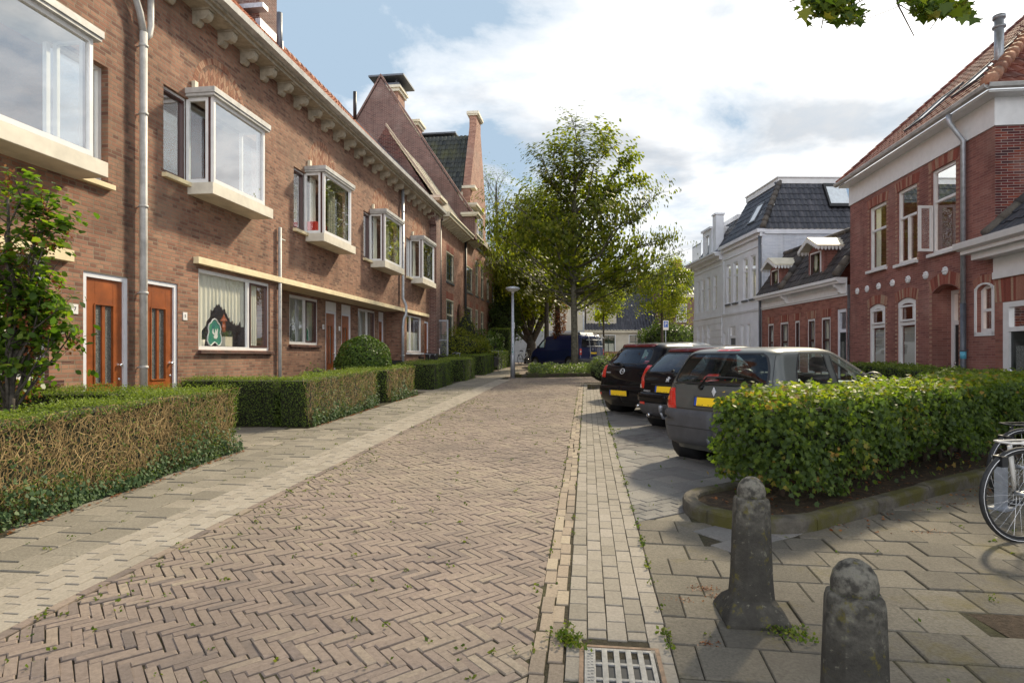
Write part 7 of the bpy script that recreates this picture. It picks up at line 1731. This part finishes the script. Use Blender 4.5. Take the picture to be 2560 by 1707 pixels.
# ================================================================== STREET FURNITURE
mbz, tb = material('weathered bollard stone'); tcn = tb.new('ShaderNodeTexCoord').outputs['Object']
n1_ = tb.noise(tcn, 9, 7, .7); n2_ = tb.noise(tcn, 85, 5, .7); n3_ = tb.noise(tcn, 30, 4, .6)
c = tb.ramp(n1_, [(.3, (.035, .032, .027)), (.55, (.06, .055, .046)), (.75, (.10, .092, .075))])
z_ = tb.new('ShaderNodeSeparateXYZ', {0: tcn}).outputs[2]
c = tb.mix(tb.math('MULTIPLY', tb.ramp(z_, [(.45, 0), (.72, 1)]), tb.ramp(n3_, [(.4, 0), (.6, .9)])), c, (.20, .185, .15))
c = tb.mix(tb.ramp(n3_, [(.62, 0), (.68, .8)]), c, (.17, .16, .12)); c = tb.mix(tb.ramp(tb.noise(tcn, 16, 5, .7), [(.58, 0), (.66, .7)]), c, (.13, .11, .02))
finish(tb, c, .95, 0, .2, tb.math('ADD', n2_, n1_), .9, .008)
def bollard(label, x, y, rz, foot=True):
    t = thing('bollard', label, 'bollard', (x, y, zg(y)-.005), rz, 'stone bollards at the corner of the pavement')
    m = MB(); n = 8; a0 = math.pi/8
    def ring(r, z, sq=0): return [((r*(1+sq*.30*abs(math.cos(2*(a0+2*math.pi*k/n)))**0))*math.cos(a0+2*math.pi*k/n), r*math.sin(a0+2*math.pi*k/n), z) for k in range(n)]
    c_ = lambda r, ch, z: [(r, -r+ch, z), (r, r-ch, z), (r-ch, r, z), (-r+ch, r, z), (-r, r-ch, z), (-r, -r+ch, z), (-r+ch, -r, z), (r-ch, -r, z)]
    prof = [(.165, .005, 0), (.165, .005, .02), (.132, .012, .085), (.106, .045, .125), (.101, .055, .22), (.088, .050, .62), (.082, .045, .645), (.072, .04, .652)]
    vs = []
    for r, ch, z in prof: vs += c_(r, ch, z)
    fs = [(i*8+k, i*8+(k+1) % 8, (i+1)*8+(k+1) % 8, (i+1)*8+k) for i in range(len(prof)-1) for k in range(8)]+[tuple(range(56, 64))]
    m.add(vs, fs); o = m.build('shaft', mbz, t, bevel=.006)
    m = MB(); m.lathe([(.068, .64), (.072, .655), (.074, .68), (.066, .715), (.048, .742), (.025, .757), (0, .762)], 20); m.build('cap', mbz, t)
    k = 900; P = rng.normal(0, 1, (k, 3)); P = unit(P); P[:, 2] = np.abs(P[:, 2])*.15; ang_ = rng.random(k)*6.28; P = np.stack([np.cos(ang_)*.070, np.sin(ang_)*.070, .652+rng.random(k)*.012], 1); leaves('moss', P[:260], np.tile([0, 0, 1.], (260, 1)), .008, M_weed, QUADL, t, None, .8)
    return t
bx, by = G(1878, 1540); bollard('octagonal stone bollard with flared foot and domed cap beside the kerbed bed', bx, by, R(-6))
bollard('nearest octagonal stone bollard with chipped domed cap, cut by the lower edge of the picture', 856/1510*2.02, 2.02, R(-20))
# drain grate
gx0, gy1 = G(1444, 1618.8); t = thing('drain_grate', 'cast iron street drain grate with two rows of slots in the gutter', 'drain grate', (gx0+.18, gy1-.17, zg(2.75)), R(-7))
M_iron = plain('cast iron', (.27, .265, .255), .5, .4, var=.2, scale=25, bump=.4)
m = MB(); w_, h_ = .34, .34; a, b = -w_/2, w_/2
m.box(a-.02, a+.0, a-.02, b+.02, -.03, .004); m.box(b, b+.02, a-.02, b+.02, -.03, .004); m.box(a, b, b, b+.02, -.03, .004); m.box(a, b, a-.02, a, -.03, .004)
m.build('frame', plain('rusty frame', (.22, .15, .10), .7, .3, var=.3, scale=20), t)
m = MB(); xs = [a+.004, a+.055]; n = 5; sw, gw = .030, (w_-.008-.051-5*.030)/5; rows_ = [(b-.004-.02, b-.02-.115), (b-.155, b-.27), (b-.29, a+.02)]
def gb(x0, x1, y0, y1): m.box(x0, x1, y0, y1, -.025, .002)
ys = [b-.004, b-.024, b-.139, b-.159, b-.274, b-.294, a+.004]
gb(a+.004, a+.055, a+.004, b-.004)
for k in range(n+0): x = a+.055+sw+k*(sw+gw); gb(x, min(x+gw, b-.004), a+.004, b-.004)
gb(b-.012, b-.004, a+.004, b-.004)
for y0_, y1_ in ((ys[1], ys[0]), (ys[3], ys[2]), (ys[5], ys[4])): 
    for k in range(n): x = a+.055+k*(sw+gw); gb(x, x+sw, y0_, y1_)
g_ = m.build('grating', M_iron, t, bevel=.0015)
m = MB(); m.box(a, b, a, b, -.028, -.0255+.019); m.build('slot_shade', M_black, t)  # shallow black slab, painted shade in place of the drain's depth
m = MB(); r_ = random.Random(4)
for k in range(11): y = a+.03+k*.027; s_ = r_.choice([.010, .014]); m.box(a+.018, a+.018+s_, y, y+.006, .002, .0045); m.box(a+.034, a+.034+s_, y+.004, y+.016, .002, .0045)
m.build('raised_marks', M_iron, t)
# the slab covers the ground sheets, so the slots look deep and dark
# street lamp
t = thing('street_lamp', 'grey street lamp with flat disc head and graffiti at the end of the left pavement', 'street lamp', (.03, 25.0, zg(25)))
m = MB(); m.tube([(0, 0, -.05), (0, 0, .95), (.0, 0, 1.0), (.0, 0, 3.62)], [.10, .095, .075, .05], 16); m.build('post', M_steel, t)
m = MB(); m.lathe([(.0, 3.78), (.10, 3.785), (.25, 3.75), (.30, 3.71), (.30, 3.68), (.27, 3.66)], 28); hd = m.build('lamp_head', M_zinc, t)
m = MB(); m.lathe([(.27, 3.665), (.20, 3.60), (.09, 3.57), (.06, 3.56), (.055, 3.50)], 24); m.build('lamp_shade', plain('opal lamp shade', (.55, .55, .52), .4, var=.05), hd)
m = MB(); m.box(.05, .085, -.03, .03, 2.05, 2.30); m.build('control_box', M_gut, t)
m = MB()
for (z0, z1, x0, x1) in ((1.05, 1.12, -.05, .03), (1.12, 1.30, -.02, .0), (1.20, 1.23, -.05, .04), (.95, 1.06, .0, .025), (1.35, 1.42, -.03, .02)): m.extr([(x0, z0), (x1, z0+.03), (x1-.01, z1), (x0+.02, z1-.02)], 'y', -.093, -.085)
m.build('graffiti', plain('green graffiti', (.02, .22, .17), .6), t)
# second small lamp far off
t = thing('street_lamp', 'distant grey street lamp with flat head beyond the van, near the parking sign', 'street lamp', (6.15, 52.0, zg(50))); m = MB(); m.tube([(0, 0, 0), (0, 0, 4.6)], [.09, .05], 10); m.build('post', M_steel, t); m = MB(); m.lathe([(0, 4.8), (.3, 4.74), (.34, 4.68), (.28, 4.62), (.1, 4.58)], 16); m.build('lamp_head', M_zinc, t)
# parking sign
t = thing('parking_sign', 'blue and white parking sign on a grey pole below the bright green tree', 'sign', (38/1510*(1664-1280), 38.0, zg(38))); m = MB(); m.tube([(0, 0, 0), (0, 0, 2.75)], .03, 10); m.build('pole', M_steel, t)
m = MB(); m.box(-.17, .17, -.06, -.04, 2.25, 2.85); s_ = m.build('sign_plate', M_white, t); m = MB(); m.box(-.13, .13, -.064, -.06, 2.42, 2.80); b_ = m.build('blue_field', plain('sign blue', (.03, .12, .5), .4), s_); text('letter', 'P', .34, M_white, s_, (0, -.066, 2.61), (R(90), 0, 0))
# bicycles
def bicycle(label, x, y, rz, frame_mat, lean=0.0, rack_mat=None, basket=False, group=None):
    t = thing('bicycle', label, 'bicycle', (x, y, zg(y)), rz, group); t.rotation_euler = (lean, 0, rz)
    r = .345
    for wx_ in (0, 1.12):
        m = MB(); m.smooth = True
        n = 40; m2 = MB(); m2.tube([(wx_+r*math.cos(a)*.985, 0, r+r*math.sin(a)*.985) for a in np.linspace(0, 2*math.pi, n+1)], .019, 8, False); w_ = m2.build('wheel', M_rub, t)
        m = MB(); m.tube([(wx_+(r-.028)*math.cos(a), 0, r+(r-.028)*math.sin(a)) for a in np.linspace(0, 2*math.pi, n+1)], .011, 6, False); m.build('rim', M_black, w_)
        m = MB(); m.tube([(wx_+(r-.005)*math.cos(a), -.0185, r+(r-.005)*math.sin(a)) for a in np.linspace(0, 2*math.pi, n+1)], .0025, 4, False); m.build('reflective_band', M_white, w_)
        m = MB()
        for k in range(28):
            a = 2*math.pi*k/28; b = a+(.55 if k % 2 else -.55); s_ = .03*(1 if k % 4 < 2 else -1); m.tube([(wx_+.02*math.cos(b), s_, r+.02*math.sin(b)), (wx_+(r-.03)*math.cos(a), 0, r+(r-.03)*math.sin(a))], .0013, 3, False)
        m.build('spokes', M_chrome, w_); m = MB(); m.tube([(wx_, -.05, r), (wx_, .05, r)], .018, 10); m.build('hub', M_steel, w_)
    m = MB(); m.smooth = True; bb, st, hd, hl = (.50, 0, .30), (.34, 0, .82), (.96, 0, .86), (1.0, 0, .72)
    m.tube([bb, st], .016, 8); m.tube([(0.0, .06, r), (.0+.47, .03, .30)], .010, 6); m.tube([(0.0, -.06, r), (.47, -.03, .30)], .010, 6); m.tube([(0, .06, r), (.36, .02, .74)], .008, 6); m.tube([(0, -.06, r), (.36, -.02, .74)], .008, 6)
    m.tube([bb, hl], .018, 8); m.tube([(.37, 0, .72), (.97, 0, .80)], .016, 8); m.tube([hd, hl], .02, 8); m.tube([hl, (1.06, .05, .5), (1.12, .055, r)], .011, 6); m.tube([hl, (1.06, -.05, .5), (1.12, -.055, r)], .011, 6); m.build('frame', frame_mat, t)
    m = MB(); m.smooth = True; m.tube([hd, (.93, 0, 1.0), (.96, 0, 1.05)], .012, 6); m.tube([(.70, -.28, 1.02), (.84, -.27, 1.07), (.96, 0, 1.05), (.84, .27, 1.07), (.70, .28, 1.02)], .011, 8); m.build('handlebar', M_steel, t)
    m = MB(); m.smooth = True; m.tube([st, (.31, 0, .93)], .013, 6); m.add([(.12, -.09, .96), (.12, .09, .96), (.30, .05, .95), (.44, 0, .94), (.30, -.05, .95), (.12, -.09, .90), (.12, .09, .90), (.30, .03, .90), (.44, 0, .91), (.30, -.03, .90)], [(0, 4, 3, 2, 1), (5, 6, 7, 8, 9), (0, 1, 6, 5), (1, 2, 7, 6), (2, 3, 8, 7), (3, 4, 9, 8), (4, 0, 5, 9)]); m.build('saddle', M_black, t)
    m = MB(); m.smooth = True; m.tube([(.02, -.07, .40), (-.02, -.07, .72), (-.10, -.07, .74)], .008, 5); m.tube([(.02, .07, .40), (-.02, .07, .72)], .008, 5); m.tube([(.33, -.07, .74), (-.16, -.07, .74), (-.18, 0, .74), (-.16, .07, .74), (.33, .07, .74)], .009, 6); m.tube([(-.0, 0, .74), (.3, 0, .74)], .007, 5); m.tube([(.02, .075, .35), (-.03, .075, .70)], .012, 6); m.build('carrier', rack_mat or frame_mat, t)
    m = MB(); m.box(-.21, -.16, -.04, .04, .56, .64); m.build('rear_light', M_black, t)
    m = MB(); m.lathe([(.09, -.006), (.09, .006), (.02, .006)], 20, Matrix.Translation((.50, -.04, .30)), 'y'); m.tube([(.50, -.06, .30), (.62, -.08, .20)], .009, 5); m.tube([(.50, .06, .30), (.38, .08, .40)], .009, 5); m.box(.58, .67, -.14, -.08, .19, .21); m.box(.33, .42, .08, .14, .39, .41); m.build('crank', M_black, t)
    if basket: m = MB(); m.box(.98, 1.25, -.2, .2, .80, 1.10); m.build('basket', M_black, t)
    return t
bw = plain('white bicycle enamel', (.62, .60, .56), .35, var=.1)
bicycle('white and black bicycle nearest to the camera at the right edge', 3.80, 4.50, R(8), M_black, 0, bw, group=None)
bicycle('dark bicycle behind the white one, by the galvanised stand at the right edge', 4.62, 5.50, R(10), M_black, 0.03)
t = thing('bicycle_stand', 'galvanised steel bicycle stand post between the two right hand bicycles', 'bicycle stand', (4.34, 5.36, zg(5.36)), R(30)); m = MB(); m.box(-.055, .055, -.03, .03, 0, .46); m.box(-.07, .075, -.045, .045, .46, .475); m.box(-.09, .09, -.07, .07, 0, .02); m.build('post', M_steel, t)
bicycle('dark city bicycle with front basket parked behind the small left hedge', -3.35, 21.6, R(75), M_black, .05, None, True)
bicycle('dark bicycle leaning by the grey gate of the terrace', -3.0, 24.0, R(20), M_black, .04)
t = bicycle('bicycle with black panniers standing on the left pavement between two hedges', -1.05, 30.6, R(70), M_black, .03)
m = MB(); m.box(-.25, .25, -.28, -.08, .30, .74); m.box(-.25, .25, .08, .28, .30, .74); m.build('panniers', M_black, t, bevel=.03)
bicycle('far white bicycle on the pavement left of the van front', .55, 41.0, R(60), bw, 0)
# bench box in the garden of house D
t = thing('storage_bench', 'black slatted bench box below the grey downpipe', 'bench', (-4.3, 20.6, zg(20.6)), AL); m = MB()
for k in range(5): m.box(-.9, .9, -.3, -.27, .12+k*.15, .24+k*.15)
m.box(-.92, -.86, -.28, .3, 0, .86); m.box(.86, .92, -.28, .3, 0, .86); m.box(-.86, .86, -.27, .3, .80, .84); m.box(-.86, .86, .2, .28, .1, .80); m.build('slats', M_black, t)
# mesh gate
t = thing('metal_gate', 'grey steel framed mesh gate beside the brick pier at the end of the terrace', 'gate', (-3.35, 27.6, zg(27.6)), AL+R(90)); m = MB(); m.box(-.45, -.39, -.03, .03, 0, 2.5); m.box(.39, .45, -.03, .03, 0, 2.5); m.box(-.39, .39, -.03, .03, 2.42, 2.5); m.box(-.39, .39, -.03, .03, 1.55, 1.6); m.box(-.39, .39, -.03, .03, .05, .12); m.build('frame', M_steel, t)
m = MB()
for k in range(13): m.box(-.37+k*.06, -.362+k*.06, -.006, .006, .12, 2.42)
for k in range(24): m.box(-.39, .39, -.004, .004, .15+k*.095, .157+k*.095)
m.build('mesh', M_zinc, t); m = MB(); m.box(-.05, .05, -.02, .0, .9, 1.2); m.build('notice', M_white, t)
# window ornaments
M_sg = None
mg, tg_ = material('green stained glass'); tcn = tg_.new('ShaderNodeTexCoord').outputs['Object']; c = tg_.ramp(tg_.noise(tcn, 9, 4, .6, 1.5), [(.3, (.02, .12, .16)), (.5, (.03, .24, .17)), (.7, (.08, .34, .14))]); finish(tg_, c, .3)
BLOB = [(0, 1.0), (.22, .93), (.40, .72), (.62, .60), (.74, .30), (.66, 0), (.80, -.30), (.84, -.62), (.66, -.9), (.42, -.98), (.2, -.80), (0, -.72), (-.2, -.80), (-.42, -.98), (-.66, -.9), (-.84, -.62), (-.80, -.30), (-.66, 0), (-.74, .30), (-.62, .60), (-.40, .72), (-.22, .93)]
SWAN = [(-.35, .25), (-.30, .38), (-.22, .36), (-.24, .22), (-.18, .08), (-.05, .05), (.0, .35), (.08, .38), (.10, .15), (.30, .45), (.34, .35), (.28, -.05), (.32, -.22), (.15, -.38), (-.08, -.38), (-.2, -.25), (-.10, -.08), (-.28, -.02), (-.38, .10)]
def ornament(label, X, y, z, s, swan=True, sx_=1.0, mat=None):
    t = thing('window_ornament', label, 'window ornament', (-7.4, 0, 0), AL); m = MB(); m.extr([(X+p*s*sx_, z+q*s) for p, q in BLOB], 'y', y, y+.012); o = m.build('glass_panel', mat or mg, t)
    pts = [(X+p*s*sx_, y, z+q*s) for p, q in BLOB]; m = MB(); m.tube(pts+[pts[0]], .014, 6, False); m.build('lead_rim', M_white, t)
    if swan: m = MB(); m.extr([(X+p*s*.95*sx_+.02, z-.1*s+q*s*.95) for p, q in SWAN], 'y', y-.004, y); m.build('swan', M_white, t)
    rebase(t, X, z, y); return t
ornament('large green glass ornament with a white swan in the lace curtained window', 12.02*K, .165, 1.95, .27); ornament('small green glass ornament in the narrow right pane of the lace curtained window', 13.32*K, .15, 1.90, .20, True, .8)
ornament('clear shell shaped glass ornament with pale rim in the second ground floor window', 16.25*K, .78, 2.10, .26, False, 1.0, M_frost); ornament('slim greenish glass ornament in the right pane of the second ground floor window', 17.1*K, .78, 2.08, .22, False, .7)
t = thing('flower_pot', 'white square flower pot with small flowers in the lace curtained window', 'flower pot', (-7.4, 0, 0), AL); m = MB(); m.box(12.38*K, 12.62*K, .17, .36, 1.68, 1.88); m.build('pot', M_cream, t); k = 260; P = np.stack([rng.uniform(12.32, 12.68, k)*K, rng.uniform(.17, .36, k), rng.uniform(1.88, 2.0, k)], 1); leaves('plant', P, rng.normal(0, 1, P.shape), .03, M_lf_pale, QUADL, t); rebase(t, 12.5*K, 1.68, .27)
t = thing('clay_tower', 'little orange clay pagoda ornament hanging in the lace curtained window', 'ornament', (-7.4, 0, 0), AL); m = MB(); m.lathe([(.0, 2.36), (.02, 2.30), (.07, 2.22), (.075, 2.20), (.03, 2.19), (.035, 2.10), (.05, 2.08), (.03, 2.06), (.04, 1.98), (0, 1.97)], 12, Matrix.Translation((12.44*K, .24, 0))); m.build('body', M_org, t); rebase(t, 12.44*K, 2.0, .24)
t = thing('house_plant', 'spiky green house plant at the left of the lace curtained window', 'house plant', (-7.4, 0, 0), AL); m = MB(); m.lathe([(.07, 1.66), (.09, 1.80), (.085, 1.80)], 12, Matrix.Translation((11.72*K, .26, 0))); m.build('pot', M_ygrey, t); k = 120; P = np.stack([11.72*K+rng.normal(0, .08, k), .26+rng.normal(0, .03, k), 1.95+rng.normal(0, .12, k)], 1); leaves('leaves', P, rng.normal(0, 1, P.shape), .07, M_lf_dark, OVAL, t); rebase(t, 11.72*K, 1.66, .26)
t = thing('wall_plaque', 'round green and white wall plaque beside the second ground floor window', 'plaque', (-7.4, 0, 0), AL); m = MB(); x = 14.95*K
m.lathe([(0, .655), (.12, .652), (.125, .665)], 20, Matrix.Translation((x, 0, 2.45)), 'y'); m.build('disc', mg, t); m = MB(); m.tube([(x+.13*math.cos(a), .652, 2.45+.17*math.sin(a)) for a in np.linspace(0, 6.283, 21)], .014, 6, False); m.build('rim', M_cream, t); m = MB(); m.lathe([(0, .645), (.05, .65)], 12, Matrix.Translation((x, 0, 2.45)), 'y'); m.build('emblem', M_white, t); rebase(t, x, 2.3, .66)
# fence strip and low wall in the far street
t = thing('wooden_fence', 'low brown wooden fence in the far front gardens right of the van', 'fence', (6.8, 56.5, zg(50))); m = MB()
for k in range(24): m.box(k*.14, k*.14+.12, -.02, .02, .05, 1.0)
m.box(0, 3.4, .02, .05, .3, .36); m.box(0, 3.4, .02, .05, .8, .86); m.build('boards', plain('fence boards', (.25, .14, .07), .8, var=.2), t)
k = 900; P = np.stack([rng.uniform(4.2, 10.0, k), rng.uniform(54.5, 56, k), zg(50)+rng.random(k)*.8], 1); leaves('garden_plants', P, np.tile([0, -.5, .8], (k, 1)), .16, M_lf_gold, OVAL, None, None, .7, kind='stuff')

# crumbs of dry leaf and soil on the slabs
Q = []
for (px, py, rr, n) in ((1755, 1470, .05, 90), (1800, 1490, .04, 60), (1690, 1500, .05, 60), (1770, 1610, .03, 40), (2330, 1330, .10, 60), (2400, 1260, .15, 90)):
    X, Y = G(px, py)
    for k in range(n): x, y = X+rng.normal(0, rr), Y+rng.normal(0, rr*.5); Q.append((x, y, zg(y)+.004))
Q = np.array(Q); leaves('leaf_crumbs', Q, np.tile([0, 0, 1.], (len(Q), 1)), .012, M_lf_red, QUADL, None, None, .4, kind='stuff')
